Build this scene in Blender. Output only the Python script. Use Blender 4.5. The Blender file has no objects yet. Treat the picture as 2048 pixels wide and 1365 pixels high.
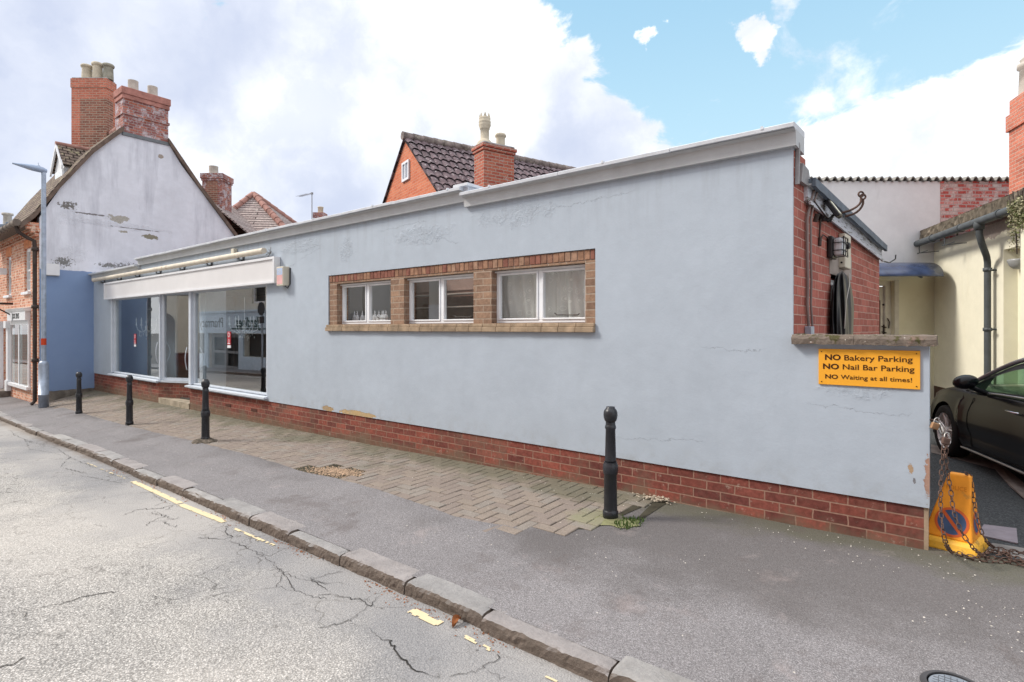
import bpy, bmesh, math, random
from mathutils import Vector, Matrix, noise as mnoise
random.seed(7)
R=math.radians; PI=math.pi
D=bpy.data
scn=bpy.context.scene
C=scn.collection
# axes: X runs along the long blue wall (to the right), Y points into the buildings, camera stands at the origin 1.5 m above the road
F=1100.; SN=.6208; CS=.7840
def ray(px,py):
    a=px-1024.; return (CS*a-SN*F, SN*a+CS*F, 657.-py)
def onY(px,py,Y=4.6):
    d=ray(px,py); t=Y/d[1]; return (d[0]*t,Y,d[2]*t)
def onX(px,py,X):
    d=ray(px,py); t=X/d[0]; return (X,d[1]*t,d[2]*t)
def cw(cx,dep,z=0.):            # a frame turned 38 degrees (the yard buildings stand square to it)
    return Vector((CS*cx-SN*dep, SN*cx+CS*dep, z))
CAMROT=math.atan2(SN,CS)
# ------------------------------------------------------------------ ground heights
def lerp(a,b,t): return a+(b-a)*t
def pw(tab,x):
    if x>=tab[0][0]: return tab[0][1]
    for (x0,z0),(x1,z1) in zip(tab,tab[1:]):
        if x>=x1:
            t=(x-x0)/(x1-x0); return lerp(z0,z1,t)
    return tab[-1][1]
TW=[(0,-1.485),(-3,-1.525),(-6,-1.575),(-10,-1.615),(-14,-1.64),(-18,-1.67),(-22,-1.8),(-35,-2.2),(-80,-3.0)]
TM=[(0,-1.50),(-2,-1.53),(-5,-1.57),(-8.3,-1.625),(-11.4,-1.73),(-14.2,-1.81),(-18,-1.93),(-22,-1.98),(-35,-2.25),(-80,-3.1)]
TK=[(0,-1.54),(-3,-1.56),(-6,-1.60),(-8,-1.66),(-9.5,-1.70),(-12,-1.79),(-14.5,-1.87),(-17.3,-1.95),(-22,-2.06),(-35,-2.32),(-80,-3.2)]
KY=[(0,2.37),(-3,2.385),(-6,2.41),(-8,2.45),(-9.5,2.49),(-12,2.53),(-14.5,2.58),(-17.3,2.65),(-22,2.62),(-35,2.3),(-80,0)]
def kerbY(x): return pw(KY,x)
def G(x,y):
    zw,zm,zk=pw(TW,x),pw(TM,x),pw(TK,x); ky=kerbY(x)
    if x>-.75 and y>4.75:
        return max(-1.69,-1.49-.07*(y-4.75)) 
    if y>=3.45: return lerp(zm,zw,min(1,(y-3.45)/1.15))
    if y>=ky: return lerp(zk,zm,(y-ky)/(3.45-ky))
    return zk
def GR(x,y):                     # road surface
    ky=kerbY(x); d=ky-y
    return pw(TK,x)-.085+min(d,2.6)*.012-max(0,d-2.9)*.012
def hitG(px,py,f=G):
    d=ray(px,py); lo,hi=.5/1100,60/1100
    for _ in range(60):
        m=(lo+hi)/2
        if d[2]*m>f(d[0]*m,d[1]*m): lo=m
        else: hi=m
    return Vector((d[0]*lo,d[1]*lo,f(d[0]*lo,d[1]*lo)))
# ------------------------------------------------------------------ mesh builder
class MB:
    def __init__(s): s.v=[]; s.f=[]; s.m=[]; s.sm=[]
    def add(s,vs,fs,m=0,smooth=False):
        o=len(s.v); s.v+= [Vector(v) for v in vs]
        for f in fs: s.f.append([i+o for i in f]); s.m.append(m); s.sm.append(smooth)
    def box(s,x0,x1,y0,y1,z0,z1,m=0,bev=0.):
        if bev<=0:
            vs=[(x,y,z) for z in (z0,z1) for y in (y0,y1) for x in (x0,x1)]
            s.add(vs,[(0,2,3,1),(4,5,7,6),(0,1,5,4),(2,6,7,3),(0,4,6,2),(1,3,7,5)],m)
        else:
            bm=bmesh.new(); bmesh.ops.create_cube(bm,size=1)
            for v in bm.verts: v.co=Vector(((x0+x1)/2+v.co.x*(x1-x0),(y0+y1)/2+v.co.y*(y1-y0),(z0+z1)/2+v.co.z*(z1-z0)))
            bmesh.ops.bevel(bm,geom=bm.edges[:],offset=bev,segments=2,affect='EDGES',profile=.5)
            bm.verts.index_update(); s.add([v.co.copy() for v in bm.verts],[[v.index for v in f.verts] for f in bm.faces],m); bm.free()
    def xf(s,fn,start=0):
        for i in range(start,len(s.v)): s.v[i]=Vector(fn(s.v[i]))
    def quad(s,a,b,c,d,m=0): s.add([a,b,c,d],[(0,1,2,3)],m)
    def prism(s,poly,fn,d0,d1,m=0):   # poly 2D (a,b) ; fn(a,b,d)->xyz
        n=len(poly); vs=[fn(a,b,d0) for a,b in poly]+[fn(a,b,d1) for a,b in poly]
        fs=[list(range(n))[::-1],list(range(n,2*n))]+[(i,(i+1)%n,n+(i+1)%n,n+i) for i in range(n)]
        s.add(vs,fs,m)
    def tube(s,path,r,seg=8,m=0,closed=False,caps=True,smooth=True):
        path=[Vector(p) for p in path]; n=len(path); rings=[]
        rr=r if isinstance(r,(list,tuple)) else [r]*n
        up=None
        for i,p in enumerate(path):
            if closed: t=(path[(i+1)%n]-path[i-1])
            else: t=(path[min(i+1,n-1)]-path[max(i-1,0)])
            t=t.normalized() if t.length>1e-9 else Vector((0,0,1))
            if up is None: up=Vector((0,0,1)) if abs(t.z)<.9 else Vector((1,0,0))
            a=t.cross(up); 
            if a.length<1e-6: a=t.cross(Vector((0,1,0)))
            a.normalize(); b=a.cross(t).normalized(); up=b
            rings.append([p+a*math.cos(2*PI*k/seg)*rr[i]+b*math.sin(2*PI*k/seg)*rr[i] for k in range(seg)])
        vs=[v for r_ in rings for v in r_]; fs=[]
        for i in range(n if closed else n-1):
            for k in range(seg):
                fs.append((i*seg+k,((i+1)%n)*seg+k,((i+1)%n)*seg+(k+1)%seg,i*seg+(k+1)%seg))
        s.add(vs,fs,m,smooth)
        if caps and not closed:
            s.add(rings[0],[list(range(seg))],m); s.add(rings[-1],[list(range(seg))[::-1]],m)
    def lathe(s,prof,seg=24,c=(0,0,0),m=0,smooth=True):
        vs=[];fs=[];n=len(prof)
        for r,z in prof:
            for k in range(seg): vs.append((c[0]+r*math.cos(2*PI*k/seg),c[1]+r*math.sin(2*PI*k/seg),c[2]+z))
        for i in range(n-1):
            for k in range(seg): fs.append((i*seg+k,i*seg+(k+1)%seg,(i+1)*seg+(k+1)%seg,(i+1)*seg+k))
        s.add(vs,fs,m,smooth)
        if prof[0][0]>1e-4: s.add(vs[:seg],[list(range(seg))[::-1]],m)
        if prof[-1][0]>1e-4: s.add(vs[-seg:],[list(range(seg))],m)
    def grid(s,fn,nu,nv,m=0,smooth=True,flip=False):
        vs=[fn(i/nu,j/nv) for i in range(nu+1) for j in range(nv+1)]; fs=[]
        for i in range(nu):
            for j in range(nv):
                a=i*(nv+1)+j; q=(a,a+nv+1,a+nv+2,a+1); fs.append(q[::-1] if flip else q)
        s.add(vs,fs,m,smooth)
    def wall(s,u0,u1,z0,z1,holes,fn,t,m=0,top=True):
        """wall panel with rectangular holes; fn(u,d,z)->xyz with d the depth 0..t"""
        us=sorted({u0,u1}|{h[0] for h in holes}|{h[1] for h in holes}); zs=sorted({z0,z1}|{h[2] for h in holes}|{h[3] for h in holes})
        def solid(i,j):
            if i<0 or j<0 or i>=len(us)-1 or j>=len(zs)-1: return False
            a=(us[i]+us[i+1])/2; b=(zs[j]+zs[j+1])/2
            return not any(h[0]<a<h[1] and h[2]<b<h[3] for h in holes)
        for i in range(len(us)-1):
            for j in range(len(zs)-1):
                if not solid(i,j): continue
                a,b,c,d=us[i],us[i+1],zs[j],zs[j+1]
                s.quad(fn(a,0,c),fn(b,0,c),fn(b,0,d),fn(a,0,d),m); s.quad(fn(b,t,c),fn(a,t,c),fn(a,t,d),fn(b,t,d),m)
                if not solid(i-1,j): s.quad(fn(a,t,c),fn(a,0,c),fn(a,0,d),fn(a,t,d),m)
                if not solid(i+1,j): s.quad(fn(b,0,c),fn(b,t,c),fn(b,t,d),fn(b,0,d),m)
                if not solid(i,j-1): s.quad(fn(a,t,c),fn(b,t,c),fn(b,0,c),fn(a,0,c),m)
                if not solid(i,j+1): s.quad(fn(a,0,d),fn(b,0,d),fn(b,t,d),fn(a,t,d),m)
    def build(s,name,mats,parent=None,world=True,weld=False):
        if not isinstance(mats,(list,tuple)): mats=[mats]
        vs=s.v
        if parent is not None and world:
            M=wmat(parent).inverted(); vs=[M@v for v in vs]
        me=D.meshes.new(name); me.from_pydata([tuple(v) for v in vs],[],s.f)
        for mt in mats: me.materials.append(mt)
        me.polygons.foreach_set('material_index',s.m); me.polygons.foreach_set('use_smooth',s.sm)
        me.update()
        if weld:
            bm=bmesh.new(); bm.from_mesh(me); bmesh.ops.remove_doubles(bm,verts=bm.verts[:],dist=1e-5); bmesh.ops.recalc_face_normals(bm,faces=bm.faces[:]); bm.to_mesh(me); bm.free()
        o=D.objects.new(name,me); C.objects.link(o)
        if parent is not None: o.parent=parent
        return o
def wmat(o):
    m=Matrix.LocRotScale(o.location,o.rotation_euler,o.scale)
    return wmat(o.parent)@m if o.parent else m
def tag(o,label,cat,group=None,kind=None):
    if label: o['label']=label
    if cat: o['category']=cat
    if group: o['group']=group
    if kind: o['kind']=kind
    return o
def thing(name,label,cat,loc=(0,0,0),rz=0.,group=None):
    o=D.objects.new(name,None); C.objects.link(o); o.location=loc; o.rotation_euler=(0,0,rz); o.empty_display_size=.2
    return tag(o,label,cat,group)
def struct(o): o['kind']='structure'; return o
def copy_tree(o,parent=None):
    c=o.copy(); C.objects.link(c); c.parent=parent
    for ch in [k for k in D.objects if k.parent==o]: copy_tree(ch,c)
    return c
def text_mb(txt,size,fn,depth=.002,bold=0.,align='CENTER',sx=1.,shear=0.):
    cu=D.curves.new('lettering','FONT'); cu.body=txt; cu.size=size; cu.align_x=align; cu.extrude=depth/2; cu.offset=bold; cu.resolution_u=3; cu.shear=shear
    ob=D.objects.new('lettering_tmp',cu); C.objects.link(ob)
    dg=bpy.context.evaluated_depsgraph_get(); me=D.meshes.new_from_object(ob.evaluated_get(dg))
    mb=MB(); mb.add([fn(v.co.x*sx,v.co.y,v.co.z) for v in me.vertices],[list(p.vertices) for p in me.polygons])
    D.objects.remove(ob); D.meshes.remove(me); D.curves.remove(cu)
    return mb
# ------------------------------------------------------------------ materials
class NT:
    def __init__(s,name,rough=.8,spec=.3,metal=0.):
        s.mat=D.materials.new(name); s.mat.use_nodes=True; s.t=s.mat.node_tree; s.n=s.t.nodes; s.l=s.t.links
        s.b=s.n['Principled BSDF']; s.b.inputs['Roughness'].default_value=rough; s.b.inputs['Specular IOR Level'].default_value=spec; s.b.inputs['Metallic'].default_value=metal
        s.tc=s.n.new('ShaderNodeTexCoord')
    def set(s,sock,val):
        if hasattr(val,'is_linked') or isinstance(val,bpy.types.NodeSocket): s.l.new(val,sock)
        elif val is not None: sock.default_value=val
    def node(s,t,**k):
        n=s.n.new(t)
        for a,b in k.items(): setattr(n,a,b)
        return n
    def noise(s,vec,scale,detail=4,rough=.55,dist=0.,d='3D'):
        n=s.node('ShaderNodeTexNoise'); n.inputs['Scale'].default_value=scale; n.inputs['Detail'].default_value=detail; n.inputs['Roughness'].default_value=rough; n.inputs['Distortion'].default_value=dist
        s.l.new(vec,n.inputs['Vector']); return n.outputs['Fac']
    def voro(s,vec,scale,feat='F1',out='Distance',rnd=1.):
        n=s.node('ShaderNodeTexVoronoi',feature=feat); n.inputs['Scale'].default_value=scale; n.inputs['Randomness'].default_value=rnd
        s.l.new(vec,n.inputs['Vector']); return n.outputs[out]
    def ramp(s,fac,stops,interp='LINEAR'):
        n=s.node('ShaderNodeValToRGB'); cr=n.color_ramp; cr.interpolation=interp
        while len(cr.elements)<len(stops): cr.elements.new(.5)
        for e,(p,c) in zip(cr.elements,stops):
            e.position=p; e.color=(c if isinstance(c,(tuple,list)) else (c,c,c))[:3]+(1,) if not isinstance(c,(int,float)) else (c,c,c,1)
        s.set(n.inputs['Fac'],fac); return n.outputs['Color']
    def mix(s,fac,a,b,mode='MIX'):
        n=s.node('ShaderNodeMix',data_type='RGBA',blend_type=mode); n.inputs[0].default_value=1.
        s.set(n.inputs[0],fac)
        for sk,v in ((n.inputs[6],a),(n.inputs[7],b)):
            if isinstance(v,tuple) and len(v)==3: v=v+(1.,)
            s.set(sk,v)
        return n.outputs[2]
    def math(s,op,a,b=None,clamp=False):
        n=s.node('ShaderNodeMath',operation=op,use_clamp=clamp); s.set(n.inputs[0],a)
        if b is not None: s.set(n.inputs[1],b)
        return n.outputs[0]
    def mr(s,v,a,b,c=0.,d=1.,smooth=False):
        n=s.node('ShaderNodeMapRange',interpolation_type='SMOOTHSTEP' if smooth else 'LINEAR')
        s.set(n.inputs['Value'],v)
        for k,x in zip(('From Min','From Max','To Min','To Max'),(a,b,c,d)): n.inputs[k].default_value=x
        return n.outputs['Result']
    def sep(s,vec):
        n=s.node('ShaderNodeSeparateXYZ'); s.l.new(vec,n.inputs[0]); return n.outputs
    def comb(s,x,y,z=0.):
        n=s.node('ShaderNodeCombineXYZ'); s.set(n.inputs[0],x); s.set(n.inputs[1],y); s.set(n.inputs[2],z); return n.outputs[0]
    def bump(s,h,strength=.3,dist=.01,nrm=None):
        n=s.node('ShaderNodeBump'); n.inputs['Strength'].default_value=strength; n.inputs['Distance'].default_value=dist; s.l.new(h,n.inputs['Height'])
        if nrm is not None: s.l.new(nrm,n.inputs['Normal'])
        return n.outputs['Normal']
    def fin(s,col=None,rough=None,nrm=None):
        if col is not None: s.set(s.b.inputs['Base Color'],col if not (isinstance(col,tuple) and len(col)==3) else col+(1.,))
        if rough is not None: s.set(s.b.inputs['Roughness'],rough)
        if nrm is not None: s.l.new(nrm,s.b.inputs['Normal'])
        return s.mat
def simple(name,col,rough=.6,spec=.3,metal=0.,var=.12,scale=6.,bump=0.,bscale=60.,dirt=None):
    t=NT(name,rough,spec,metal); o=t.tc.outputs['Object']
    n=t.noise(o,scale,5); k=t.mr(n,.3,.7,1-var,1+var)
    c=t.mix(1.,tuple(col),k,'MULTIPLY')
    if dirt:
        d=t.mr(t.noise(o,dirt[1],6,.65),dirt[2],dirt[2]+.12); c=t.mix(d,c,tuple(dirt[0]))
    nr=t.bump(t.noise(o,bscale,4),bump,.005) if bump else None
    return t.fin(c,None,nr)
def brick(name,c1,c2,mortar,bw=.225,rh=.075,ms=.006,patch=None,tone=.25,rough=.9,bumpd=.006,darkpatch=None,seed=0.,hue3=None,stain=None,world=False):
    t=NT(name,rough,.15); o=wpos(t) if world else t.tc.outputs['Object']; x,y,z=t.sep(o)
    u=t.math('ADD',t.math('ADD',x,y),seed)
    # slight wobble so the courses are not ruled
    wz=t.math('ADD',z,t.mr(t.noise(o,3.,2),.2,.8,-.004,.004))
    wu=t.math('ADD',u,t.mr(t.noise(o,9.,2),.2,.8,-.006,.006))
    b=t.node('ShaderNodeTexBrick'); b.offset=.5; b.squash=1.; b.inputs['Scale'].default_value=1.; b.inputs['Mortar Size'].default_value=ms; b.inputs['Mortar Smooth'].default_value=.25
    b.inputs['Brick Width'].default_value=bw; b.inputs['Row Height'].default_value=rh; b.inputs['Bias'].default_value=0.
    b.inputs['Color1'].default_value=(0,0,0,1); b.inputs['Color2'].default_value=(1,1,1,1); b.inputs['Mortar'].default_value=(.5,.5,.5,1)
    t.l.new(t.comb(wu,wz),b.inputs['Vector'])
    bc=t.ramp(b.outputs['Color'],[(0.,c1),(.55,tuple((a+q)/2 for a,q in zip(c1,c2))),(1.,c2)] if hue3 is None else [(0.,c1),(.45,c2),(.8,hue3),(1.,c1)])
    n=t.noise(o,28.,6,.65); bc=t.mix(1.,bc,t.mr(n,.25,.75,1-tone,1+tone),'MULTIPLY')
    big=t.noise(o,1.3,3); bc=t.mix(1.,bc,t.mr(big,.3,.7,.85,1.12),'MULTIPLY')
    if patch: # limewash / lichen remains
        p=t.mr(t.noise(o,patch[1],6,.7),patch[2],patch[2]+.08); bc=t.mix(t.math('MULTIPLY',p,.85),bc,patch[0])
    mcol=t.mix(t.mr(t.noise(o,40.,4),.3,.7),tuple(m*.75 for m in mortar),tuple(mortar))
    col=t.mix(b.outputs['Fac'],bc,mcol)
    if stain:
        sx=t.mr(t.noise(o,2.2,6,.7),stain[1],stain[1]+.2); col=t.mix(t.math('MULTIPLY',sx,stain[2]),col,stain[0])
    if world: # damp, mossy and salty lowest courses with a ragged upper edge
        lo_=t.mr(t.math('ADD',z,t.mr(t.noise(o,3.5,6,.7),.3,.7,-.11,.11)),-1.56,-1.40,1.,0.,True); col=t.mix(t.math('MULTIPLY',lo_,.62),col,t.mix(t.noise(o,9.,4),(.10,.085,.05),(.24,.19,.14)))
        sa=t.mr(t.noise(o,16.,6,.75),.60,.68,0.,.55); col=t.mix(sa,col,(.40,.33,.27))
    h=t.math('ADD',t.math('MULTIPLY',t.math('SUBTRACT',1.,b.outputs['Fac']),1.),t.math('MULTIPLY',n,.5))
    return t.fin(col,None,t.bump(h,.6,bumpd))
def wpos(t): return t.node('ShaderNodeNewGeometry').outputs['Position']
def ell(t,p,c,r,wob=.35,ws=14.):
    """1 inside a ragged ellipsoid patch centred on world point c"""
    s=t.node('ShaderNodeVectorMath',operation='SUBTRACT'); t.l.new(p,s.inputs[0]); s.inputs[1].default_value=c
    d=t.node('ShaderNodeVectorMath',operation='DIVIDE'); t.l.new(s.outputs[0],d.inputs[0]); d.inputs[1].default_value=r
    l=t.node('ShaderNodeVectorMath',operation='LENGTH'); t.l.new(d.outputs[0],l.inputs[0])
    v=t.math('ADD',l.outputs['Value'],t.mr(t.noise(p,ws,6,.7),.3,.7,-wob,wob))
    return v
def plaster(name,col,fine=.25,defects=(),chips=(),grime=None,var=.035,stains=None,extra=None):
    t=NT(name,.75,.25); p=wpos(t)
    c=t.mix(1.,tuple(col),t.mr(t.noise(p,1.1,4),.3,.7,1-var,1+var),'MULTIPLY')
    c=t.mix(1.,c,t.mr(t.noise(p,7.,5),.3,.7,1-var*.6,1+var*.6),'MULTIPLY')
    if stains: # rain streaks: noise stretched downwards
        m=t.node('ShaderNodeMapping'); m.inputs['Scale'].default_value=(2.2,2.2,.35); t.l.new(p,m.inputs[0])
        st=t.mr(t.noise(m.outputs[0],stains[1],6,.62),stains[2],stains[2]+.22); c=t.mix(t.math('MULTIPLY',st,stains[3]),c,tuple(stains[0]))
    h=t.math('MULTIPLY',t.noise(p,45.,4,.6),fine)
    h=t.math('ADD',h,t.math('MULTIPLY',t.noise(p,2.4,3),1.6))
    for (cc,rr,amt) in defects:
        e=t.mr(ell(t,p,cc,rr,.5,5.),.6,1.,1.,0.)
        fl=t.math('MULTIPLY',t.mr(t.noise(p,15.,6,.72,1.),.42,.6),amt); h=t.math('ADD',h,t.math('MULTIPLY',e,fl))
        sp=t.math('MULTIPLY',e,t.mr(t.noise(p,38.,5,.7),.62,.68,0,.6)); c=t.mix(sp,c,(.2,.22,.26))
    for (cc,rr,ccol,wob,ws) in chips:
        e=t.mr(ell(t,p,cc,rr,wob,ws),.95,1.,1.,0.); 
        cv=t.mix(t.noise(p,30.,4),tuple(q*.6 for q in ccol),tuple(q*1.3 for q in ccol)); c=t.mix(e,c,cv); h=t.math('SUBTRACT',h,t.math('MULTIPLY',e,2.5))
    if extra: c,h=extra(t,p,c,h)
    return t.fin(c,None,t.bump(h,.45,.012))
def specks(t,p,scale,lo,hi,col,c,dens=.5,dscale=6.):
    v=t.voro(p,scale); d=t.mr(t.noise(p,dscale,3),dens,dens+.1)
    return t.mix(t.math('MULTIPLY',t.mr(v,lo,hi,1.,0.),d),c,col)
BLUEW=(.415,.475,.55)
def chipsz(x0,x1,z,col): return ((x0+x1)/2,4.6,z),((x1-x0)/2,.3,.035),col,.5,9.
def hair(t,p,x0,x1,z0,sl,w=.0022,k=8.):
    x,y,z=t.sep(p); c=t.math('ADD',t.math('MULTIPLY',t.math('SUBTRACT',x,x0),sl),z0); c=t.math('ADD',c,t.mr(t.noise(p,k,5,.7),.2,.8,-.05,.05))
    d=t.math('ABSOLUTE',t.math('SUBTRACT',z,c)); a=t.math('MULTIPLY',t.mr(x,x0,x0+.08,0.,1.),t.mr(x,x1-.08,x1,1.,0.)); return t.math('MULTIPLY',t.mr(d,w*.4,w,1.,0.),a)
def wall_extra(t,p,c,h):
    ms=None
    for a in ((-.85,-.18,-.56,-.06),(-1.62,-1.1,-.17,.0),(-5.9,-4.95,1.28,.03),(-7.9,-7.2,1.02,.25),(-4.9,-4.4,1.12,-.3),(-3.3,-2.2,1.20,.04),(-8.3,-7.9,.98,.02),(-2.4,-1.6,-1.02,.10)):
        v=hair(t,p,*a); ms=v if ms is None else t.math('MAXIMUM',ms,v)
    c=t.mix(t.math('MULTIPLY',ms,.55),c,(.20,.22,.25)); h=t.math('SUBTRACT',h,t.math('MULTIPLY',ms,1.2))
    x,y,z=t.sep(p); m=t.node('ShaderNodeMapping'); m.inputs['Scale'].default_value=(5.,5.,.5); t.l.new(p,m.inputs[0]); st=t.noise(m.outputs[0],1.6,6,.65)
    g=t.math('MULTIPLY',t.mr(st,.50,.68),t.mr(z,.75,1.5,0.,.38)); c=t.mix(g,c,(.27,.29,.32))
    g2=t.math('MULTIPLY',t.mr(t.noise(p,5.,6,.7),.48,.66),t.mr(z,-1.2,-.98,.40,0.)); c=t.mix(g2,c,(.30,.31,.31)); return c,h
M={}
M['plaster']=plaster('pale_blue_render',BLUEW,var=.045,fine=.2,extra=wall_extra,defects=[((-6.6,4.6,1.12),(.18,.4,.18),1.3),((-5.1,4.6,1.15),(.6,.4,.13),1.1),((-.45,4.6,-.42),(.28,.4,.08),.7),((-7.8,4.6,1.25),(.6,.4,.12),1.3),((-3.6,4.6,1.2),(.6,.4,.12),.8),((-12.5,4.6,1.28),(3.,.4,.05),2.)],
   chips=[((-.098,4.6,-.99),(.020,.3,.13),(.42,.26,.2),.7,30.),((-.195,4.6,-.95),(.016,.3,.034),(.42,.30,.2),.6,45.),((-.175,4.6,-1.03),(.008,.3,.02),(.2,.2,.22),.5,45.),chipsz(-7.2,-6.9,-1.165,(.4,.28,.15)),chipsz(-6.75,-5.95,-1.17,(.50,.36,.19))],
   stains=((.33,.38,.44),1.1,.56,.30))
def gable_extra(t,p,c,h):
    x,y,z=t.sep(p)
    line=t.math('ADD',z,t.mr(t.noise(p,6.,2),.3,.7,-.012,.012))
    blue=t.mr(line,1.505,1.515,1.,0.)
    c=t.mix(blue,c,t.mix(t.noise(p,3.,4),(.20,.285,.47),(.235,.325,.51)))
    return c,h
cr=(.27,.25,.19)
M['gable']=plaster('weathered_white_render',(.70,.72,.79),var=.07,defects=[((-17.95,5.2,2.85),(.3,1.2,.1),2.5),((-17.95,4.2,1.95),(.3,.35,.25),1.5),((-17.95,5.1,1.62),(.3,.5,.1),1.5),((-17.95,4.1,2.9),(.3,.3,.3),1.5)],
   chips=[((-17.95,5.15,3.02),(.3,.22,.09),(.42,.4,.36),.9,8.),((-17.95,5.95,2.62),(.3,.2,.07),cr,.55,7.),((-17.95,5.3,2.68),(.3,.1,.03),(.4,.38,.33),.8,12.),((-17.95,6.2,5.0),(.3,.07,.06),(.35,.3,.26),.5,9.),((-17.95,4.5,3.05),(.3,.30,.022),(.22,.21,.22),.85,9.),((-17.95,5.6,2.80),(.3,.5,.012),(.26,.25,.26),.8,7.),((-17.95,4.05,3.2),(.3,.14,.08),(.2,.19,.18),1.3,16.),((-17.95,4.9,1.72),(.3,.2,.05),(.25,.25,.25),1.3,16.),((-17.95,3.95,1.72),(.3,.15,.10),(.22,.22,.22),1.35,18.),((-17.95,5.35,1.70),(.3,.25,.10),(.30,.30,.32),1.3,18.)],
   stains=((.40,.41,.47),1.0,.50,.75),extra=gable_extra)
M['coping']=plaster('painted_coping',(.50,.52,.54),var=.08,stains=((.30,.28,.27),2.,.57,.45))
M['coping_top']=simple('coping_edge',(.60,.63,.68),.6,var=.12,bump=.2)
M['brick']=brick('red_plinth_brick',(.14,.047,.040),(.275,.085,.062),(.34,.205,.155),ms=.0055,tone=.4,stain=((.15,.12,.09),.50,.6),patch=((.36,.25,.20),4.,.66),world=True)
M['brick_side']=brick('side_wall_brick',(.31,.10,.08),(.46,.16,.125),(.56,.37,.31),ms=.005,tone=.2,seed=.11,bumpd=.01)
M['brick_surround']=brick('brown_surround_brick',(.225,.145,.105),(.345,.225,.155),(.42,.33,.26),ms=.007,tone=.3,bw=.22,rh=.075,bumpd=.012)
M['brick_orange']=brick('orange_facade_brick',(.55,.19,.11),(.74,.36,.24),(.78,.62,.50),bw=.17,ms=.010,tone=.35,hue3=(.42,.12,.07),bumpd=.012,patch=((.78,.62,.5),9.,.53))
M['brick_gable']=brick('orange_gable_brick',(.52,.15,.08),(.62,.22,.12),(.62,.36,.27),ms=.006,tone=.2,bumpd=.01)
M['brick_ch']=brick('old_chimney_brick',(.34,.085,.06),(.50,.17,.11),(.50,.40,.33),ms=.008,tone=.4,bumpd=.02,patch=((.48,.44,.46),7.,.6))
M['brick_ch_dark']=brick('sooty_chimney_brick',(.22,.085,.08),(.36,.155,.135),(.42,.36,.35),ms=.008,tone=.45,bumpd=.02,patch=((.56,.52,.56),6.,.51),hue3=(.42,.15,.10))
M['brick_ch_orange']=brick('bright_chimney_brick',(.60,.21,.14),(.46,.15,.10),(.58,.42,.34),ms=.008,tone=.4,bumpd=.02,patch=((.66,.42,.34),5.,.62))
M['brick_ch_brown']=brick('brown_chimney_brick',(.22,.10,.075),(.38,.17,.12),(.46,.37,.30),ms=.010,tone=.4,bumpd=.02)
M['brick_patchy']=brick('whitewashed_brick',(.42,.08,.07),(.60,.14,.12),(.56,.44,.42),bw=.19,ms=.010,tone=.3,patch=((.66,.58,.56),5.5,.50),hue3=(.62,.5,.48),bumpd=.015)
M['lintel']=simple('concrete_lintel',(.36,.31,.28),.9,.1,var=.15,scale=5,bump=.4)
M['stone']=simple('sill_stone',(.33,.25,.175),.85,.2,var=.35,scale=9,bump=.5,bscale=40)
M['stonebase']=simple('dark_rubble_stone',(.17,.15,.13),.9,.1,var=.5,scale=5,bump=.8,bscale=9)
def coping_stone():
    t=NT('lichened_coping_stone',.95,.1); p=wpos(t)
    c=t.mix(t.noise(p,9.,6,.7),(.085,.07,.06),(.30,.25,.21)); c=t.mix(t.mr(t.noise(p,14.,5,.7),.54,.62),c,(.09,.085,.04)); c=t.mix(t.mr(t.noise(p,6.,5,.65),.56,.64),c,(.28,.19,.16)); c=specks(t,p,30.,.12,.16,(.7,.68,.62,1),c,.45,5.)
    return t.fin(c,None,t.bump(t.noise(p,22.,6,.7),.8,.02))
M['cstone']=coping_stone()
M['white']=simple('white_gloss_paint',(.74,.75,.78),.4,.4,var=.05)
M['wframe']=simple('white_window_paint',(.80,.83,.87),.45,.35,var=.08,bump=.1)
M['greyframe']=simple('pale_grey_frame_paint',(.55,.60,.67),.5,.3,var=.06)
M['signwhite']=simple('blank_sign_panel',(.72,.71,.72),.35,.4,var=.04,scale=2.)
M['cream']=simple('cream_plastic',(.62,.58,.48),.5,.3,var=.08)
M['rustycream']=simple('rust_stained_cream',(.66,.60,.50),.5,.3,var=.12,dirt=((.36,.2,.08),9,.6))
M['black']=simple('black_bollard_paint',(.020,.022,.028),.38,.5,var=.3,scale=12,bump=.35,bscale=35)
M['blackplastic']=simple('black_plastic',(.02,.02,.023),.4,.4)
M['lead']=simple('lead_grey',(.16,.175,.19),.6,.3,var=.3,scale=5)
M['greyroof']=simple('felt_edge_blue_grey',(.13,.16,.20),.7,.3,var=.25,scale=7)
M['galv']=simple('galvanised_steel',(.36,.42,.52),.45,.5,.35,var=.2,scale=9)
M['brownpipe']=simple('brown_iron_pipe',(.055,.04,.035),.6,.3,var=.4,scale=5)
M['gutter']=simple('grey_gutter_plastic',(.075,.085,.09),.5,.3,var=.25,scale=5)
M['pot']=simple('buff_chimney_pot',(.54,.48,.38),.85,.1,var=.25,scale=4)
M['potgrey']=simple('grey_chimney_pot',(.50,.46,.41),.85,.1,var=.25,scale=4)
M['potdark']=simple('weathered_chimney_pot',(.30,.29,.24),.85,.1,var=.35,scale=5)
M['mortar']=simple('flaunching_mortar',(.33,.32,.32),.95,.1,var=.4,scale=8,bump=.6)
M['tileridge']=simple('ridge_tile',(.36,.20,.17),.85,.15,var=.35,scale=4,bump=.3,bscale=15)
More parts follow.
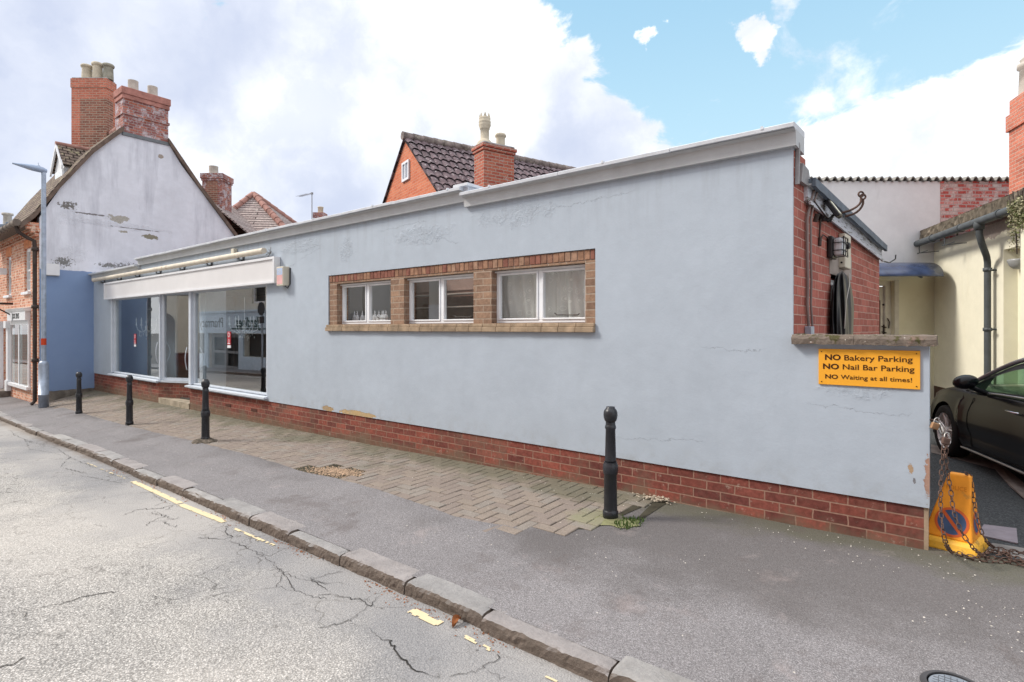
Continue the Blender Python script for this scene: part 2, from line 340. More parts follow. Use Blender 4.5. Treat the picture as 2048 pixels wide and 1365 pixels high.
def tile(name,c1,c2,rh,bw,lich,lcol,ls=7.,mo=.09):
    t=NT(name,.9,.15); o=t.tc.outputs['UV']; b=t.node('ShaderNodeTexBrick'); b.offset=.5; b.inputs['Scale'].default_value=1.
    b.inputs['Brick Width'].default_value=bw; b.inputs['Row Height'].default_value=rh; b.inputs['Mortar Size'].default_value=rh*mo; b.inputs['Mortar Smooth'].default_value=.3
    b.inputs['Color1'].default_value=tuple(c1)+(1,); b.inputs['Color2'].default_value=tuple(c2)+(1,); b.inputs['Mortar'].default_value=tuple(q*.22 for q in c1)+(1,)
    t.l.new(o,b.inputs['Vector']); p=wpos(t)
    c=t.mix(1.,b.outputs['Color'],t.mr(t.noise(p,14.,5,.7),.3,.7,.6,1.35),'MULTIPLY')
    c=t.mix(t.mr(t.noise(p,ls,6,.75),lich,lich+.07),c,tuple(lcol))
    x,y,z=t.sep(o); m=t.math('FRACT',t.math('DIVIDE',y,rh)); h=t.math('SUBTRACT',1.,m)
    h=t.math('ADD',h,t.math('MULTIPLY',t.noise(p,25.,4),.5)); h=t.math('SUBTRACT',h,t.math('MULTIPLY',b.outputs['Fac'],.5))
    return t.fin(c,None,t.bump(h,.9,.03))
M['tile_plain']=tile('mossy_plain_tile',(.17,.13,.11),(.26,.20,.165),.12,.2,.56,(.42,.38,.24),7.,.14)
M['tile_pan']=tile('purple_brown_pantile',(.085,.065,.072),(.13,.10,.11),.30,.24,.64,(.46,.44,.44),9.)
M['tile_hip']=tile('pinkish_grey_tile',(.34,.27,.26),(.44,.37,.35),.15,9.,.58,(.52,.5,.46),12.,.16)
def asphalt(name,ca,cb,fine,damp=None,dampband=False,patchy=None,pit=.5,specl=.5,rough=.85):
    t=NT(name,rough,.25); p=wpos(t)
    v=t.voro(p,fine,out='Color'); sp=t.node('ShaderNodeSeparateColor'); t.l.new(v,sp.inputs[0])
    g=t.math('POWER',sp.outputs[0],1.6); c=t.mix(g,tuple(ca),tuple(cb))
    vd=t.voro(p,fine*.7)
    c=t.mix(t.mr(vd,.35,.6,0.,pit),c,tuple(q*.25 for q in ca))
    c=t.mix(1.,c,t.mr(t.noise(p,fine*.35,4,.7),.3,.7,.82,1.18),'MULTIPLY')
    c=t.mix(1.,c,t.mr(t.noise(p,.9,5,.6),.3,.7,.88,1.1),'MULTIPLY')
    if patchy: c=patchy(t,p,c)
    h=t.math('ADD',t.math('MULTIPLY',vd,-1.),t.noise(p,fine*.6,3))
    return t.fin(c,None,t.bump(h,.7,.006))
def road_patchy(t,p,c):
    x,y,z=t.sep(p)
    # newer dark strip along the gutter, ragged edge
    e=t.math('ADD',y,t.mr(t.noise(p,.8,5,.65),.3,.7,-.42,.42))
    c=t.mix(t.mr(e,1.25,1.85,0.,.8,True),c,t.mix(t.noise(p,70.,4,.8),(.10,.10,.11),(.36,.36,.37)))
    e2=t.math('ADD',y,t.mr(t.noise(p,5.,5,.7),.3,.7,-.05,.05))
    c=t.mix(t.mr(e2,2.22,2.40,0.,.75,True),c,(.13,.095,.07))
    # fine crazing where the gutter strip meets the old surface
    wn=t.node('ShaderNodeTexNoise'); wn.inputs['Scale'].default_value=7.; wn.inputs['Detail'].default_value=5; t.l.new(p,wn.inputs['Vector'])
    sc=t.node('ShaderNodeVectorMath',operation='SCALE'); sc.inputs['Scale'].default_value=.22; t.l.new(wn.outputs['Color'],sc.inputs[0]); ad=t.node('ShaderNodeVectorMath',operation='ADD'); t.l.new(p,ad.inputs[0]); t.l.new(sc.outputs[0],ad.inputs[1])
    for s_,wd,lo in ((2.6,.018,.50),(6.5,.035,.55)):
        vc=t.voro(ad.outputs[0],s_,'DISTANCE_TO_EDGE'); ck=t.mr(vc,0.,wd,1.,0.); mk=t.mr(t.noise(p,.9+s_*.1,4),lo,lo+.06); yb=t.mr(e,.2,1.,.25,1.)
        c=t.mix(t.math('MULTIPLY',t.math('MULTIPLY',ck,mk),t.math('MULTIPLY',yb,.8)),c,(.07,.068,.065))
    # bleached wheel tracks
    w=t.mr(t.noise(p,.45,4),.42,.62,0.,.35); c=t.mix(w,c,(.62,.58,.53))
    return c
def foot_patchy(t,p,c):
    x,y,z=t.sep(p)
    e=t.math('ADD',y,t.mr(t.noise(p,1.1,6,.6),.3,.7,-.6,.6))
    c=t.mix(t.mr(e,2.95,3.9,0.,.62,True),c,(.095,.085,.082))
    g=t.mr(t.math('ADD',y,t.mr(t.noise(p,2.5,5),.3,.7,-.15,.15)),4.2,4.55,0.,.6,True); c=t.mix(g,c,(.10,.10,.06))
    m=t.mr(t.noise(p,1.7,6,.7),.56,.66,0.,.45); c=t.mix(m,c,(.12,.10,.095))
    l=t.mr(t.noise(p,2.3,5,.7),.60,.72,0.,.3); c=t.mix(l,c,(.40,.34,.33))
    return c
M['road']=asphalt('worn_road_asphalt',(.34,.33,.315),(.74,.715,.68),150.,patchy=road_patchy,pit=.6)
M['foot']=asphalt('footway_asphalt',(.205,.195,.20),(.38,.365,.375),210.,patchy=foot_patchy,pit=.35)
M['yard']=asphalt('yard_asphalt',(.045,.05,.055),(.13,.14,.145),110.,pit=.4)
M['dark_ground']=simple('plain_ground',(.12,.11,.10),.95,.1,var=.2,scale=.5)
def paver_mat(i,a,b):
    t=NT('block_paver_%s'%i,.9,.15); p=wpos(t); x,y,z=t.sep(p)
    c=t.mix(t.noise(p,3.,5,.7),a,b); c=t.mix(1.,c,t.mr(t.noise(p,160.,3),.3,.7,.7,1.3),'MULTIPLY')
    g=t.mr(t.math('ADD',y,t.mr(t.noise(p,1.6,5,.7),.3,.7,-.5,.5)),3.95,4.55,0.,.65,True); c=t.mix(g,c,(.115,.115,.075))
    c=t.mix(t.mr(ell(t,p,(-2.12,3.85,-1.5),(.36,.24,.3),.4,7.),.5,1.,.8,0.),c,(.24,.235,.15))
    return t.fin(c,None,t.bump(t.noise(p,120.,4),.5,.004))
M['pav1']=paver_mat('buff',(.205,.172,.145),(.30,.252,.215)); M['pav2']=paver_mat('brown',(.19,.158,.14),(.275,.23,.20)); M['pav3']=paver_mat('grey',(.20,.178,.158),(.29,.255,.225))
M['joint']=simple('paving_joint_sand',(.06,.055,.04),.95,.1,var=.4,scale=8)
def kerb_mat(nm,a,b):
    t=NT(nm,.85,.2); p=wpos(t); n=t.node('ShaderNodeNewGeometry').outputs['Normal']; z=t.sep(n)[2]
    c=t.mix(t.noise(p,60.,5,.8),a,b); c=t.mix(1.,c,t.mr(t.noise(p,6.,5,.7),.3,.7,.8,1.2),'MULTIPLY')
    x,y,zz=t.sep(p)
    # worn, paler tread against the dirty front face
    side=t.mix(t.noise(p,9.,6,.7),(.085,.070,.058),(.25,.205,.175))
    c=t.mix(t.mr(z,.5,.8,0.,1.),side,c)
    return t.fin(c,None,t.bump(t.noise(p,38.,6,.75),.9,.018))
M['kerbA']=kerb_mat('grey_granite',(.25,.245,.245),(.40,.39,.385)); M['kerbB']=kerb_mat('pink_granite',(.25,.232,.23),(.40,.375,.37)); M['kerbC']=kerb_mat('pale_granite',(.275,.265,.26),(.43,.42,.41))
def yellowline():
    t=NT('worn_yellow_line_paint',.8,.2); p=wpos(t); n=t.noise(p,26.,6,.8)
    c=t.mix(n,(.60,.50,.31),(.72,.62,.42)); return t.fin(c,None,t.bump(t.noise(p,90.,3),.5,.004))
M['yline']=yellowline()
M['crack']=simple('crack_shadow_dirt',(.05,.048,.046),1.,.02,var=.4)
M['signyellow']=simple('yellow_sign_face',(.86,.40,.035),.4,.35,var=.03)
M['ink']=simple('dark_brown_lettering',(.045,.015,.008),.6,.2)
M['inkblack']=simple('black_lettering',(.02,.02,.02),.6,.2)
M['inkgreen']=simple('dark_green_lettering',(.02,.06,.035),.6,.2)
M['cone']=simple('yellow_orange_plastic',(.86,.33,.025),.48,.35,var=.16,scale=7,bump=.2,bscale=25,dirt=((.42,.2,.05),9,.58))
M['conebase']=simple('dirty_yellow_plastic',(.78,.42,.04),.5,.35,var=.25,scale=8,dirt=((.14,.10,.05),9,.57))
M['discblue']=simple('faded_blue_disc',(.055,.10,.20),.5,.3,var=.2,scale=14)
M['discred']=simple('orange_red_ring',(.62,.12,.03),.5,.3,var=.1)
M['rust']=simple('rusty_chain_iron',(.12,.075,.06),.75,.3,.3,var=.5,scale=40)
M['brass']=simple('tarnished_brass',(.34,.20,.11),.5,.4,.6,var=.3,scale=20)
M['steel']=simple('worn_steel',(.42,.40,.38),.4,.5,.7,var=.2)
M['red']=simple('red_sticker',(.45,.02,.035),.45,.3)
M['redband']=simple('red_pole_band',(.55,.06,.02),.5,.3)
M['labelblue']=simple('faded_blue_label',(.45,.55,.75),.5,.3); M['labelred']=simple('faded_pink_label',(.72,.42,.42),.5,.3)
M['darkroom']=simple('slate_blue_partition',(.25,.30,.365),.8,.2,var=.06,scale=2.)
M['roomwhite']=simple('room_white_paint',(.42,.44,.46),.85,.2,var=.05)
M['roombrown']=simple('dark_brown_shelving',(.24,.13,.105),.7,.2,var=.35,scale=2.)
M['roomfloor']=simple('dark_floor',(.06,.055,.05),.7,.2)
M['crystal']=simple('clear_white_glassware',(.75,.78,.8),.15,.7)
M['lampglass']=simple('ribbed_lamp_glass',(.55,.58,.62),.2,.6,var=.15,scale=30)
M['bluecanopy']=simple('blue_tinted_canopy_sheet',(.045,.065,.13),.25,.5,var=.3,scale=5,dirt=((.35,.38,.42),16,.69))
M['doorwhite']=simple('cream_white_door_paint',(.64,.60,.50),.5,.3)
M['bag']=simple('black_polythene',(.008,.008,.010),.38,.4,var=.2)
M['drain']=simple('mauve_grey_cover',(.27,.24,.27),.7,.3,var=.15,scale=12,bump=.5,bscale=60)
M['iron']=simple('pale_worn_iron_cover',(.24,.27,.31),.5,.5,.3,var=.3,scale=14,dirt=((.08,.06,.05),14,.6))
M['irondark']=simple('dark_iron_frame',(.07,.07,.075),.6,.4,.3,var=.3)
M['leaf']=simple('dead_leaf_brown',(.26,.095,.035),.8,.15,var=.4,scale=30)
M['weed']=simple('weed_green',(.07,.12,.03),.8,.15,var=.4,scale=20)
M['moss']=simple('moss_green',(.12,.15,.03),.95,.05,var=.4,scale=20,bump=.8,bscale=90)
M['palefol']=simple('pale_silvery_foliage',(.36,.34,.22),.8,.15,var=.5,scale=20); M['greenfol']=simple('dull_green_foliage',(.13,.15,.06),.8,.15,var=.4,scale=20)
M['litter']=simple('pale_grit',(.62,.58,.52),.8,.2,var=.2); M['gravel']=simple('tan_gravel',(.46,.33,.23),.85,.2,var=.5,scale=30)
M['aer']=simple('aerial_aluminium',(.28,.28,.30),.5,.5,.5)
def glass(name,tint,refl,tr=.9,rough=0.):
    m=D.materials.new(name); m.use_nodes=True; nt=m.node_tree; nt.nodes.clear()
    o=nt.nodes.new('ShaderNodeOutputMaterial'); tb=nt.nodes.new('ShaderNodeBsdfTransparent'); tb.inputs[0].default_value=tuple(q*tr for q in tint)+(1,)
    g=nt.nodes.new('ShaderNodeBsdfGlossy'); g.inputs['Roughness'].default_value=rough; g.inputs['Color'].default_value=(1,1,1,1)
    fr=nt.nodes.new('ShaderNodeFresnel'); fr.inputs['IOR'].default_value=refl; ge=nt.nodes.new('ShaderNodeNewGeometry')
    iv=nt.nodes.new('ShaderNodeMath'); iv.operation='SUBTRACT'; iv.inputs[0].default_value=1.; nt.links.new(ge.outputs['Backfacing'],iv.inputs[1]); ml=nt.nodes.new('ShaderNodeMath'); ml.operation='MULTIPLY'; nt.links.new(fr.outputs[0],ml.inputs[0]); nt.links.new(iv.outputs[0],ml.inputs[1])
    mx=nt.nodes.new('ShaderNodeMixShader'); nt.links.new(ml.outputs[0],mx.inputs[0]); nt.links.new(tb.outputs[0],mx.inputs[1]); nt.links.new(g.outputs[0],mx.inputs[2]); nt.links.new(mx.outputs[0],o.inputs[0])
    return m
M['glass']=glass('shop_glass',(.95,.98,.98),3.4,.96)
M['wglass']=glass('window_glass',(.98,.99,.99),1.6,.98)
M['carglass']=glass('car_window_glass',(.55,.72,.62),1.6)
def lace():
    m=D.materials.new('net_curtain_lace'); m.use_nodes=True; nt=m.node_tree; b=nt.nodes['Principled BSDF']; b.inputs['Base Color'].default_value=(.78,.77,.72,1); b.inputs['Roughness'].default_value=.9
    uv=nt.nodes.new('ShaderNodeTexCoord'); v=nt.nodes.new('ShaderNodeTexVoronoi'); v.inputs['Scale'].default_value=10.; v.inputs['Randomness'].default_value=.5; nt.links.new(uv.outputs['UV'],v.inputs['Vector'])
    w=nt.nodes.new('ShaderNodeMath'); w.operation='PINGPONG'; w.inputs[1].default_value=.12; nt.links.new(v.outputs['Distance'],w.inputs[0])
    r=nt.nodes.new('ShaderNodeMapRange'); r.inputs['From Min'].default_value=.055; r.inputs['From Max'].default_value=.075; r.inputs['To Min'].default_value=0; r.inputs['To Max'].default_value=1.; nt.links.new(w.outputs[0],r.inputs['Value'])
    c=nt.nodes.new('ShaderNodeMath'); c.operation='LESS_THAN'; c.inputs[1].default_value=.34; nt.links.new(v.outputs['Distance'],c.inputs[0])
    a=nt.nodes.new('ShaderNodeMath'); a.operation='MULTIPLY'; nt.links.new(r.outputs[0],a.inputs[0]); nt.links.new(c.outputs[0],a.inputs[1])
    al=nt.nodes.new('ShaderNodeMapRange'); al.inputs['To Min'].default_value=.80; al.inputs['To Max'].default_value=1.; nt.links.new(a.outputs[0],al.inputs['Value'])
    tl=nt.nodes.new('ShaderNodeBsdfTranslucent'); tl.inputs[0].default_value=(.95,.93,.88,1); m1=nt.nodes.new('ShaderNodeMixShader'); m1.inputs[0].default_value=.3; nt.links.new(b.outputs[0],m1.inputs[1]); nt.links.new(tl.outputs[0],m1.inputs[2])
    tr=nt.nodes.new('ShaderNodeBsdfTransparent'); m2=nt.nodes.new('ShaderNodeMixShader'); nt.links.new(al.outputs[0],m2.inputs[0]); nt.links.new(tr.outputs[0],m2.inputs[1]); nt.links.new(m1.outputs[0],m2.inputs[2]); nt.links.new(m2.outputs[0],nt.nodes['Material Output'].inputs[0]); b.inputs['Base Color'].default_value=(.92,.91,.87,1)
    return m
M['lace']=lace()
# car paint
t=NT('black_car_paint',.25,.3); t.b.inputs['Coat Weight'].default_value=.12; t.b.inputs['Coat Roughness'].default_value=.04
M['carpaint']=t.fin((.006,.0065,.009))
M['tyre']=simple('tyre_rubber',(.018,.018,.018),.8,.2); M['alloy']=simple('silver_alloy',(.80,.79,.78),.35,.6,.3,var=.05); M['chrome']=simple('bright_trim',(.72,.73,.78),.18,.6,.9,var=.02)
M['carin']=simple('dark_car_interior',(.03,.035,.035),.7,.2)
M['chassis']=simple('underbody_black',(.01,.01,.01),.9,.1)
# ================================================================== SETTING
def frange(a,b,st):
    n=max(1,int(round(abs(b-a)/st))); return [a+(b-a)*i/n for i in range(n+1)]
XS=frange(9,-4,.25)+frange(-4,-24,.4)[1:]+frange(-24,-80,4)[1:]
def sheet(name,mat,y0,y1,zf,ny,dz=0.,xs=XS):
    mb=MB(); n=len(xs)-1
    def fn(u,v):
        x=xs[int(round(u*n))]; a=y0(x); b=y1(x); y=a+(b-a)*v; return (x,y,zf(x,y)+dz)
    mb.grid(fn,n,ny,flip=False); return struct(mb.build(name,mat))
sheet('footway',M['foot'],lambda x:kerbY(x)-.06,lambda x:5.2 if x<-.9 else 4.76,G,14)
sheet('road',M['road'],lambda x:-3.3,lambda x:kerbY(x)-.06,GR,30)
def GF(x,y): return GR(x,-3.2)+.10
sheet('opposite_footway',M['foot'],lambda x:-4.9,lambda x:-3.25,GF,4)
mb=MB()
for x in frange(9,-60,1.)[:-1]:
    zz=GF(x,0); mb.box(x-.99,x,-3.36,-3.22,zz-.3,zz+.012,0,.012)
struct(mb.build('opposite_kerb',M['kerbA']))
mb=MB(); ys=[4.76,5.5,6.5,7.6,9,12,20]
def yfn(u,v):
    x=-.85+12*u; y=ys[int(round(v*6))]; return (x,y,max(-1.69,-1.49-.07*(y-4.75)) if y>4.76 else G(x,4.74))
mb.grid(yfn,24,6,smooth=False); struct(mb.build('yard',M['yard']))
mb=MB(); mb.quad((-400,-400,-3.4),(400,-400,-3.4),(400,500,-3.4),(-400,500,-3.4)); struct(mb.build('ground',M['dark_ground']))
# kerb: long worn granite stones, butted
mb=MB(); x=.9; rnd=random.Random(3); k=0
joints=[.62,-.28,-1.20,-1.98,-2.62,-3.30,-3.98,-4.60,-5.28,-5.98,-6.7,-7.45,-8.3,-9.1,-10.,-10.8,-11.7]
while joints[-1]>-60: joints.append(joints[-1]-.9)
joints=[2.4,1.5]+joints
for a,b in zip(joints,joints[1:]):
    x0,x1=b+.0045,a-.0045; m=[0,1,0,2,1,0,1][k%7]; k+=1; nx=40 if x0>-9 else 8; ny,nz=7,7; sd=k*3.7
    dy=rnd.uniform(-.012,.012); dz=rnd.uniform(-.008,.008)
    bm=bmesh.new()
    def P(i,j,l):
        u=i/nx; x=lerp(x0,x1,u); ky=kerbY(x); v=j/ny; w=l/nz
        y=ky-.150+.158*v+dy; z=pw(TK,x)-.16+.163*w+dz
        e=1.
        q=Vector((x*7,v*2+sd,w*2)); n=mnoise.noise(q)*.008+mnoise.noise(q*3.1)*.006+mnoise.noise(q*8.)*.006
        cx=min(u,1-u)*nx; rr=.020
        # rounded, chipped arrises
        ez=(1-w)*.163; ey=v*.158; ex=min(u,1-u)*(x1-x0)
        c1=max(0,1-(ez+ey)/.032)*.013*(1+1.5*max(0,mnoise.noise(Vector((x*5,sd,0)))))
        y+=c1*.8; z-=c1*.6
        c2=max(0,1-(ez+ex)/.035)*.008; z-=c2; x+=(c2*.6 if u<.5 else -c2*.6)
        y+=n*(1 if v<.3 else .2); z+=n*.35 if w>.8 else 0
        return (x,y,z)
    vs=[];fs=[]
    fr=[P(i,0,l) for i in range(nx+1) for l in range(nz+1)]
    mb.add(fr,[(i*(nz+1)+l,(i+1)*(nz+1)+l,(i+1)*(nz+1)+l+1,i*(nz+1)+l+1) for i in range(nx) for l in range(nz)],m,False)
    tp=[P(i,j,nz) for i in range(nx+1) for j in range(ny+1)]
    mb.add(tp,[(i*(ny+1)+j,(i+1)*(ny+1)+j,(i+1)*(ny+1)+j+1,i*(ny+1)+j+1) for i in range(nx) for j in range(ny)],m,False)
    for ii in (0,nx):
        en=[P(ii,j,l) for j in range(ny+1) for l in range(nz+1)]
        mb.add(en,[(j*(nz+1)+l,(j+1)*(nz+1)+l,(j+1)*(nz+1)+l+1,j*(nz+1)+l+1) for j in range(ny) for l in range(nz)],m,False)
struct(mb.build('kerb',[M['kerbA'],M['kerbB'],M['kerbC']],weld=True))
# block paving, herringbone, every paver modelled
edge_px=[(1312,1003),(1262,1022),(1240,1040),(1180,1062),(1130,1060),(1060,1061),(1000,1058),(900,1042),(830,1015),(760,990),(720,978),(660,962),(600,950),(540,930),(480,912),(430,900),(300,868),(200,842),(120,818),(100,800)]
EP=[hitG(*q) for q in edge_px]
poly=[(p.x,p.y) for p in EP]+[(-17.95,3.75),(-17.95,4.80),(EP[0].x,4.80)]
def inside(x,y,pl):
    c=False; n=len(pl)
    for i in range(n):
        (x1,y1),(x2,y2)=pl[i],pl[(i+1)%n]
        if (y1>y)!=(y2>y) and x<(x2-x1)*(y-y1)/(y2-y1)+x1: c=not c
    return c
def resample_flat(P,step):
    out=[P[0]]
    for a,b in zip(P,P[1:]):
        n=max(1,int((b-a).length/step)); out+= [a.lerp(b,(i+1)/n) for i in range(n)]
    # ease the corners
    for _ in range(3): out=[out[0]]+[(out[i-1]+out[i]*2+out[i+1])/4 for i in range(1,len(out)-1)]+[out[-1]]
    return out
hole=[(-5.55,3.62),(-5.35,3.72),(-5.05,3.70),(-4.85,3.60),(-4.95,3.42),(-5.2,3.3),(-5.6,3.2),(-5.8,3.35)]
mb=MB(); W=.1015; g=.007
def paver(x0,x1,y0,y1,rnd):
    cx,cy=(x0+x1)/2,(y0+y1)/2
    if not (inside(cx,cy,poly) or inside(cx,cy+.08,poly)) or inside(cx,cy,hole): return
    if y0>4.60: return
    if y1>4.63: y1=4.63
    m=rnd.choice([0,0,1,2,1]); t0=rnd.uniform(-.0025,.0025); sx=rnd.uniform(-.012,.012); sy=rnd.uniform(-.012,.012); c=.006
    def z(x,y): return G(x,y)+.012+t0+sx*(x-cx)+sy*(y-cy)
    X0,X1,Y0,Y1=x0+g/2,x1-g/2,y0+g/2,y1-g/2
    top=[(X0+c,Y0+c),(X1-c,Y0+c),(X1-c,Y1-c),(X0+c,Y1-c)]; mid=[(X0,Y0),(X1,Y0),(X1,Y1),(X0,Y1)]
    vs=[(a,b,z(a,b)) for a,b in top]+[(a,b,z(a,b)-.004) for a,b in mid]+[(a,b,z(a,b)-.05) for a,b in mid]
    fs=[(0,1,2,3)]+[(4+i,4+(i+1)%4,(i+1)%4,i) for i in range(4)]+[(8+i,8+(i+1)%4,4+(i+1)%4,4+i) for i in range(4)]
    mb.add(vs,fs,m)
rnd=random.Random(11)
for i in range(0,175):
    for j in range(-16,2):
        k=(i-j)%4; x=-1.9-i*W; y=4.53+j*W
        if k==0: paver(x-W,x+W,y,y+W,rnd)      # lies along the wall (this cell and the next)
        elif k==3: paver(x,x+W,y,y+2*W,rnd)     # stands square to the wall
struct(mb.build('block_paving',[M['pav1'],M['pav2'],M['pav3']]))
mb=MB()
def jb(u,v):
    x=lerp(-1.9,-17.95,u); 
    ylo=None
    for (a,b) in zip(EP,EP[1:]):
        if (a.x-x)*(b.x-x)<=0 and abs(a.x-b.x)>1e-6: ylo=lerp(a.y,b.y,(x-a.x)/(b.x-a.x))
    if ylo is None: ylo=3.75
    y=lerp(ylo+.02,4.63,v); return (x,y,G(x,y)+.0045)
mb.grid(jb,150,5); struct(mb.build('paving_bed',M['joint']))
# tarmac lapped up to the paving edge
mb=MB(); ED=[p.copy() for p in EP[3:19]]; ED=resample_flat(ED,.06)
def lap(u,v):
    i=int(round(u*(len(ED)-1))); p=ED[i]; a=ED[max(i-1,0)]; b=ED[min(i+1,len(ED)-1)]; t_=(b-a).normalized(); n_=Vector((-t_.y,t_.x,0))
    if n_.y>0: n_=-n_
    k_=mnoise.noise(Vector((p.x*6,p.y*6,3)))*.02*(1-v)+mnoise.noise(Vector((p.x*25,p.y*25,3)))*.008*(1-v); q=p+n_*(v*.44-.045+k_); return (q.x,q.y,G(q.x,q.y)-.003+.0245*(1-max(0,v-.5)/.5)**.8*min(1,u*14))
mb.grid(lap,len(ED)-1,10); struct(mb.build('footway_edge',M['foot']))
# worn yellow line
def strip(mb,p0,p1,w,keep,f=GR,cell=.012,dz=.0045,seed=0):
    p0,p1=Vector(p0[:2]),Vector(p1[:2]); L=(p1-p0).length; d=(p1-p0)/L; n=Vector((-d.y,d.x)); nu=int(L/cell); nv=max(2,int(w/cell))
    for i in range(nu):
        for j in range(nv):
            u,v=(i+.5)/nu,(j+.5)/nv
            if not keep(u,v,i,j): continue
            vs=[]
            for a,b in ((i,j),(i+1,j),(i+1,j+1),(i,j+1)):
                q=p0+d*(a/nu*L)+n*((b/nv-.5)*w); vs.append((q.x,q.y,f(q.x,q.y)+dz))
            mb.add(vs,[(0,1,2,3)])
def worn(th,ed,seed):
    def k(u,v,i,j):
        n=mnoise.noise(Vector((i*.11,j*.22,seed)))*.9+mnoise.noise(Vector((i*.37,j*.6,seed+5)))*.6
        e=min(v,1-v)*2; e2=min(u,1-u)*10
        return n+min(1,e*1.4)*ed+min(1,e2)*.3>th
    return k
mb=MB()
for a,b,w,th,ed,s in [((266,964),(360,1008),.060,.18,.9,1),((361,1010),(450,1045),.062,.10,.9,2),((468,1058),(548,1092),.055,1.12,.9,3),((822,1222),(880,1250),.062,.30,.9,4),((925,1272),(982,1302),.055,1.12,.9,5),((1075,1345),(1125,1368),.055,1.12,.9,6),((170,925),(250,958),.04,1.1,.8,7)]:
    strip(mb,hitG(*a,f=GR),hitG(*b,f=GR),w,worn(th,ed,s))
struct(mb.build('yellow_road_line',M['yline']))
# cracks in the carriageway
CR=[[(0,1224),(20,1222),(55,1227),(80,1217),(120,1208),(160,1197),(190,1190),(245,1183)],[(0,1338),(20,1330),(45,1317),(62,1312)],[(215,1055),(260,1048),(300,1045),(345,1040),(367,1031)],[(275,1020),(320,1018),(350,1010),(364,1007)],[(300,1027),(330,1033),(345,1040),(368,1037)],[(328,1045),(350,1056)],
[(395,1077),(450,1080),(480,1090),(520,1110),(545,1125),(565,1148),(600,1160),(640,1165),(700,1170)],[(455,1050),(452,1065),(462,1075),(440,1082)],[(440,1198),(490,1185),(555,1174),(566,1150)],[(566,1150),(590,1180),(620,1195),(660,1200)],[(625,1160),(660,1188),(700,1198),(740,1200)],[(625,1160),(660,1148),(690,1144)],
[(640,1255),(680,1250),(700,1240)],[(700,1248),(720,1253),(738,1260),(751,1273),(779,1284),(789,1301),(802,1318),(826,1338),(857,1355),(891,1362)],[(802,1318),(830,1301),(864,1289)],[(700,1198),(720,1201),(740,1212),(768,1187)],[(740,1212),(712,1232),(700,1248)],[(905,1357),(919,1350),(960,1340),(970,1335),(1001,1319)],[(912,1294),(946,1304),(970,1328),(973,1336),(1001,1355),(1014,1364)],
[(0,860),(22,862),(28,870),(50,880),(88,892),(112,897),(140,915),(162,925),(180,932),(200,940),(217,945),(235,955),(250,962),(270,968)],[(0,872),(28,873)],[(50,880),(60,900),(100,905),(130,912)],[(140,915),(120,935),(180,950)],[(180,955),(230,965),(262,966)],[(300,985),(330,1005),(350,1010)],[(50,1235),(62,1222)],[(700,1125),(660,1110),(640,1112)],[(560,1140),(545,1150),(570,1160)]]
mb=MB(); rnd=random.Random(5)
def crack(pts,w0,f=GR):
    P=[hitG(*q,f=f) for q in pts]; Q=[]
    for a,b in zip(P,P[1:]):
        n=max(2,int((b-a).length/.022))
        for i in range(n):
            p=a.lerp(b,i/n); Q.append(Vector((p.x+rnd.gauss(0,.008),p.y+rnd.gauss(0,.009))))
    ph=rnd.random()*10
    for i in range(len(Q)-1):
        a,b=Q[i],Q[i+1]; d=(b-a); 
        if d.length<1e-4: continue
        n=Vector((-d.y,d.x)).normalized(); t=i/len(Q)
        wa=w0*max(0,.55+mnoise.noise(Vector((i*.12,ph,0)))*1.1)*min(1,(1-t)*4+.2)
        wb=w0*max(0,.55+mnoise.noise(Vector(((i+1)*.12,ph,0)))*1.1)*min(1,(1-t)*4+.2)
        if wa<.0006 and wb<.0006: continue
        c=[a+n*wa/2,a-n*wa/2,b-n*wb/2,b+n*wb/2]; mb.add([(v.x,v.y,f(v.x,v.y)+.004) for v in c],[(0,1,2,3)])
for k,c in enumerate(CR): crack(c,.0055 if k not in (0,1,13) else .008)
for _ in range(60):   # hairline offshoots
    c=rnd.choice(CR); q=rnd.choice(c); crack([q,(q[0]+rnd.uniform(-35,35),q[1]+rnd.uniform(-14,14))],.0035)
struct(mb.build('road_crack',M['crack']))
# ================================================================== THE LONG BLUE SHOP
B=thing('shop_building','long flat-roofed shop in pale blue render on a red brick plinth','shop building',(-9.,4.6,-1.62))
fy=lambda u,d,z:(u,4.6+d,z)
XL=-17.95; XE=-.92; ZG=-2.3
mb=MB()
holes=[(-16.55,-13.49,-1.17,.80),(-13.49,-11.86,-1.20,.80),(-11.86,-8.79,-1.17,.80),(-7.04,-2.63,-.035,.762)]
mb.wall(XL,XE,-1.20,1.40,holes,fy,.22)
mb.box(XL,-14.50,4.6,4.82,1.40,1.42); mb.box(-14.50,-4.28,4.6,4.82,1.40,1.60); mb.box(-4.28,XE,4.6,4.82,1.40,1.46)
mb.build('front_wall',M['plaster'],B)
mb=MB(); 
mb.box(XL,-13.49,4.614,4.80,ZG,-1.203); mb.box(-11.86,XE,4.614,4.80,ZG,-1.203)
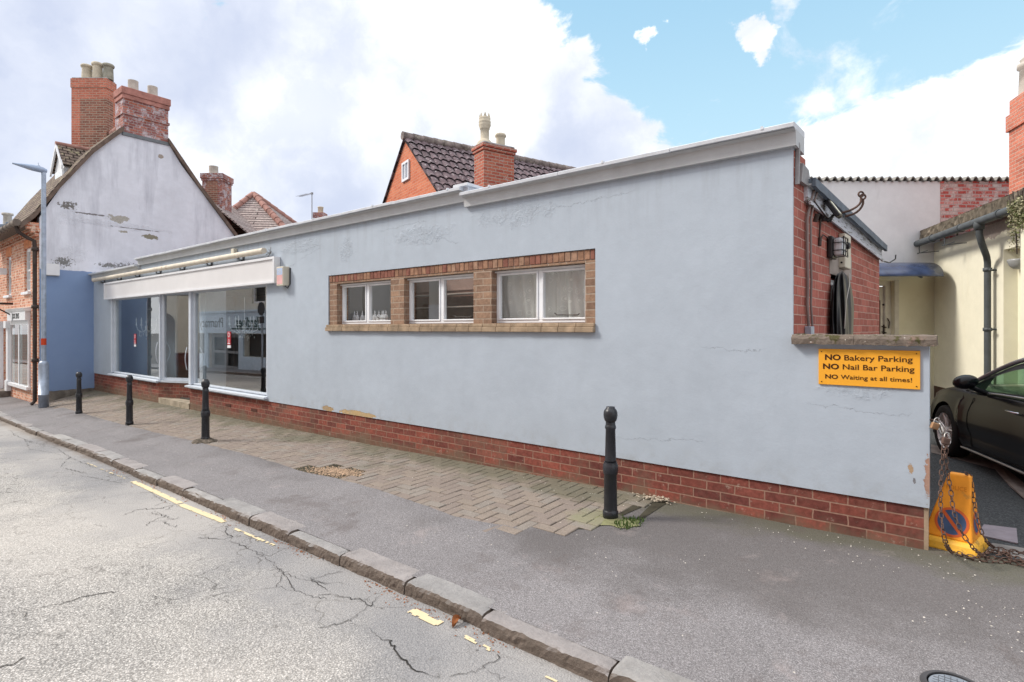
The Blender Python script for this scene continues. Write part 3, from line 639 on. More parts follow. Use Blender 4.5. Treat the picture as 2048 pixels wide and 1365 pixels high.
# canted piece under the lobby window
mb.prism([(-13.49,4.614),(-12.30,5.05),(-12.30,5.20),(-13.49,4.80)],lambda a,b,d:(a,b,d),ZG,-1.17)
mb.build('plinth',M['brick'],B)
def coping(x0,x1,z,name='coping',end=0):
    mb=MB(); e0=x0-.03; e1=x1+(.03 if end else 0)
    prof=[(4.6-.045,z),(4.6-.055,z+.10),(4.6-.10,z+.115),(4.86,z+.135),(4.86,z)]
    mb.prism(prof,lambda a,b,d:(d,a,b),e0,e1)
    o=mb.build(name,M['coping'],B)
    mb=MB(); x=e0; rr=random.Random(int(abs(x0)*10))
    while x<e1:
        L=min(rr.uniform(1.0,1.5),e1-x)
        if e1-x-L<.3: L=e1-x
        dz=rr.uniform(-.002,.004)
        mb.prism([(4.6-.125,z+.118),(4.6-.128,z+.145),(4.6-.10,z+.158),(4.88,z+.185),(4.88,z+.137),(4.6-.10,z+.117)],lambda a,b,d:(d,a,b+dz),x+.002,x+L-.002); x+=L
    for q in frange(x0+.4,x1-.2,1.3): # clips
        mb.box(q,q+.018,4.6-.132,4.6-.10,z+.14,z+.164)
    mb.build('coping_slab',M['coping_top'],o)
    return o
coping(XL,-14.52,1.30); coping(-14.50,-4.30,1.44); coping(-4.27,XE,1.375,end=1)
mb=MB(); mb.box(-4.30,-4.24,4.55,5.6,1.52,1.60); mb.box(-4.42,-4.20,4.50,5.65,1.60,1.63); mb.build('coping_return',M['coping_top'],B)
# side wall, runs back a little off square
SD=Vector((.0618,.9981,0)); SNo=Vector((.9981,-.0618,0)); SO=Vector((XE,4.6,0))
def sp(d,o,z): v=SO+SD*d+SNo*o; return (v.x,v.y,z)
def sside(px):   # distance along the side wall seen at this column
    a=px-1024; rx,ry=CS*a-SN*F,SN*a+CS*F
    # solve SO+SD*d = t*(rx,ry)
    det=SD.x*(-ry)-SD.y*(-rx); d=((-SO.x)*(-ry)-(-SO.y)*(-rx))/det; return d
def sz(px,py):
    d=sside(px); P=SO+SD*d; dep=-SN*P.x+CS*P.y; return d,(657-py)*dep/F
LS=3.82
wd0,wz0=sz(1661.5,567); wd1,_=sz(1699,580); wz0=.50
mb=MB(); mb.wall(.02,LS,-2.3,.95,[(wd0,wd1,-.4,wz0)],lambda u,d,z:sp(u,-d,z),.22)
mb.prism([(.02,.95),(LS,.95),(LS,.96),(.35,1.20),(.35,1.36),(.02,1.36)],lambda a,b,d:sp(a,-d,b),0.,.22)
mb.build('side_wall',M['brick_side'],B)
mb=MB(); ld0,_=sz(1658,540); ld1,_=sz(1702,560); mb.xf(lambda v:v); 
mb.prism([(ld0,wz0),(ld1,wz0),(ld1,wz0+.24),(ld0,wz0+.24)],lambda a,b,d:sp(a,d,b),-.1,.006); mb.build('lintel',M['lintel'],B)
mb=MB(); mb.prism([(0,-2.3),(LS,-2.3),(LS,1.0),(0,1.0)],lambda a,b,d:(lerp(XE+.236,XL,d),8.41,b) if 0 else (XE+.22-a*4.45,8.42+d,b),0.,.2)
mb.build('rear_wall',M['brick_side'],B)
mb=MB(); mb.wall(XL,XE-.02,4.82,8.5,[(-17.2,-14.0,4.86,5.14),(-12.2,-10.0,5.2,5.8),(-6.8,-4.6,5.0,6.1),(-4.0,-2.4,4.86,5.29)],lambda u,d,z:(u,z,1.28-(z-4.82)*.07+d*-1.),.06); mb.build('flat_roof',M['greyroof'],B)  # unseen holes, added to light the rooms below
# fascia board and roof edge on the side
def zf0(d): return 1.02-.165*(d/LS)/1.0
mb=MB(); zb=lambda d: 1.0-.04*d; 
n=26
def fas(o0,o1,h0,h1,rough=.0):
    vs=[];
    for i in range(n+1):
        d=.30+(LS+.02-.30)*i/n; jt=mnoise.noise(Vector((i*1.7,h0*9,0)))*rough
        vs+= [sp(d,o0,zb(d)+h0+jt),sp(d,o1,zb(d)+h0+jt),sp(d,o1,zb(d)+h1),sp(d,o0,zb(d)+h1)]
    fs=[(0,1,2,3),(4*n+3,4*n+2,4*n+1,4*n)]
    for i in range(n):
        for k in range(4): fs.append((i*4+k,(i+1)*4+k,(i+1)*4+(k+1)%4,i*4+(k+1)%4))
    return vs,fs
mb.add(*fas(.0,.028,.03,.149)); 
t=NT('flaking_white_paint',.75,.2); p=wpos(t); x_,y_,z_=t.sep(p); m_=t.node('ShaderNodeMapping'); m_.inputs['Scale'].default_value=(1,.35,3.5); t.l.new(p,m_.inputs[0])
fl=t.noise(m_.outputs[0],13.,6,.72); e_=t.mr(fl,.545,.575); M['flake']=t.fin(t.mix(e_,(.58,.60,.66),t.mix(t.noise(p,30.,3),(.10,.09,.08),(.30,.29,.27))),None,t.bump(fl,.8,.02))
fb=mb.build('fascia_board',M['flake'],B)
mb=MB(); mb.add(*fas(.036,.05,.0,.03)); mb.build('fascia_bead',M['flake'],fb)
mb=MB(); mb.add(*fas(-.1,.065,.165,.20,.006)); mb.add(*fas(.055,.085,.135,.205,.010)); ro=mb.build('roof_edge',M['greyroof'],B)
mb=MB(); mb.add(*fas(.0,.054,.150,.163)); mb.build('soffit',M['coping'],ro)
mb=MB(); mb.prism([(.10,1.13),(.32,1.13),(.35,1.19),(.31,1.26),(.14,1.28)],lambda a,b,d:sp(a,d,b),.003,.035); mb.prism([(.035,1.10),(.06,1.10),(.085,1.40),(.06,1.42)],lambda a,b,d:sp(a,d,b),.004,.03); mb.build('lead_flashing',simple('pale_lead',(.30,.30,.31),.6,var=.25,bump=.3),B)
# small window in the side wall
mb=MB(); mb.prism([(wd0+.005,-.39),(wd1-.005,-.39),(wd1-.005,wz0-.005),(wd0+.005,wz0-.005)],lambda a,b,d:sp(a,-d,b),.15,.17); sw=mb.build('side_window',M['roomfloor'],B)
mb=MB(); 
for a,b in ((wd0+.004,wd0+.05),(wd1-.05,wd1-.004)): mb.prism([(a,-.39),(b,-.39),(b,wz0-.01),(a,wz0-.01)],lambda a,b,d:sp(a,-d,b),.11,.148)
mb.prism([(wd0+.05,wz0-.06),(wd1-.05,wz0-.06),(wd1-.05,wz0-.01),(wd0+.05,wz0-.01)],lambda a,b,d:sp(a,-d,b),.11,.148); mb.build('frame',M['wframe'],sw)
# flat roof has unseen openings, added to bring daylight into both rooms
# --- three casement windows in their brown brick surround
mb=MB(); wins=[(-6.85,-5.66),(-5.40,-4.21),(-3.94,-2.75)]
mb.wall(-7.035,-2.635,-.03,.655,[(a,b,.055,.635) for a,b in wins],lambda u,d,z:(u,4.614+d,z),.19); sr=mb.build('window_surround',M['brick_surround'],B)
mb=MB(); x=-7.03; rr=random.Random(2)
SM=[simple('lintel_brick_%s'%n_,c_,.9,.1,var=.3,scale=14,bump=.5,bscale=45) for n_,c_ in (('tan',(.31,.18,.12)),('brown',(.245,.135,.095)),('red',(.235,.105,.08)),('pale',(.35,.22,.155)))]
while x<-2.665:
    w=rr.uniform(.066,.074); a=x; b=min(x+w,-2.64); m=rr.choice([0,0,1,1,2,3]) if x>-4.8 else rr.choice([1,1,2,2,0])
    mb.box(a,b-.006,4.612+rr.uniform(-.003,.003),4.70,.662,.755,m,.004); x=b+.002
mb.build('soldier_course',SM,sr)
mb=MB(); mb.box(-7.03,-2.64,4.622,4.69,.657,.760); mb.build('lintel_mortar',M['lintel'],sr)
mb=MB()
for i in range(22):
    a=-7.06+i*.2015; mb.box(a,a+.199,4.555+.002*(i%3),4.70,-.040,.012,0,.006); mb.box(a,a+.199,4.572,4.66,.0125,.05,0,.006)
mb.build('window_sill',M['stone'],B)
def casement(x0,x1,z0,z1,y,parent,lab=None):
    mb=MB(); w=.030
    mb.box(x0,x1,y,y+.06,z0,z0+w,0,.004); mb.box(x0,x1,y,y+.06,z1-w,z1,0,.004)
    xm=(x0+x1)/2
    for a,b in ((x0,x0+w),(xm-.022,xm+.022),(x1-w,x1)): mb.box(a,b,y,y+.06,z0+w,z1-w,0,.004)
    for a,b in ((x0+w,xm-.022),(xm+.022,x1-w)):    # sash beads and drip
        f=.020; yy=y-.010
        mb.box(a+.002,b-.002,yy,y+.04,z0+w+.002,z0+w+f,0,.003); mb.box(a+.002,b-.002,yy,y+.04,z1-w-f,z1-w-.002,0,.003)
        mb.box(a+.002,a+f,yy,y+.04,z0+w+f,z1-w-f,0,.003); mb.box(b-f,b-.002,yy,y+.04,z0+w+f,z1-w-f,0,.003)
    mb.box(x0,x1,y-.03,y-.001,z1-.022,z1-.004)
    o=mb.build('window',M['wframe'],parent)
    mb=MB()
    for a,b in ((x0+w+.02,xm-.042),(xm+.042,x1-w-.02)): mb.box(a,b,y+.02,y+.025,z0+w+.02,z1-w-.02)
    mb.build('pane',M['wglass'],o)
    mb=MB(); hx=xm+.15; hz=z0+w+.05
    mb.tube([(hx,y+.045,hz+.02),(hx+.03,y+.045,hz),(hx+.28,y+.045,hz-.005),(hx+.30,y+.045,hz+.01)],.006,6); mb.build('stay',M['brownpipe'],o)
    return o
for a,b in wins: casement(a,b,.058,.632,4.70,B)
# rooms behind the glass
mb=MB()
mb.box(-7.3,-2.3,6.3,6.34,-1.6,1.2); mb.box(-7.3,-2.3,4.83,6.3,-.32,-.28); rw=mb.build('workroom_back_wall',M['roombrown'],B)
for a,b,c_,d in ((-7.30,-7.26,4.83,6.3),(-7.12,-6.92,5.25,5.29),(-5.62,-5.42,5.25,5.29),(-4.15,-4.11,4.83,6.3),(-2.34,-2.30,4.83,6.3)):
    mb=MB(); mb.box(a,b,c_,d,-.28,1.2); mb.build('partition',M['roomwhite'],B)
mb=MB()
for z in (.32,.52,.12): mb.box(-7.2,-4.2,6.05,6.28,z,z+.018)
mb.build('shelf',simple('shelf_edge',(.35,.30,.27),.6),B)
mb=MB(); mb.box(-7.0,-4.2,4.83,5.15,.06,.082); mb.build('worktop',simple('pine_worktop',(.45,.30,.18),.6,var=.2),B)
mb=MB(); mb.box(-7.1,-4.15,6.28,6.298,.60,1.2); mb.build('wall_panel',simple('pinkish_panel',(.30,.20,.17),.8),B)
mb=MB(); mb.box(-17.7,-8.0,4.83,8.2,-1.52,-1.48); mb.build('shop_floor',M['roomfloor'],B)
mb=MB(); mb.box(-17.7,-14.0,5.16,5.20,-1.48,1.2); mb.build('slate_partition',M['darkroom'],B)
mb=MB(); mb.box(-17.7,-8.0,8.2,8.24,-1.48,1.2); mb.build('shop_back_wall',M['darkroom'],B)
mb=MB(); mb.box(-8.04,-8.0,4.83,8.2,-1.48,1.2); mb.build('shop_end_wall',M['roomwhite'],B)
mb=MB(); mb.box(-17.74,-17.70,4.83,8.2,-1.48,1.2); mb.build('shop_left_wall',M['roomwhite'],B)
# shopfront joinery
def shopwin(x0,x1,name='shop_window'):
    mb=MB(); y0,y1=4.62,4.72
    mb.box(x0,x0+.10,y0-.03,y1,-1.115,.80,0,.006); mb.box(x1-.05,x1,y0-.01,y1,-1.115,.80,0,.006); mb.box(x0+.03,x0+.16,y0+.02,y1-.02,-1.115,.80,0,.006)
    mb.box(x0+.10,x1-.05,y0,y1,.70,.80); mb.box(x0+.1,x1-.05,y0+.01,y1,-1.115,-1.085,0,.004)
    o=mb.build(name,M['greyframe'],B)
    mb=MB(); mb.box(x0+.165,x1-.052,4.668,4.676,-1.083,.698); mb.build('pane',M['glass'],o)
    mb=MB(); mb.prism([(4.53,-1.165),(4.53,-1.135),(4.74,-1.117),(4.74,-1.168)],lambda a,b,d:(d,a,b),x0-.03,x1+.02); mb.build('sill',M['greyframe'],o)
    return o
w1=shopwin(-16.55,-13.40); w2=shopwin(-11.86,-8.79)
# canted lobby light
A=Vector((-13.46,4.66,0)); Bv=Vector((-12.32,5.08,0)); du=(Bv-A).normalized(); dn=Vector((du.y,-du.x,0)); Lc=(Bv-A).length
cf=lambda a,b,d:tuple(A+du*a+dn*d+Vector((0,0,b)))
mb=MB()
for a0,a1,b0,b1 in ((0,.12,-1.12,.80),(Lc-.10,Lc,-1.12,.80),(.12,Lc-.10,.72,.80),(.12,Lc-.10,-1.12,-1.07)): mb.prism([(a0,b0),(a1,b0),(a1,b1),(a0,b1)],cf,-.04,.03)
lw=mb.build('lobby_window',M['greyframe'],B)
mb=MB(); mb.prism([(.122,-1.068),(Lc-.102,-1.068),(Lc-.102,.718),(.122,.718)],cf,-.006,.0); mb.build('pane',M['glass'],lw)
mb=MB(); mb.prism([(-.02,-1.17),(Lc,-1.17),(Lc,-1.122),(-.02,-1.122)],cf,-.05,.07); mb.build('sill',M['greyframe'],lw)
def handle(c,par,s=1):
    mb=MB(); pts=[]
    for i in range(11):
        t_=i/10; pts.append((c[0]+math.sin(t_*PI)*.05*s,c[1]-.03-math.sin(t_*PI)*.05,c[2]-.22+.44*t_))
    mb.tube(pts,.0085,8); mb.build('pull_handle',M['greyframe'],par)
handle((-13.40,4.60,-.52),lw); handle((-11.83,4.58,-.60),w2)
# door deep in the lobby
mb=MB(); mb.wall(-12.32,-11.62,-1.49,.80,[(-12.24,-11.70,-1.2,.62)],lambda u,d,z:(u,5.16+d,z),.05); dr=mb.build('shop_door',M['greyframe'],B)
mb=MB(); mb.box(-12.238,-11.702,5.18,5.186,-1.198,.618); mb.build('pane',M['glass'],dr)
mb=MB(); mb.box(-11.86,-11.62,4.81,5.16,-1.49,.80); mb.box(-13.46,-11.62,4.83,5.25,.801,.82); mb.build('lobby_lining',M['greyframe'],B)
mb=MB(); mb.prism([(-13.44,4.60),(-11.863,4.60),(-11.863,5.2),(-12.26,5.2),(-12.28,5.04),(-13.44,4.61)],lambda a,b,d:(a,b,d),-2.0,-1.505); st=mb.build('entrance_step',simple('buff_concrete_step',(.36,.31,.24),.9,.1,var=.3,scale=6,bump=.4),B)
# air bricks in the plinth
am=simple('air_brick_dark',(.08,.03,.02),.9)
for x in (-11.2,-10.3,-9.35): mb=MB(); mb.box(x,x+.2,4.608,4.62,-1.42,-1.37); mb.build('air_brick',am,B)
# blank signboard
sx0=onY(208,567,4.50)[0]; sx1=onY(549,512,4.50)[0]; sz0=onY(208,600,4.5)[2]; sz1=onY(549,513,4.5)[2]
S=thing('signboard','long blank white signboard above the empty shop windows','signboard',((sx0+sx1)/2,4.55,sz0))
mb=MB(); mb.box(sx0+.05,sx1-.05,4.515,4.58,sz0+.04,sz1-.04); mb.build('panel',M['signwhite'],S)
mb=MB()
for a,b,c,d in ((sx0,sx1,sz0,sz0+.04),(sx0,sx1,sz1-.04,sz1),(sx0,sx0+.05,sz0+.04,sz1-.04),(sx1-.05,sx1,sz0+.04,sz1-.04)): mb.box(a,b,4.492,4.597,c,d,0,.003)
mb.build('frame',M['white'],S)
# awning roller
T=thing('awning_roller','long cream awning roller, rusty underneath, fixed above the white signboard','awning roller',(-13.,4.5,1.25))
ta=Vector(onY(188,560,4.50)); tb=Vector(onY(528,503,4.50)); tb.z=ta.z=(ta.z+tb.z)/2
mb=MB(); mb.tube([ta,tb],.048,14); mb.tube([ta+Vector((.9*i,0,0)) for i in (0,)]+[ta+Vector((.02,0,0))],.055,14); mb.build('roller_tube',M['rustycream'],T)
for i in range(7):
    q=ta.lerp(tb,.06+.14*i); mb=MB(); mb.box(q.x-.012,q.x+.012,4.50,4.597,q.z-.10,q.z-.07); mb.box(q.x-.012,q.x+.012,4.575,4.597,q.z-.12,q.z+.02); mb.tube([(q.x,4.5,q.z-.05),(q.x+.03,4.54,q.z-.11)],.012,6); mb.build('bracket',M['lead'],T)
# little sensor box above it, alarm box beside the board
o=MB(); q=Vector(onY(469,505,4.57)); o.box(q.x-.05,q.x+.05,4.53,4.597,q.z-.05,q.z+.06,0,.006); tag(o.build('junction_box',M['cream']),'small cream box on the wall just above the awning roller','junction box')
q=Vector(onY(563,553,4.52)); AB=thing('alarm_box','cream alarm box with faded blue and red label right of the blank signboard','alarm box',(q.x,4.6,q.z-.15))
mb=MB(); mb.box(q.x-.10,q.x+.10,4.49,4.597,q.z-.15,q.z+.15,0,.008); mb.build('casing',M['cream'],AB)
mb=MB(); mb.box(q.x-.082,q.x+.082,4.4875,4.4895,q.z+.02,q.z+.125); mb.build('blue_label',M['labelblue'],AB)
mb=MB(); mb.box(q.x-.082,q.x+.082,4.4875,4.4895,q.z-.125,q.z+.018); mb.build('red_label',M['labelred'],AB)
mb=text_mb('24',.07,lambda x,y,z:(q.x+x,4.4865+z,q.z+.045+y)); mb.build('label_digits',M['signwhite'],AB)
mb=MB(); mb.tube([(q.x+.05,4.55,q.z-.15),(q.x+.11,4.56,q.z-.19),(q.x+.13,4.59,q.z-.12),(q.x+.13,4.59,q.z+.13)],.008,6); mb.build('cable',M['blackplastic'],AB)
# weeds rooted in the wall over the sign
mb=MB(); q=Vector(onY(541,506,4.58)); rr=random.Random(9)
for i in range(9):
    a=rr.uniform(0,2*PI); l=rr.uniform(.05,.12); mb.tube([(q.x,4.59,q.z),(q.x+math.cos(a)*l*.6,4.56,q.z+math.sin(a)*l*.5),(q.x+math.cos(a)*l,4.55,q.z+math.sin(a)*l)],.004,4)
tag(mb.build('weed',simple('dry_weed',(.12,.11,.10),.9)),'dry starlike weed growing from the wall at the right end of the awning roller','weed')
# ================================================================== BOUNDARY WALL AND ITS THINGS
BW=thing('boundary_wall','low pale blue wall end with a lichened stone coping, joined to the right of the blue shop','wall',(-.5,4.6,-1.49))
mb=MB(); nx_,nz_=1,1
mb.box(XE,-.095,4.6,4.80,-1.20,-.115); mb.build('rendered_wall',M['plaster'],BW)
mb=MB(); mb.box(XE,-.125,4.614,4.79,-1.8,-1.203); mb.box(-.125,-.10,4.615,4.79,-1.8,-1.203,1); mb.build('plinth',[M['brick'],M['stone']],BW)
mb=MB(); xr=onY(1874,680,4.55)[0]; rr=random.Random(4)
bm_x=frange(XE-.0,xr,.03)
for a,b in ((XE+.001,-.52),(-.518,xr)):
    n1=int((b-a)/.025); 
    def cpf(u,v):
        x=lerp(a,b,u); 
        ring=[(4.545,-.118),(4.54,-.075),(4.55,-.052),(4.66,-.045),(4.80,-.05),(4.855,-.06),(4.86,-.118),(4.545,-.118)]
        k_=min(int(v*7+1e-6),7); y,z=ring[k_]; nn=mnoise.noise(Vector((x*14,y*14,z*14)))*.006+mnoise.noise(Vector((x*40,y*40,z*40)))*.003
        return (x+ (0 if 0<u<1 else mnoise.noise(Vector((y*20,z*20,0)))*.006),y+nn,z+nn)
    mb.grid(cpf,n1,7,smooth=False); 
    for u in (0,1): mb.add([cpf(u,k_/7) for k_ in range(7)],[list(range(7))])
mb.build('coping_stone',M['cstone'],BW)
# yellow sign
sy=4.588; SX0=onY(1637,730,sy)[0]; SX1=onY(1840.5,730,sy)[0]; SZ1=onY(1637,698,sy)[2]; SZ0=onY(1637,768.5,sy)[2]
PS=thing('parking_sign','yellow sign with brown lettering forbidding bakery and nail bar parking','sign',((SX0+SX1)/2,4.59,SZ0))
mb=MB(); mb.box(SX0,SX1,sy,4.598,SZ0,SZ1,0,.0015); mb.build('sign_panel',M['signyellow'],PS)
def fit(txt,p0,p1,ytop,ybot,bold=0.):
    probe=text_mb('N',1.,lambda x,y,z:(x,y,z),align='LEFT'); cap=max(v.y for v in probe.v)
    m=text_mb(txt,1.,lambda x,y,z:(x,y,z),align='LEFT',bold=bold); a=min(v.x for v in m.v); b=max(v.x for v in m.v)
    x0=onY(p0,ytop,sy)[0]; x1=onY(p1,ytop,sy)[0]; zt=onY(p0,ytop,sy)[2]; zb_=onY(p0,ybot,sy)[2]
    m.v=[Vector((x0+(v.x-a)/(b-a)*(x1-x0),sy-.0012+(.0006 if v.z>0 else -.0006),zb_+v.y/cap*(zt-zb_))) for v in m.v]
    return m
L=MB()
for args in [('NO',1650,1681.5,709.3,719.7,.03),('Bakery Parking',1688.6,1825.5,710.6,720.9,.008),('NO',1646,1678,727.6,737.6,.03),('Nail Bar Parking',1685.5,1829,728.8,739,.008),('NO',1650.5,1676,749,757,.025),('Waiting at all times!',1681.5,1824,750,758.2,.006)]:
    m=fit(*args); L.add(m.v,m.f)
L.build('lettering',M['ink'],PS)
for a in (SX0+.02,SX1-.02):
    for b in (SZ0+.02,SZ1-.02): L=MB(); L.tube([(a,sy-.003,b),(a,sy+.001,b)],.004,8); L.build('screw',M['ink'],PS)
# cone
def lw2(cx,dep,z): return cw(cx,dep,z)
cu=Vector((.64,-.768)); cv=Vector((.768,.64)); cc=Vector((3.033,3.79)); GZc=-1.492
def cp(u,v,z): q=cc+cu*u+cv*v; return cw(q.x,q.y,GZc+z)
K=thing('no_waiting_cone','weathered yellow plastic no waiting cone draped with rusty chain at the wall end','traffic cone',tuple(cw(3.07,3.783,GZc)))
def frust(mb,b,tp,z0,z1,m=0,ou=0.,ov=0.):
    q=[(-b[0],-b[1]),(b[0],-b[1]),(b[0],b[1]),(-b[0],b[1])]; r=[(-tp[0]+ou,-tp[1]+ov),(tp[0]+ou,-tp[1]+ov),(tp[0]+ou,tp[1]+ov),(-tp[0]+ou,tp[1]+ov)]
    mb.add([cp(a,c,z0) for a,c in q]+[cp(a,c,z1) for a,c in r],[(3,2,1,0),(4,5,6,7)]+[(i,(i+1)%4,4+(i+1)%4,4+i) for i in range(4)],m)
def bevobj(o,w,seg=2):
    md=o.modifiers.new('bevel','BEVEL'); md.width=w; md.segments=seg; md.limit_method='ANGLE'; md.angle_limit=R(30); return o
mb=MB(); frust(mb,(.135,.135),(.060,.032),.075,.50,0,.045,0.); bevobj(mb.build('cone_body',M['cone'],K,weld=True),.012,3)
mb=MB(); frust(mb,(.175,.175),(.16,.16),.0,.05); frust(mb,(.16,.16),(.14,.14),.05,.076); bevobj(mb.build('cone_base',M['conebase'],K,weld=True),.012,2)
def face(u,z,side,off):   # point on a sloping face; side 0 front, 1 right
    t_=(z-.075)/.425
    if side==0: return cp(u,-(lerp(.135,.032,t_)+off),z+off*.25)
    return cp(lerp(.135,.105,t_)+off,u,z+off*.15)
def disc(side,r0,r1,zc,off,uc=0.):
    mb=MB(); n=36; vs=[]
    for i in range(n):
        a=2*PI*i/n
        for r in (r0,r1): vs.append(face(uc+math.cos(a)*r,zc+math.sin(a)*r,side,off))
    mb.add(vs,[(2*i,2*i+1,2*((i+1)%n)+1,2*((i+1)%n)) for i in range(n)]); return mb
for sd_,sc in ((0,1.),(1,.82)):
    disc(sd_,.0005,.078*sc,.185,.0015,.02 if sd_==0 else 0.).build('blue_disc',M['discblue'],K)
    u0_=.02 if sd_==0 else 0.; mb=disc(sd_,.078*sc,.094*sc,.185,.0018,u0_); a=R(-52)
    e=Vector((math.cos(a),math.sin(a))); nn=Vector((-e.y,e.x))
    mb.add([face(u0_+(e*s1*.079*sc+nn*s2*.010).x,.185+(e*s1*.079*sc+nn*s2*.010).y,sd_,.0028) for s1,s2 in ((-1,-1),(1,-1),(1,1),(-1,1))],[(0,1,2,3)]); mb.build('red_ring',M['discred'],K)
tm=text_mb('POLICE',.040,lambda x,y,z:(x,y,z)); mb=MB(); mb.add([face(v.x*.85+.035,.395+v.y,0,.0012+(.001 if v.z>0 else 0)) for v in tm.v],tm.f); mb.build('embossed_lettering',simple('raised_amber_plastic',(.60,.20,.01),.5,.3),K)
# chains
def resample(P,step):
    P=[Vector(p) for p in P]; out=[P[0].copy()]; acc=0.
    # smooth (catmull) then even steps
    S_=[]
    for i in range(len(P)-1):
        p0,p1,p2,p3=P[max(i-1,0)],P[i],P[i+1],P[min(i+2,len(P)-1)]
        for k_ in range(12):
            t_=k_/12; S_.append(.5*((2*p1)+(-p0+p2)*t_+(2*p0-5*p1+4*p2-p3)*t_*t_+(-p0+3*p1-3*p2+p3)*t_**3))
    S_.append(P[-1]); last=S_[0]; acc=0
    for a,b in zip(S_,S_[1:]):
        d=(b-a).length
        while acc+d>=step:
            t_=(step-acc)/d; a=a.lerp(b,t_); out.append(a.copy()); d=(b-a).length; acc=0
        acc+=d
    return out
def chain(name,paths,label,step=.034,wr=.0034,hw=.0105,mat='rust',tw=None):
    mb=MB(); n=0
    for P in paths:
        Q=resample(P,step)
        for a,b in zip(Q,Q[1:]):
            c=(a+b)/2; t_=(b-a).normalized(); up=Vector((0,0,1)) if abs(t_.z)<.8 else Vector((1,0,0)); s1=t_.cross(up).normalized(); s2=s1.cross(t_).normalized()
            an=(0 if n%2 else PI/2)+.35+mnoise.noise(Vector((n*.3,0,0)))*.5; w=s1*math.cos(an)+s2*math.sin(an); hl=step*.5+wr*.9-hw; pts=[]
            for k_ in range(5): q=PI*k_/4; pts.append(c+t_*(hl+math.sin(q)*hw)+w*(math.cos(q)*hw))
            for k_ in range(5): q=PI*k_/4; pts.append(c-t_*(hl+math.sin(q)*hw)-w*(math.cos(q)*hw))
            mb.tube(pts,wr,5,closed=True); n+=1
    return tag(mb.build(name,M[mat]),label,'chain',None)
def pd(px,py,dep): a=(px-1024)/1100*dep; return cw(a,dep,(657-py)/1100*dep)
def gd(px,py,up=.008): q=hitG(px,py); q.z+=up; return q
ch1=chain('chain',[[pd(1891,884,3.62),pd(1886,905,3.58),pd(1883,950,3.55),pd(1881,1000,3.50),pd(1884,1045,3.44),pd(1891,1085,3.40),gd(1905,1108),gd(1940,1120),gd(1975,1126),gd(2020,1128),gd(2070,1142)],
  [pd(1893,886,3.60),pd(1892,920,3.58),pd(1896,950,3.56),pd(1902,985,3.51),pd(1908,1025,3.46),pd(1924,1066,3.41),pd(1948,1098,3.40),gd(1972,1118),gd(1985,1118),gd(2010,1122),gd(2060,1128)]],'rusty chain hanging in two strands from the padlocks over the front of the yellow cone')
ch2=chain('chain',[[pd(1930,946,3.70),pd(1941,955,3.72),pd(1946,990,3.68),pd(1953,1030,3.62),pd(1962,1062,3.58),pd(1974,1084,3.60),gd(1990,1098),gd(2020,1104),gd(2075,1112)]],'rusty chain running down the right side of the yellow cone and off across the tarmac')
ch3=chain('chain',[[gd(1915,1112,.02),gd(1950,1124,.03),gd(1985,1112,.03),gd(2015,1118,.03),gd(2060,1134,.02)],[gd(1975,1108,.015),gd(2005,1112,.035),gd(2030,1130,.02),gd(2075,1133,.02)],[gd(1995,1120,.03),gd(2025,1110,.02),gd(2065,1120,.02)]],'loose heap of rusty chain lying on the ground right of the yellow cone')
ch0=chain('chain',[[pd(1868,846,3.70),pd(1877,850,3.66),pd(1883,864,3.63),pd(1890,880,3.62)]],'short bright chain links joining the two padlocks at the wall end',.05,.0065,.015,'steel')
def padlock(p,rz,tilt,label,mat):
    o=thing('padlock',label,'padlock',tuple(p),rz,'padlocks on the rusty chain'); mb=MB(); mb.box(-.024,.024,-.011,.011,-.045,0,0,.006); a=mb.build('lock_body',M[mat],o,world=False)
    mb=MB(); mb.tube([(-.015,0,-.002),(-.016,0,.02),(-.009,0,.033),(.009,0,.033),(.016,0,.02),(.015,0,-.002)],.004,6); mb.build('shackle',M['steel'],o,world=False); o.rotation_euler=(tilt,.3,rz); return o
padlock(pd(1872,846,3.64),CAMROT,.1,'brass padlock nearest the blue wall end, above the other padlock','brass'); padlock(pd(1893,876,3.58),CAMROT,-.1,'dull reddish padlock lower down, holding the two hanging chain strands','rust')
mb=MB(); mb.tube([(-.096,4.68,-.62),(-.05,4.68,-.62),(-.035,4.68,-.64),(-.05,4.68,-.66),(-.096,4.68,-.66)],.006,6); tag(mb.build('wall_hook',M['rust']),'rusty iron staple on the end of the low blue wall','hook')
# ================================================================== THINGS ON THE SIDE WALL
def sw_(px,py,o=0.): d,z=sz(px,py); return Vector(sp(d,o,z))
def sthing(name,label,cat,px,py,group=None):
    p=sw_(px,py); return thing(name,label,cat,tuple(p),math.atan2(SD.y,SD.x)-PI/2*0,group)   # local +X runs back along the wall, -Y points off it
# bulkhead lamp
o=sthing('bulkhead_lamp','black caged bulkhead lamp on the red brick side wall beside the cream box','wall lamp',1658,497); k_=.95
mb=MB(); mb.box(-.10,.10,-.05,-.002,-.10,.10,0,.015); mb.build('lamp_housing',M['blackplastic'],o,world=False)
mb=MB(); mb.box(-.085,.085,-.125,-.048,-.080,.080,0,.025); mb.build('lamp_glass',M['lampglass'],o,world=False)
mb=MB()
for z in (-.034,.034): mb.tube([(-.093,-.05,z),(-.092,-.13,z),(0,-.136,z),(.092,-.13,z),(.093,-.05,z)],.0045,6)
mb.tube([(0,-.05,.088),(0,-.132,.085),(0,-.136,0),(0,-.132,-.085),(0,-.05,-.088)],.0045,6); mb.tube([(-.09,-.132,-.083),(.09,-.132,-.083),(.09,-.132,.083),(-.09,-.132,.083)],.006,6,closed=True); mb.build('lamp_cage',M['blackplastic'],o,world=False)
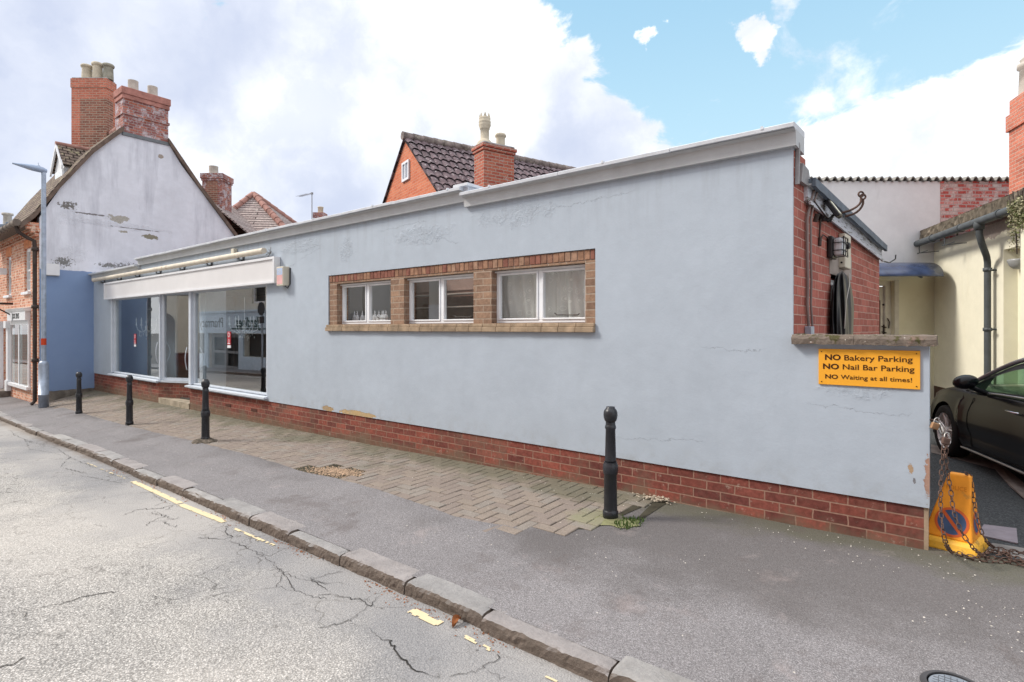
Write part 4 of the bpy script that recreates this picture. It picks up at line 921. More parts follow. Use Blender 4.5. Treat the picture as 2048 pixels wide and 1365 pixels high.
# cream security box
d0,z0_=sz(1678,475); d1,z1_=sz(1686,540)
o=thing('security_box','tall cream security box with a small black sensor on the red brick side wall','security box',sp((d0+d1)/2,0,z1_),math.atan2(SD.y,SD.x)); hgt=z0_-z1_
dc=(sz(1690,500)[0])
mb=MB(); mb.box(-.13,.13,-.062,-.002,0,.33,0,.010); mb.build('casing',M['cream'],o,world=False)
mb=MB(); mb.box(-.20,-.12,-.11,-.05,.17,.235,0,.02); mb.build('sensor',M['blackplastic'],o,world=False)
mb=MB(); mb.tube([(-.131,-.03,.05),(-.134,-.03,.05)],.010,8); mb.build('keyhole',M['blackplastic'],o,world=False)
# floodlight
o=thing('floodlight','small black floodlight tilted under the roof edge of the brick side wall','floodlight',tuple(sw_(1638,425)),math.atan2(SD.y,SD.x))
mb=MB(); st=len(mb.v); mb.box(-.06,.06,-.02,.02,-.085,.085,0,.008); rot=Matrix.Rotation(R(-32),4,'X'); mb.xf(lambda v:rot@v+Vector((.05,-.10,.02)),st); mb.build('lamp_body',M['blackplastic'],o,world=False)
mb=MB(); st=0; mb.box(-.045,.045,-.024,-.0205,-.07,.07); mb.xf(lambda v:rot@v+Vector((.05,-.10,.02))); mb.build('lens',simple('pale_yellow_lens',(.70,.68,.50),.3,.5),o,world=False)
mb=MB(); mb.tube([(.0,-.03,-.04),(.03,-.06,-.08),(.05,-.10,-.03)],.013,7); mb.tube([(.02,-.03,-.05),(.12,-.06,-.07),(.11,-.10,0)],.009,7); mb.box(-.02,.04,-.05,-.003,-.08,-.01,0,.006); mb.build('bracket',M['blackplastic'],o,world=False)
# iron hooks
def wp(pts): return [tuple(p) for p in pts]
def sraise(px,py,dd):  # point seen at px,py standing dd metres along the wall
    return pd(px,py,dd)
dh=(-SN*sw_(1690,430).x+CS*sw_(1690,430).y)-.75
o=thing('wall_hook','pair of bent rusty iron rods with ringed ends rising from the side roof edge','hook',tuple(pd(1685,432,dh)))
for k_,(q,e) in enumerate((((1683,426),(1723,391)),((1690,433),(1727,396)))):
    mb=MB(); P=[pd(q[0],q[1],dh),pd(q[0]+18,q[1]-5,dh-.03),pd(e[0]-7,q[1]-14,dh-.05),pd(e[0]-1,e[1]+12,dh-.05),pd(e[0]-1,e[1]+3,dh-.05)]; mb.tube(resample(P,.03),.010,6)
    c=pd(e[0]-1,e[1]-2,dh-.05); rx=cw(1,0)-cw(0,0)
    mb.tube([c+rx*math.cos(a_)*.022+Vector((0,0,math.sin(a_)*.022)) for a_ in [2*PI*i/10 for i in range(10)]],.008,6,closed=True); mb.build('iron_rod',M['rust'],o)
# conduit + cables
o=MB(); P=[sw_(1621,370,.04),sw_(1614,400,.03),sw_(1612,420,.02),sw_(1609,440,.018),sw_(1609.5,520,.018),sw_(1610.5,560,.018),sw_(1609.5,610,.018),sw_(1612,655,.02)]
o.tube(P,.012,7); P2=[p+Vector((.018,.05,0)) for p in P]; o.tube(P2,.009,6); tag(o.build('conduit',simple('grey_brown_conduit',(.22,.17,.16),.6)),'grey conduit running down the red brick side wall to a small grey box','cable')
o=MB(); q=sw_(1612,662); o.box(-.05,.05,-.05,-.002,-.03,.035,0,.004); o.xf(lambda v:Matrix.Rotation(math.atan2(SD.y,SD.x),3,'Z')@v+q); tag(o.build('junction_box',M['galv']),'small grey junction box low on the side wall just above the stone coping','junction box')
o=MB(); o.tube([sw_(1636,440,.02),sw_(1635,470,.015),sw_(1637,490,.015)],.008,6); o.tube([sw_(1637,480,.015),sw_(1642,470,.015),sw_(1655,480,.02),sw_(1664,480,.05)],.005,5); o.tube([sw_(1621,430,.05),sw_(1622,445,.03)],.02,6); o.tube([sw_(1637,476,.012),sw_(1636,492,.012)],.016,6); o.tube([sw_(1615,405,.05),sw_(1640,440,.06),sw_(1648,430,.1)],.006,5); tag(o.build('loose_cable',M['brownpipe']),'loose dark cables dangling around the floodlight and caged lamp','cable')
o=MB(); q=sw_(1764,520,.08); o.tube([sw_(1757,522,.03),sw_(1764,527,.08),sw_(1769,520,.12),sw_(1768,512,.13)],.008,6); tag(o.build('loose_cable',M['blackplastic']),'black cable looped at the far end of the white fascia board','cable')
# black polythene bag on the coping in front of the little window
bx=thing('black_bag','shiny black polythene bag standing in the small side window behind the stone coping','bag',tuple(sw_(1670,668,.03)),math.atan2(SD.y,SD.x))
mb=MB(); hh=.62
def bagf(u,v):
    a=2*PI*u; h=v; pr=math.sin(min(1,(1-h)*1.25+.02)*PI/2)**.7 if h>.2 else 1.; pr=max(.02,math.sqrt(max(0,1-(max(0,h-.25)/.75)**2.2))) if h>.25 else 1.
    f=1+.16*math.sin(a*9+h*3)*(.4+h)+.08*math.sin(a*17+2*h)
    return (math.cos(a)*.31*pr*f*(1),math.sin(a)*.06*pr*f-.03,h*hh-.03)
mb.grid(bagf,72,16); mb.build('bag_skin',M['bag'],bx,world=False)
mb=MB(); mb.tube([(-.27,-.10,.05),(-.25,-.11,.30),(-.17,-.12,.45),(-.05,-.10,.555)],.004,5); mb.build('drawstring',M['steel'],bx,world=False)
# ================================================================== BOLLARDS, LAMP
bm_prof=[(.0,0),(.061,0),(.062,.05),(.057,.058),(.054,.065),(.0535,.07),(.0505,.345),(.056,.35),(.058,.362),(.0595,.375),(.0605,.395),(.058,.425),(.051,.438),(.052,.446),(.046,.449),(.0445,.46),(.0385,.705),(.043,.712),(.0445,.722),(.043,.732),(.040,.738),(.0385,.745),(.0375,.765),(.040,.768),(.046,.775),(.053,.795),(.0565,.82),(.054,.845),(.047,.862),(.037,.873),(.034,.876),(.034,.886),(.0,.886)]
bpos=[(1221,1038,-1.525),(411,884,-1.625),(259,852,-1.735),(158,828,-1.80)]
blab=['black iron bollard standing alone in front of the long blank blue wall','black iron bollard on a broken mortar footing before the right shop window','black iron bollard on the paving in front of the left shop window','black iron bollard farthest left, nearest the lamp post']
pro=None
for (px,py,z),lb in zip(bpos,blab):
    dep=-z*1100/(py-657); p=cw((px-1024)*dep/1100,dep,z); zg=G(p.x,p.y)
    if pro is None:
        pro=thing('bollard',lb,'bollard',(p.x,p.y,zg+.01),0,'black bollards along the paving')
        mb=MB(); mb.lathe(bm_prof[:14],28); mb.build('lower_shaft',M['black'],pro,world=False)
        mb=MB(); mb.lathe([(.0,.449)]+bm_prof[14:23],28); mb.build('upper_shaft',M['black'],pro,world=False)
        mb=MB(); mb.lathe([(.0,.765)]+bm_prof[23:],28); mb.build('ball_top',M['black'],pro,world=False)
        B1=pro
    else:
        c=copy_tree(pro); c.location=(p.x,p.y,zg+.01); c['label']=lb
        if px==411: B2=c
bpy.context.view_layer.update()
# mortar footing under the second bollard
mb=MB(); c=B2.location; 
def ftg(u,v):
    a=2*PI*u; r=v*.17*(1+.35*mnoise.noise(Vector((math.cos(a)*1.5,math.sin(a)*1.5,3)))); h=.055*(1-v**3)*(1+.6*mnoise.noise(Vector((math.cos(a)*v*5,math.sin(a)*v*5,1))))-.012
    return (c.x+.03+math.cos(a)*r*1.25,c.y-.02+math.sin(a)*r,c.z+h)
mb.grid(ftg,40,9,smooth=False); tag(mb.build('bollard_footing',simple('broken_mortar_footing',(.13,.11,.09),.95,.1,var=.6,scale=18,bump=.8,bscale=40)),'broken lump of mortar around the foot of the bollard by the right shop window','footing')
# street lamp
lz=G(-17.0,3.37); LP=thing('street_lamp','tall galvanised street lamp with a red band, standing at the blue gable corner','street lamp',(-17.0,3.37,lz))
mb=MB(); mb.lathe([(0.,0),(.10,0),(.10,.30),(.104,.30),(.104,.32),(.10,.32),(.10,1.02),(.095,1.07),(.062,1.12),(.0,1.12)],20); mb.build('lamp_base',M['galv'],LP,world=False)
mb=MB(); mb.lathe([(.052,1.12),(.050,3.2),(.047,-lz+3.74)],16); mb.build('lamp_pole',M['galv'],LP,world=False)
mb=MB(); mb.lathe([(.0535,1.50),(.0535,1.66)],16); mb.build('red_band',M['redband'],LP,world=False)
mb=MB(); top=-lz+3.74
def head(u,v):
    a=2*PI*v; L_=.62; y=.06-u*L_; w=.105*math.sin(min(1,u*2.2+.25)*PI/2)*(1-.75*max(0,u-.45)**1.6/.38); w=max(w,.035); h=.075*math.sin(min(1,u*3+.35)*PI/2)*(1-.85*max(0,u-.45)/.55)+.006
    return (math.cos(a)*w,y,top+.04+u*.045+(math.sin(a)*h if math.sin(a)>0 else math.sin(a)*h*.8))
mb.grid(head,18,20); mb.add([head(0,k_/20) for k_ in range(20)],[list(range(20))]); mb.build('lamp_head',simple('pale_blue_grey_lamp_shell',(.34,.42,.56),.45,.4),LP,world=False)
mb=MB(); mb.lathe([(.035,0),(.035,.05),(.02,.06),(.0,.06)],12,c=(0,-.10,top+.09)); mb.tube([(0,-.10,top+.14),(0,-.10,top+.21)],.006,5); mb.build('photocell',M['galv'],LP,world=False)
def lens(u,v):
    a=2*PI*v; y=-.18-.17*math.cos(u*PI); w=.07*math.sin(u*PI)+.002; return (math.cos(a)*w,y,top+.03+.03*(.5)-.04*abs(math.sin(u*PI))*(max(0,-math.sin(a)))-.01)
mb=MB(); mb.grid(lens,10,14); mb.build('lamp_lens',M['lampglass'],LP,world=False)
# ================================================================== MANHOLE, DRAIN COVER
p=hitG(1885,1352); q1=hitG(1824,1340); 
ctr=hitG(1893,1362); MHc=Vector((ctr.x+.03,ctr.y-.045,0)); MHc.z=G(MHc.x,MHc.y)
MH=thing('manhole_cover','round iron inspection cover set in the tarmac at the bottom right','manhole cover',tuple(MHc))
mb=MB(); mb.lathe([(.098,.004),(.098,.012),(.112,.012),(.118,.008),(.122,.004)],48,smooth=False); mb.build('cover_frame',M['irondark'],MH,world=False)
mb=MB(); mb.lathe([(.0,.0075),(.090,.0075),(.092,.004)],48,smooth=False); ml=mb.build('cover_lid',M['iron'],MH,world=False)
mb=MB()
for i in range(-4,5):
    for j in range(-4,5):
        for (dx,dy,w_,h_) in ((0,0,.018,.0018),(.0105,.0105,.0018,.018)):
            x,y=i*.021+dx-.005,j*.021+dy-.005
            if math.hypot(x,y)<.078: mb.box(x-w_/2,x+w_/2,y-h_/2,y+h_/2,.0076,.0085)
mb.build('cover_pattern',M['irondark'],ml,world=False)
a,b,c_,d=[hitG(*q) for q in ((1956,1063),(2034,1086),(2036,1066),(1965,1046))]
a,b,c_,d=[hitG(*q) for q in ((1953,1072),(2036,1090),(2033,1060),(1968,1052))]
mb=MB(); mb.add([v+Vector((0,0,.004)) for v in (a,b,c_,d)]+[v+Vector((0,0,.012)) for v in (a,b,c_,d)],[(4,5,6,7)]+[(i,(i+1)%4,4+(i+1)%4,4+i) for i in range(4)]); tag(mb.build('drain_cover',M['drain']),'flat mauve-grey rectangular cover in the yard behind the chain heap','drain cover')
e0,e1=hitG(1968,1098),hitG(2080,1130)
mb=MB(); mb.add([hitG(*q)+Vector((0,0,.006)) for q in ((1962,1100),(2090,1128),(2090,1105),(1985,1088))],[(0,1,2,3)]); struct(mb.build('kerb_strip',simple('yard_threshold_concrete',(.26,.25,.24),.9,.1,var=.25,bump=.4)))
mb=MB(); mb.add([hitG(*q)+Vector((0,0,.006)) for q in ((1862,906),(1990,940),(2020,975),(2060,1010),(2100,1010),(1990,920),(1862,890))],[(0,1,2,3,4,5,6)]); struct(mb.build('yard_drain_channel',simple('pinkish_stone_channel',(.22,.19,.175),.9,.1,var=.2,bump=.4)))
# ================================================================== ROOF HELPERS
def uvslabs(name,mat,quads,parent,thick=.07,world=True):
    """planar roof slopes; each quad (eave0,eave1,ridge1,ridge0); UV in metres, v up the slope"""
    mb=MB(); uvs=[]
    for q in quads:
        q=[Vector(v) for v in q]; n=(q[1]-q[0]).cross(q[-1]-q[0]).normalized()
        if n.z<0: n=-n
        e=(q[1]-q[0]).normalized(); upv=n.cross(e)
        if upv.z<0: upv=-upv
        k=len(q); base=len(mb.v)
        mb.add([v+n*thick for v in q]+q,[list(range(k)),list(range(k,2*k))[::-1]]+[(i,k+i,k+(i+1)%k,(i+1)%k) for i in range(k)])
        o0=Vector((0,0,0))
        for v in q+q: uvs.append(((v-o0).dot(e),(v-o0).dot(upv)))
    o=mb.build(name,mat,parent,world=world); ul=o.data.uv_layers.new(name='UVMap')
    for lp in o.data.loops: ul.data[lp.index].uv=uvs[lp.vertex_index]
    return o
def pot(name,mat,parent,c,r,h,kind='plain'):
    mb=MB()
    if kind=='plain': pr=[(r,0),(r,.02),(r*.96,.03),(r*.93,h*.95),(r*.97,h),(r*.78,h),(r*.75,h*.8),(.0,h*.8)]
    elif kind=='roll': pr=[(r*1.0,0),(r*.9,h*.75),(r*.92,h*.78),(r*1.05,h*.80),(r*1.18,h*.86),(r*1.18,h*.93),(r*1.0,h*.985),(r*.8,h),(r*.72,h),(r*.7,h*.8),(0,h*.8)]
    mb.lathe(pr,20,c=c); return mb.build(name,mat,parent)
# ================================================================== LEFT HOUSE
XG=-17.95; YF=3.47
H=thing('brick_house','orange brick house with a whitewashed and blue-painted gable, at the left end of the shop','house',(-18.,3.43,-1.9))
gp=[(3.476,-1.62),(3.476,2.80),(3.89,3.62),(4.59,4.70),(5.27,5.46),(6.39,5.44),(6.76,4.87),(7.2,4.33),(7.64,3.81),(8.22,3.08),(9.3,1.7),(9.3,-1.62)]
mb=MB(); mb.prism(gp,lambda a,b,d:(XG-d,a,b),0,.30); mb.build('gable_wall',M['gable'],H)
mb=MB(); mb.grid(lambda u,v:(XG+.035+mnoise.noise(Vector((u*9,v*5,2)))*.03-v*.02,lerp(3.475,4.62,u),lerp(-2.4,-1.60+mnoise.noise(Vector((u*6,0,0)))*.02,v)),30,10,smooth=False); mb.box(XG-.02,XG+.02,3.48,4.6,-2.4,-1.62); mb.build('stone_base',M['stonebase'],H)
q1a,q1b=onY(49,498,YF),onY(60,582,YF)
wa_,wb_=onY(49,540,YF)[0],onY(61,540,YF)[0]
fw=[(wa_,wb_,.97,2.14),(-21.80,-21.17,.96,2.10),(-24.9,-24.2,.95,2.10),(-21.15,-18.86,-1.60,.24),(-22.25,-21.35,-1.80,.20)]
mb=MB(); mb.wall(-34.,XG-.004,-2.6,2.60,fw,lambda u,d,z:(u,YF+d,z),.25); mb.build('front_wall',M['brick_orange'],H)
mb=MB()
for x in frange(-34,-18.0,.30): mb.box(x,x+.16,YF-.05,YF-.002,2.42,2.50)
mb.box(-34,-17.97,YF-.045,YF-.003,2.355,2.395); mb.box(-34,-17.97,YF-.07,YF-.003,2.505,2.60); mb.build('eaves_course',M['brick_orange'],H)
mb=MB(); mb.box(-22.9,-17.97,3.08,3.47,2.605,2.64); mb.build('eaves_board',simple('brown_eaves_board',(.14,.11,.09),.8),H)
M['rubbed']=simple('orange_rubbed_brick',(.66,.28,.15),.9,.1,var=.25,scale=9,bump=.4)
for (a,b,c_,d) in fw[:3]:
    x=a-.06; mb=MB()
    while x<b+.03: mb.box(x,x+.066,YF-.004,YF+.05,d+.003,d+.25); x+=.076
    mb.build('window_arch',M['rubbed'],H)
for (a,b,c_,d) in fw[:3]:
    mb=MB(); w=.06; y=YF+.05
    mb.box(a,a+w,y,y+.08,c_,d); mb.box(b-w,b,y,y+.08,c_,d); mb.box(a+w,b-w,y,y+.08,d-.10,d); mb.box(a+w,b-w,y,y+.08,c_,c_+.06)
    zm=(c_+d)/2; mb.box(a+w,b-w,y+.01,y+.07,zm-.025,zm+.025)
    for i in (1,2): x=lerp(a+w,b-w,i/3); mb.box(x-.009,x+.009,y+.02,y+.05,c_+.06,d-.1)
    for zz in (lerp(zm,d-.1,.5),lerp(c_+.06,zm,.5)): mb.box(a+w,b-w,y+.021,y+.049,zz-.009,zz+.009)
    o=mb.build('window',M['white'],H)
    mb=MB(); mb.box(a-.06,b+.06,YF-.07,YF+.049,c_-.07,c_-.002); mb.build('sill',M['wframe'],o)
    mb=MB(); mb.box(a+w,b-w,y+.035,y+.038,c_+.05,d-.09); mb.build('pane',M['wglass'],o)
    mb=MB(); mb.box(a,b,YF+.24,YF+.245,c_,d); mb.build('blind',simple('pale_grey_blind',(.50,.50,.48),.9),o)
prof=[(3.10,2.52),(3.38,2.84),(3.89,3.70),(4.59,4.76),(5.27,5.54),(5.8,6.12),(6.39,5.50),(7.2,4.40),(8.22,3.14),(9.45,1.62)]
XV=XG+.06; XR=-21.1
qs=[]
for (a,b),(c_,d) in zip(prof[:5],prof[1:6]): xv=-18.52 if a>5 else XV; qs.append(((XR,a,b),(xv,a,b),(xv,c_,d),(XR,c_,d)))
for (a,b),(c_,d) in zip(prof[5:],prof[6:]): xv=-18.52 if a<6 else XV; qs.append(((XR,c_,d),(xv,c_,d),(xv,a,b),(XR,a,b)))
# leave the chimney to pass through the roof: fine, it stands proud
RF=uvslabs('roof',M['tile_plain'],qs,H,.055)
mb=MB(); mb.prism(gp,lambda a,b,d:(XR+.06+d,a,b),0,.25); mb.build('end_wall',M['brick_gable'],H)
mb=MB(); mb.tube([(XR,5.8,6.15),(XG-.6,5.8,6.15)],.11,10); mb.build('ridge',M['tileridge'],RF)
vm=simple('brown_verge_strip',(.15,.11,.09),.8,.15,var=.3)
for seg_ in (list(zip(prof[:4],prof[1:5])),list(zip(prof[6:],prof[7:]))):
  mb=MB()
  for (a,b),(c_,d) in seg_:
    mb.add([(XV-.10,a,b-.07),(XV+.015,a,b-.07),(XV+.015,c_,d-.07),(XV-.10,c_,d-.07),(XV-.10,a,b+.075),(XV+.015,a,b+.075),(XV+.015,c_,d+.075),(XV-.10,c_,d+.075)],[(0,3,2,1),(4,5,6,7),(0,1,5,4),(1,2,6,5),(2,3,7,6),(3,0,4,7)])
  mb.build('verge',vm,RF)
mb=MB()
for x in frange(-22.9,-18.3,.42): mb.tube([(x,3.04,2.60),(x+.38,3.04,2.60)],.075,10); mb.tube([(x+.38,3.04,2.60),(x+.42,3.04,2.60)],.085,10)
mb.tube([(-18.33,3.04,2.60),(-18.02,3.05,2.62)],.08,10); mb.build('gutter',simple('brown_grey_gutter',(.17,.14,.12),.7,.2,var=.3,scale=4),H)
dpx=-18.03
mb=MB(); mb.tube([(-18.12,3.06,2.55),(-18.12,3.10,2.40),(-18.08,3.28,2.26),(dpx,3.39,2.20),(dpx,3.40,2.0),(dpx,3.40,-1.84),(dpx,3.32,-1.92)],.045,10)
for z in (1.95,.50,-.85): mb.lathe([(.0,0),(.07,0),(.07,.09),(.0,.09)],12,c=(dpx,3.40,z)); mb.box(dpx-.09,dpx+.07,3.42,3.468,z+.02,z+.06)
mb.build('downpipe',M['brownpipe'],H)
mb=MB(); mb.box(-20.72,-20.66,2.9,3.428,.66,.72); mb.box(-20.72,-20.66,3.05,3.12,.45,.67); mb.tube([(-20.69,2.95,.66),(-20.69,3.42,.35)],.02,6); mb.build('sign_bracket',simple('dark_iron_bracket',(.05,.03,.025),.6),H)
mb=MB()
for k_ in range(4): mb.box(-18.12,-17.958,3.47-.08*(k_+1),3.468,2.32+.085*k_,2.40+.085*k_)
mb.build('brick_corbel',M['brick_orange'],H)
# timber shopfront
SF=[]
mb=MB(); 
FY=3.36
fa,fb_=onY(14,630,FY)[0],onY(50,620,FY)[0]
mb.box(fa,fb_,FY,3.468,.215,.45); mb.prism([(FY-.05,.53),(3.468,.56),(3.468,.45),(FY-.01,.45)],lambda a,b,d:(d,a,b),fa-.05,fb_+.05)
sf=mb.build('shop_front',M['white'],H)
mb=MB()
for a,b in ((-22.46,-22.22),(-21.38,-21.16)):
    mb.box(a,b,3.39,3.467,-1.80,.0); mb.box(a-.03,b+.03,3.36,3.467,-1.80,-1.50); mb.box(a-.04,b+.04,3.34,3.467,.0,.21)
mb.build('pilaster',M['white'],sf)
mb=MB(); y=3.43; x0,x1=-21.15,-18.87
mb.box(x0,x1,y,3.5,.10,.213); mb.box(x0-.05,x1+.05,3.38,3.5,-1.62,-1.54); xm=lerp(x0,x1,.5)
for a,b in ((x0,x0+.09),(x1-.09,x1),(xm-.05,xm+.05)): mb.box(a,b,y,3.5,-1.54,.10)
for a in (lerp(x0,xm,.30),): mb.box(a-.02,a+.02,y+.02,3.48,-1.54,.10)
o=mb.build('shop_window',M['white'],sf)
mb=MB(); mb.box(x0+.09,x1-.09,3.44,3.445,-1.54,.10); mb.build('pane',M['glass'],o)
mb=MB(); mb.wall(-23.2,-18.4,-1.9,.6,[(x0,x1,-1.6,.2)],lambda u,d,z:(u,4.9+d,z),.05); mb.box(x0,x1,4.9,4.95,-1.6,-.5); mb.box(-20.6,-20.0,4.3,4.5,-1.6,-.9); mb.build('shop_interior',M['roomwhite'],sf)
mb=MB(); mb.box(-22.25,-21.35,3.60,3.66,-1.80,.20); mb.build('shop_door',simple('pale_grey_door',(.55,.57,.62),.5),sf)
mb=MB(); mb.box(-22.6,-21.25,3.22,3.467,-2.3,-1.80); mb.build('shop_step',simple('brown_grey_step',(.20,.17,.15),.9,.1,var=.3,bump=.4),sf)
fm=lerp(fa,fb_,.50)
tm=text_mb('JXX RVS',.20,lambda x,y,z:(x+fm,3.357+z,.265+y),bold=.006,sx=1.15); tm.build('shop_lettering',M['inkblack'],sf)
# small fixture at the very left edge
mb=MB(); q=Vector(onY(1,548,3.3)); mb.box(q.x-.12,q.x+.12,3.25,3.42,q.z-.02,q.z+.16); tag(mb.build('alarm_box',M['white']),'small white box high on the orange brick front at the left edge','alarm box')
# chimney on the gable
mb=MB(); cx0,cx1,cy0,cy1=-18.53,XG+.004,5.27,6.40
mb.box(cx0,cx1,cy0,cy1,5.41,6.40); mb.box(cx0-.03,cx1+.03,cy0-.03,cy1+.03,5.96,6.02); 
CH=mb.build('chimney',M['brick_ch_dark'],RF)
mb=MB(); mb.box(cx0-.03,cx1+.03,cy0-.03,cy1+.03,6.40,6.52,0,.01); mb.box(cx0-.055,cx1+.055,cy0-.055,cy1+.055,6.521,6.72,0,.015); mb.build('chimney_cap',simple('red_cement_cap',(.40,.19,.16),.85,.1,var=.3,scale=5,bump=.3),CH)
mb=MB(); mb.box(cx0-.0,cx1+.03,cy0-.03,cy1+.03,5.36,5.46,0,.01); mb.build('flashing',M['lead'],CH)
pot('chimney_pot',M['potgrey'],CH,(-18.24,5.60,6.72),.135,.34); pot('chimney_pot',M['potgrey'],CH,(-18.24,6.09,6.72),.135,.34)
# taller chimney standing square to the street corner
def camprism(mb,poly,z0,z1,m=0): mb.add([cw(a,b,z0) for a,b in poly]+[cw(a,b,z1) for a,b in poly],[list(range(len(poly)))[::-1],list(range(len(poly),2*len(poly)))]+[(i,(i+1)%len(poly),len(poly)+(i+1)%len(poly),len(poly)+i) for i in range(len(poly))],m)
def rotbox_part(name,mat,parent,cx,dep,boxes,ang=0.,z=0.,bev=0):
    """boxes in a frame at (cx,dep) turned with the camera frame; object keeps that rotation so bricks run true"""
    mb=MB()
    for b in boxes: mb.box(*b[:6],0,bev)
    o=mb.build(name,mat,None); o.parent=parent; Wm=Matrix.Translation(cw(cx,dep,z))@Matrix.Rotation(CAMROT+ang,4,'Z'); o.matrix_local=wmat(parent).inverted()@Wm if parent else Wm
    return o
def wm_of(o):
    m=o.matrix_local.copy() if o.parent else wmat(o)
    p=o.parent
    while p: m=(wmat(p) if not p.parent else p.matrix_local)@m; p=p.parent
    return m
cxa,cxb,dd_=-13.86,-12.755,17.3
C1=rotbox_part('chimney',M['brick_ch_orange'],H,cxa,dd_,[(0,cxb-cxa,0,.40,4.6,7.57),(-.018,cxb-cxa+.018,-.018,.418,7.57,7.855)])
C1b=rotbox_part('old_brick_patch',M['brick_ch_brown'],H,cxa,dd_,[(.28,cxb-cxa+.004,-.006,.28,5.2,7.22)])
C1c=rotbox_part('chimney_flaunching',M['mortar'],H,cxa,dd_,[(-.0,cxb-cxa,0,.40,7.855,7.90)],bev=.02)
def cpot(mat,cx,dep,z,r,h,kind,parent): mb=MB(); 
for cx_,h_,mt in ((-13.51,.47,'pot'),(-13.17,.54,'pot'),(-12.83,.50,'potdark')):
    mb=MB(); r=.145; h=h_; c=cw(cx_,17.48,7.89)
    mb.lathe([(r*1.0,0),(r*.9,h*.75),(r*.92,h*.78),(r*1.05,h*.80),(r*1.15,h*.86),(r*1.15,h*.93),(r*1.0,h*.985),(r*.8,h),(r*.72,h),(r*.7,h*.8),(0,h*.8)],20,c=tuple(c)); mb.build('chimney_pot',M[mt],H)
# dormer
DX0,DX1,DY=-19.78,-18.78,4.16; DM=(DX0+DX1)/2
mb=MB(); mb.prism([(DX0+.05,3.7),(DX1-.05,3.7),(DX1-.05,4.42),(DM,4.98),(DX0+.05,4.42)],lambda a,b,d:(a,d,b),DY,DY+.06); 
mb.prism([(DY+.061,3.9),(4.45,4.42),(DY+.061,4.42)],lambda a,b,d:(d,a,b),DX1-.10,DX1-.05); mb.prism([(DY+.061,3.9),(4.45,4.42),(DY+.061,4.42)],lambda a,b,d:(d,a,b),DX0+.05,DX0+.10)
DO=mb.build('dormer',M['white'],H)
uvslabs('dormer_roof',M['tile_plain'],[((DX1+.03,DY-.06,4.40),(DX1+.03,4.60,4.40),(DM,5.12,5.04),(DM,DY-.06,5.04)),((DX0-.06,DY-.06,4.36),(DX0-.06,4.60,4.36),(DM,5.12,5.04),(DM,DY-.06,5.04))],DO,.05)
mb=MB(); mb.tube([(DM,DY-.09,5.10),(DM,5.16,5.12)],.06,8); mb.build('dormer_ridge',M['tileridge'],DO)
mb=MB()
for s_ in (-1,1):
    xe=DM+s_*.60
    mb.add([(xe,DY-.09,4.28),(xe,DY-.05,4.28),(DM,DY-.05,4.98),(DM,DY-.09,4.98),(xe,DY-.09,4.40),(xe,DY-.05,4.40),(DM,DY-.05,5.10),(DM,DY-.09,5.10)],[(0,1,2,3),(4,7,6,5),(0,4,5,1),(1,5,6,2),(2,6,7,3),(3,7,4,0)])
mb.build('bargeboard',M['white'],DO)
mb=MB(); mb.box(DX0+.18,DX1-.18,DY-.03,DY-.002,3.72,4.34); mb.box(DX1-.08,DX1-.0,DY-.05,DY-.002,3.6,4.34); o=mb.build('dormer_window',M['wframe'],DO)
mb=MB(); mb.box(DX0+.24,DM-.03,DY-.034,DY-.031,3.8,4.28); mb.box(DM+.03,DX1-.24,DY-.034,DY-.031,3.8,4.28); mb.build('pane',M['wglass'],DO)
# box on the gable
q=onX(105,540,XG+.06); o=thing('alarm_box','flat white box on the gable where white paint meets blue','alarm box',(XG,q[1],q[2]-.14))
mb=MB(); mb.box(XG+.03,XG+.10,q[1]-.16,q[1]+.14,q[2]-.14,q[2]+.14,0,.006); mb.build('casing',M['white'],o); mb=MB(); mb.box(XG+.001,XG+.03,q[1]-.20,q[1]+.14,q[2]-.15,q[2]+.15); mb.build('back_plate',M['cream'],o)
# ================================================================== BUILDINGS BEHIND
def cthing(name,label,cat,cx,dep,z=-1.8,ang=0.): return thing(name,label,cat,tuple(cw(cx,dep,z)),CAMROT+ang)
# hip-roofed house
HH=cthing('hip_roof_house','house with a pinkish tiled hip roof rising behind the left end of the blue parapet','house',-10.5,24)
cor=[(-13.2,21.5),(-8.0,21.9),(-7.55,27.6),(-13.3,27.2)]; ap=cw(-11.37,24.2,5.84); ev=2.75
mb=MB(); camprism(mb,[(-13.0,21.8),(-8.3,22.2),(-7.85,27.3),(-13.0,26.9)],-2.5,2.8); mb.build('wall',M['brick_gable'],HH)
E_=[cw(a,b,ev) for a,b in cor]
hr=uvslabs('roof',M['tile_hip'],[(E_[0],E_[1],ap),(E_[1],E_[2],ap),(E_[2],E_[3],ap),(E_[3],E_[0],ap)],HH,.05)
mb=MB(); rr=random.Random(3)
for e in E_[:3]:
    L_=(ap-e).length; n_=int(L_/.36)
    for i in range(n_): a=e.lerp(ap,i/n_)+Vector((0,0,.07)); b=e.lerp(ap,(i+1)/n_)+Vector((0,0,.07)); mb.tube([a,b],[.145,.125],8)
mb.build('hip_tiles',M['tileridge'],hr)
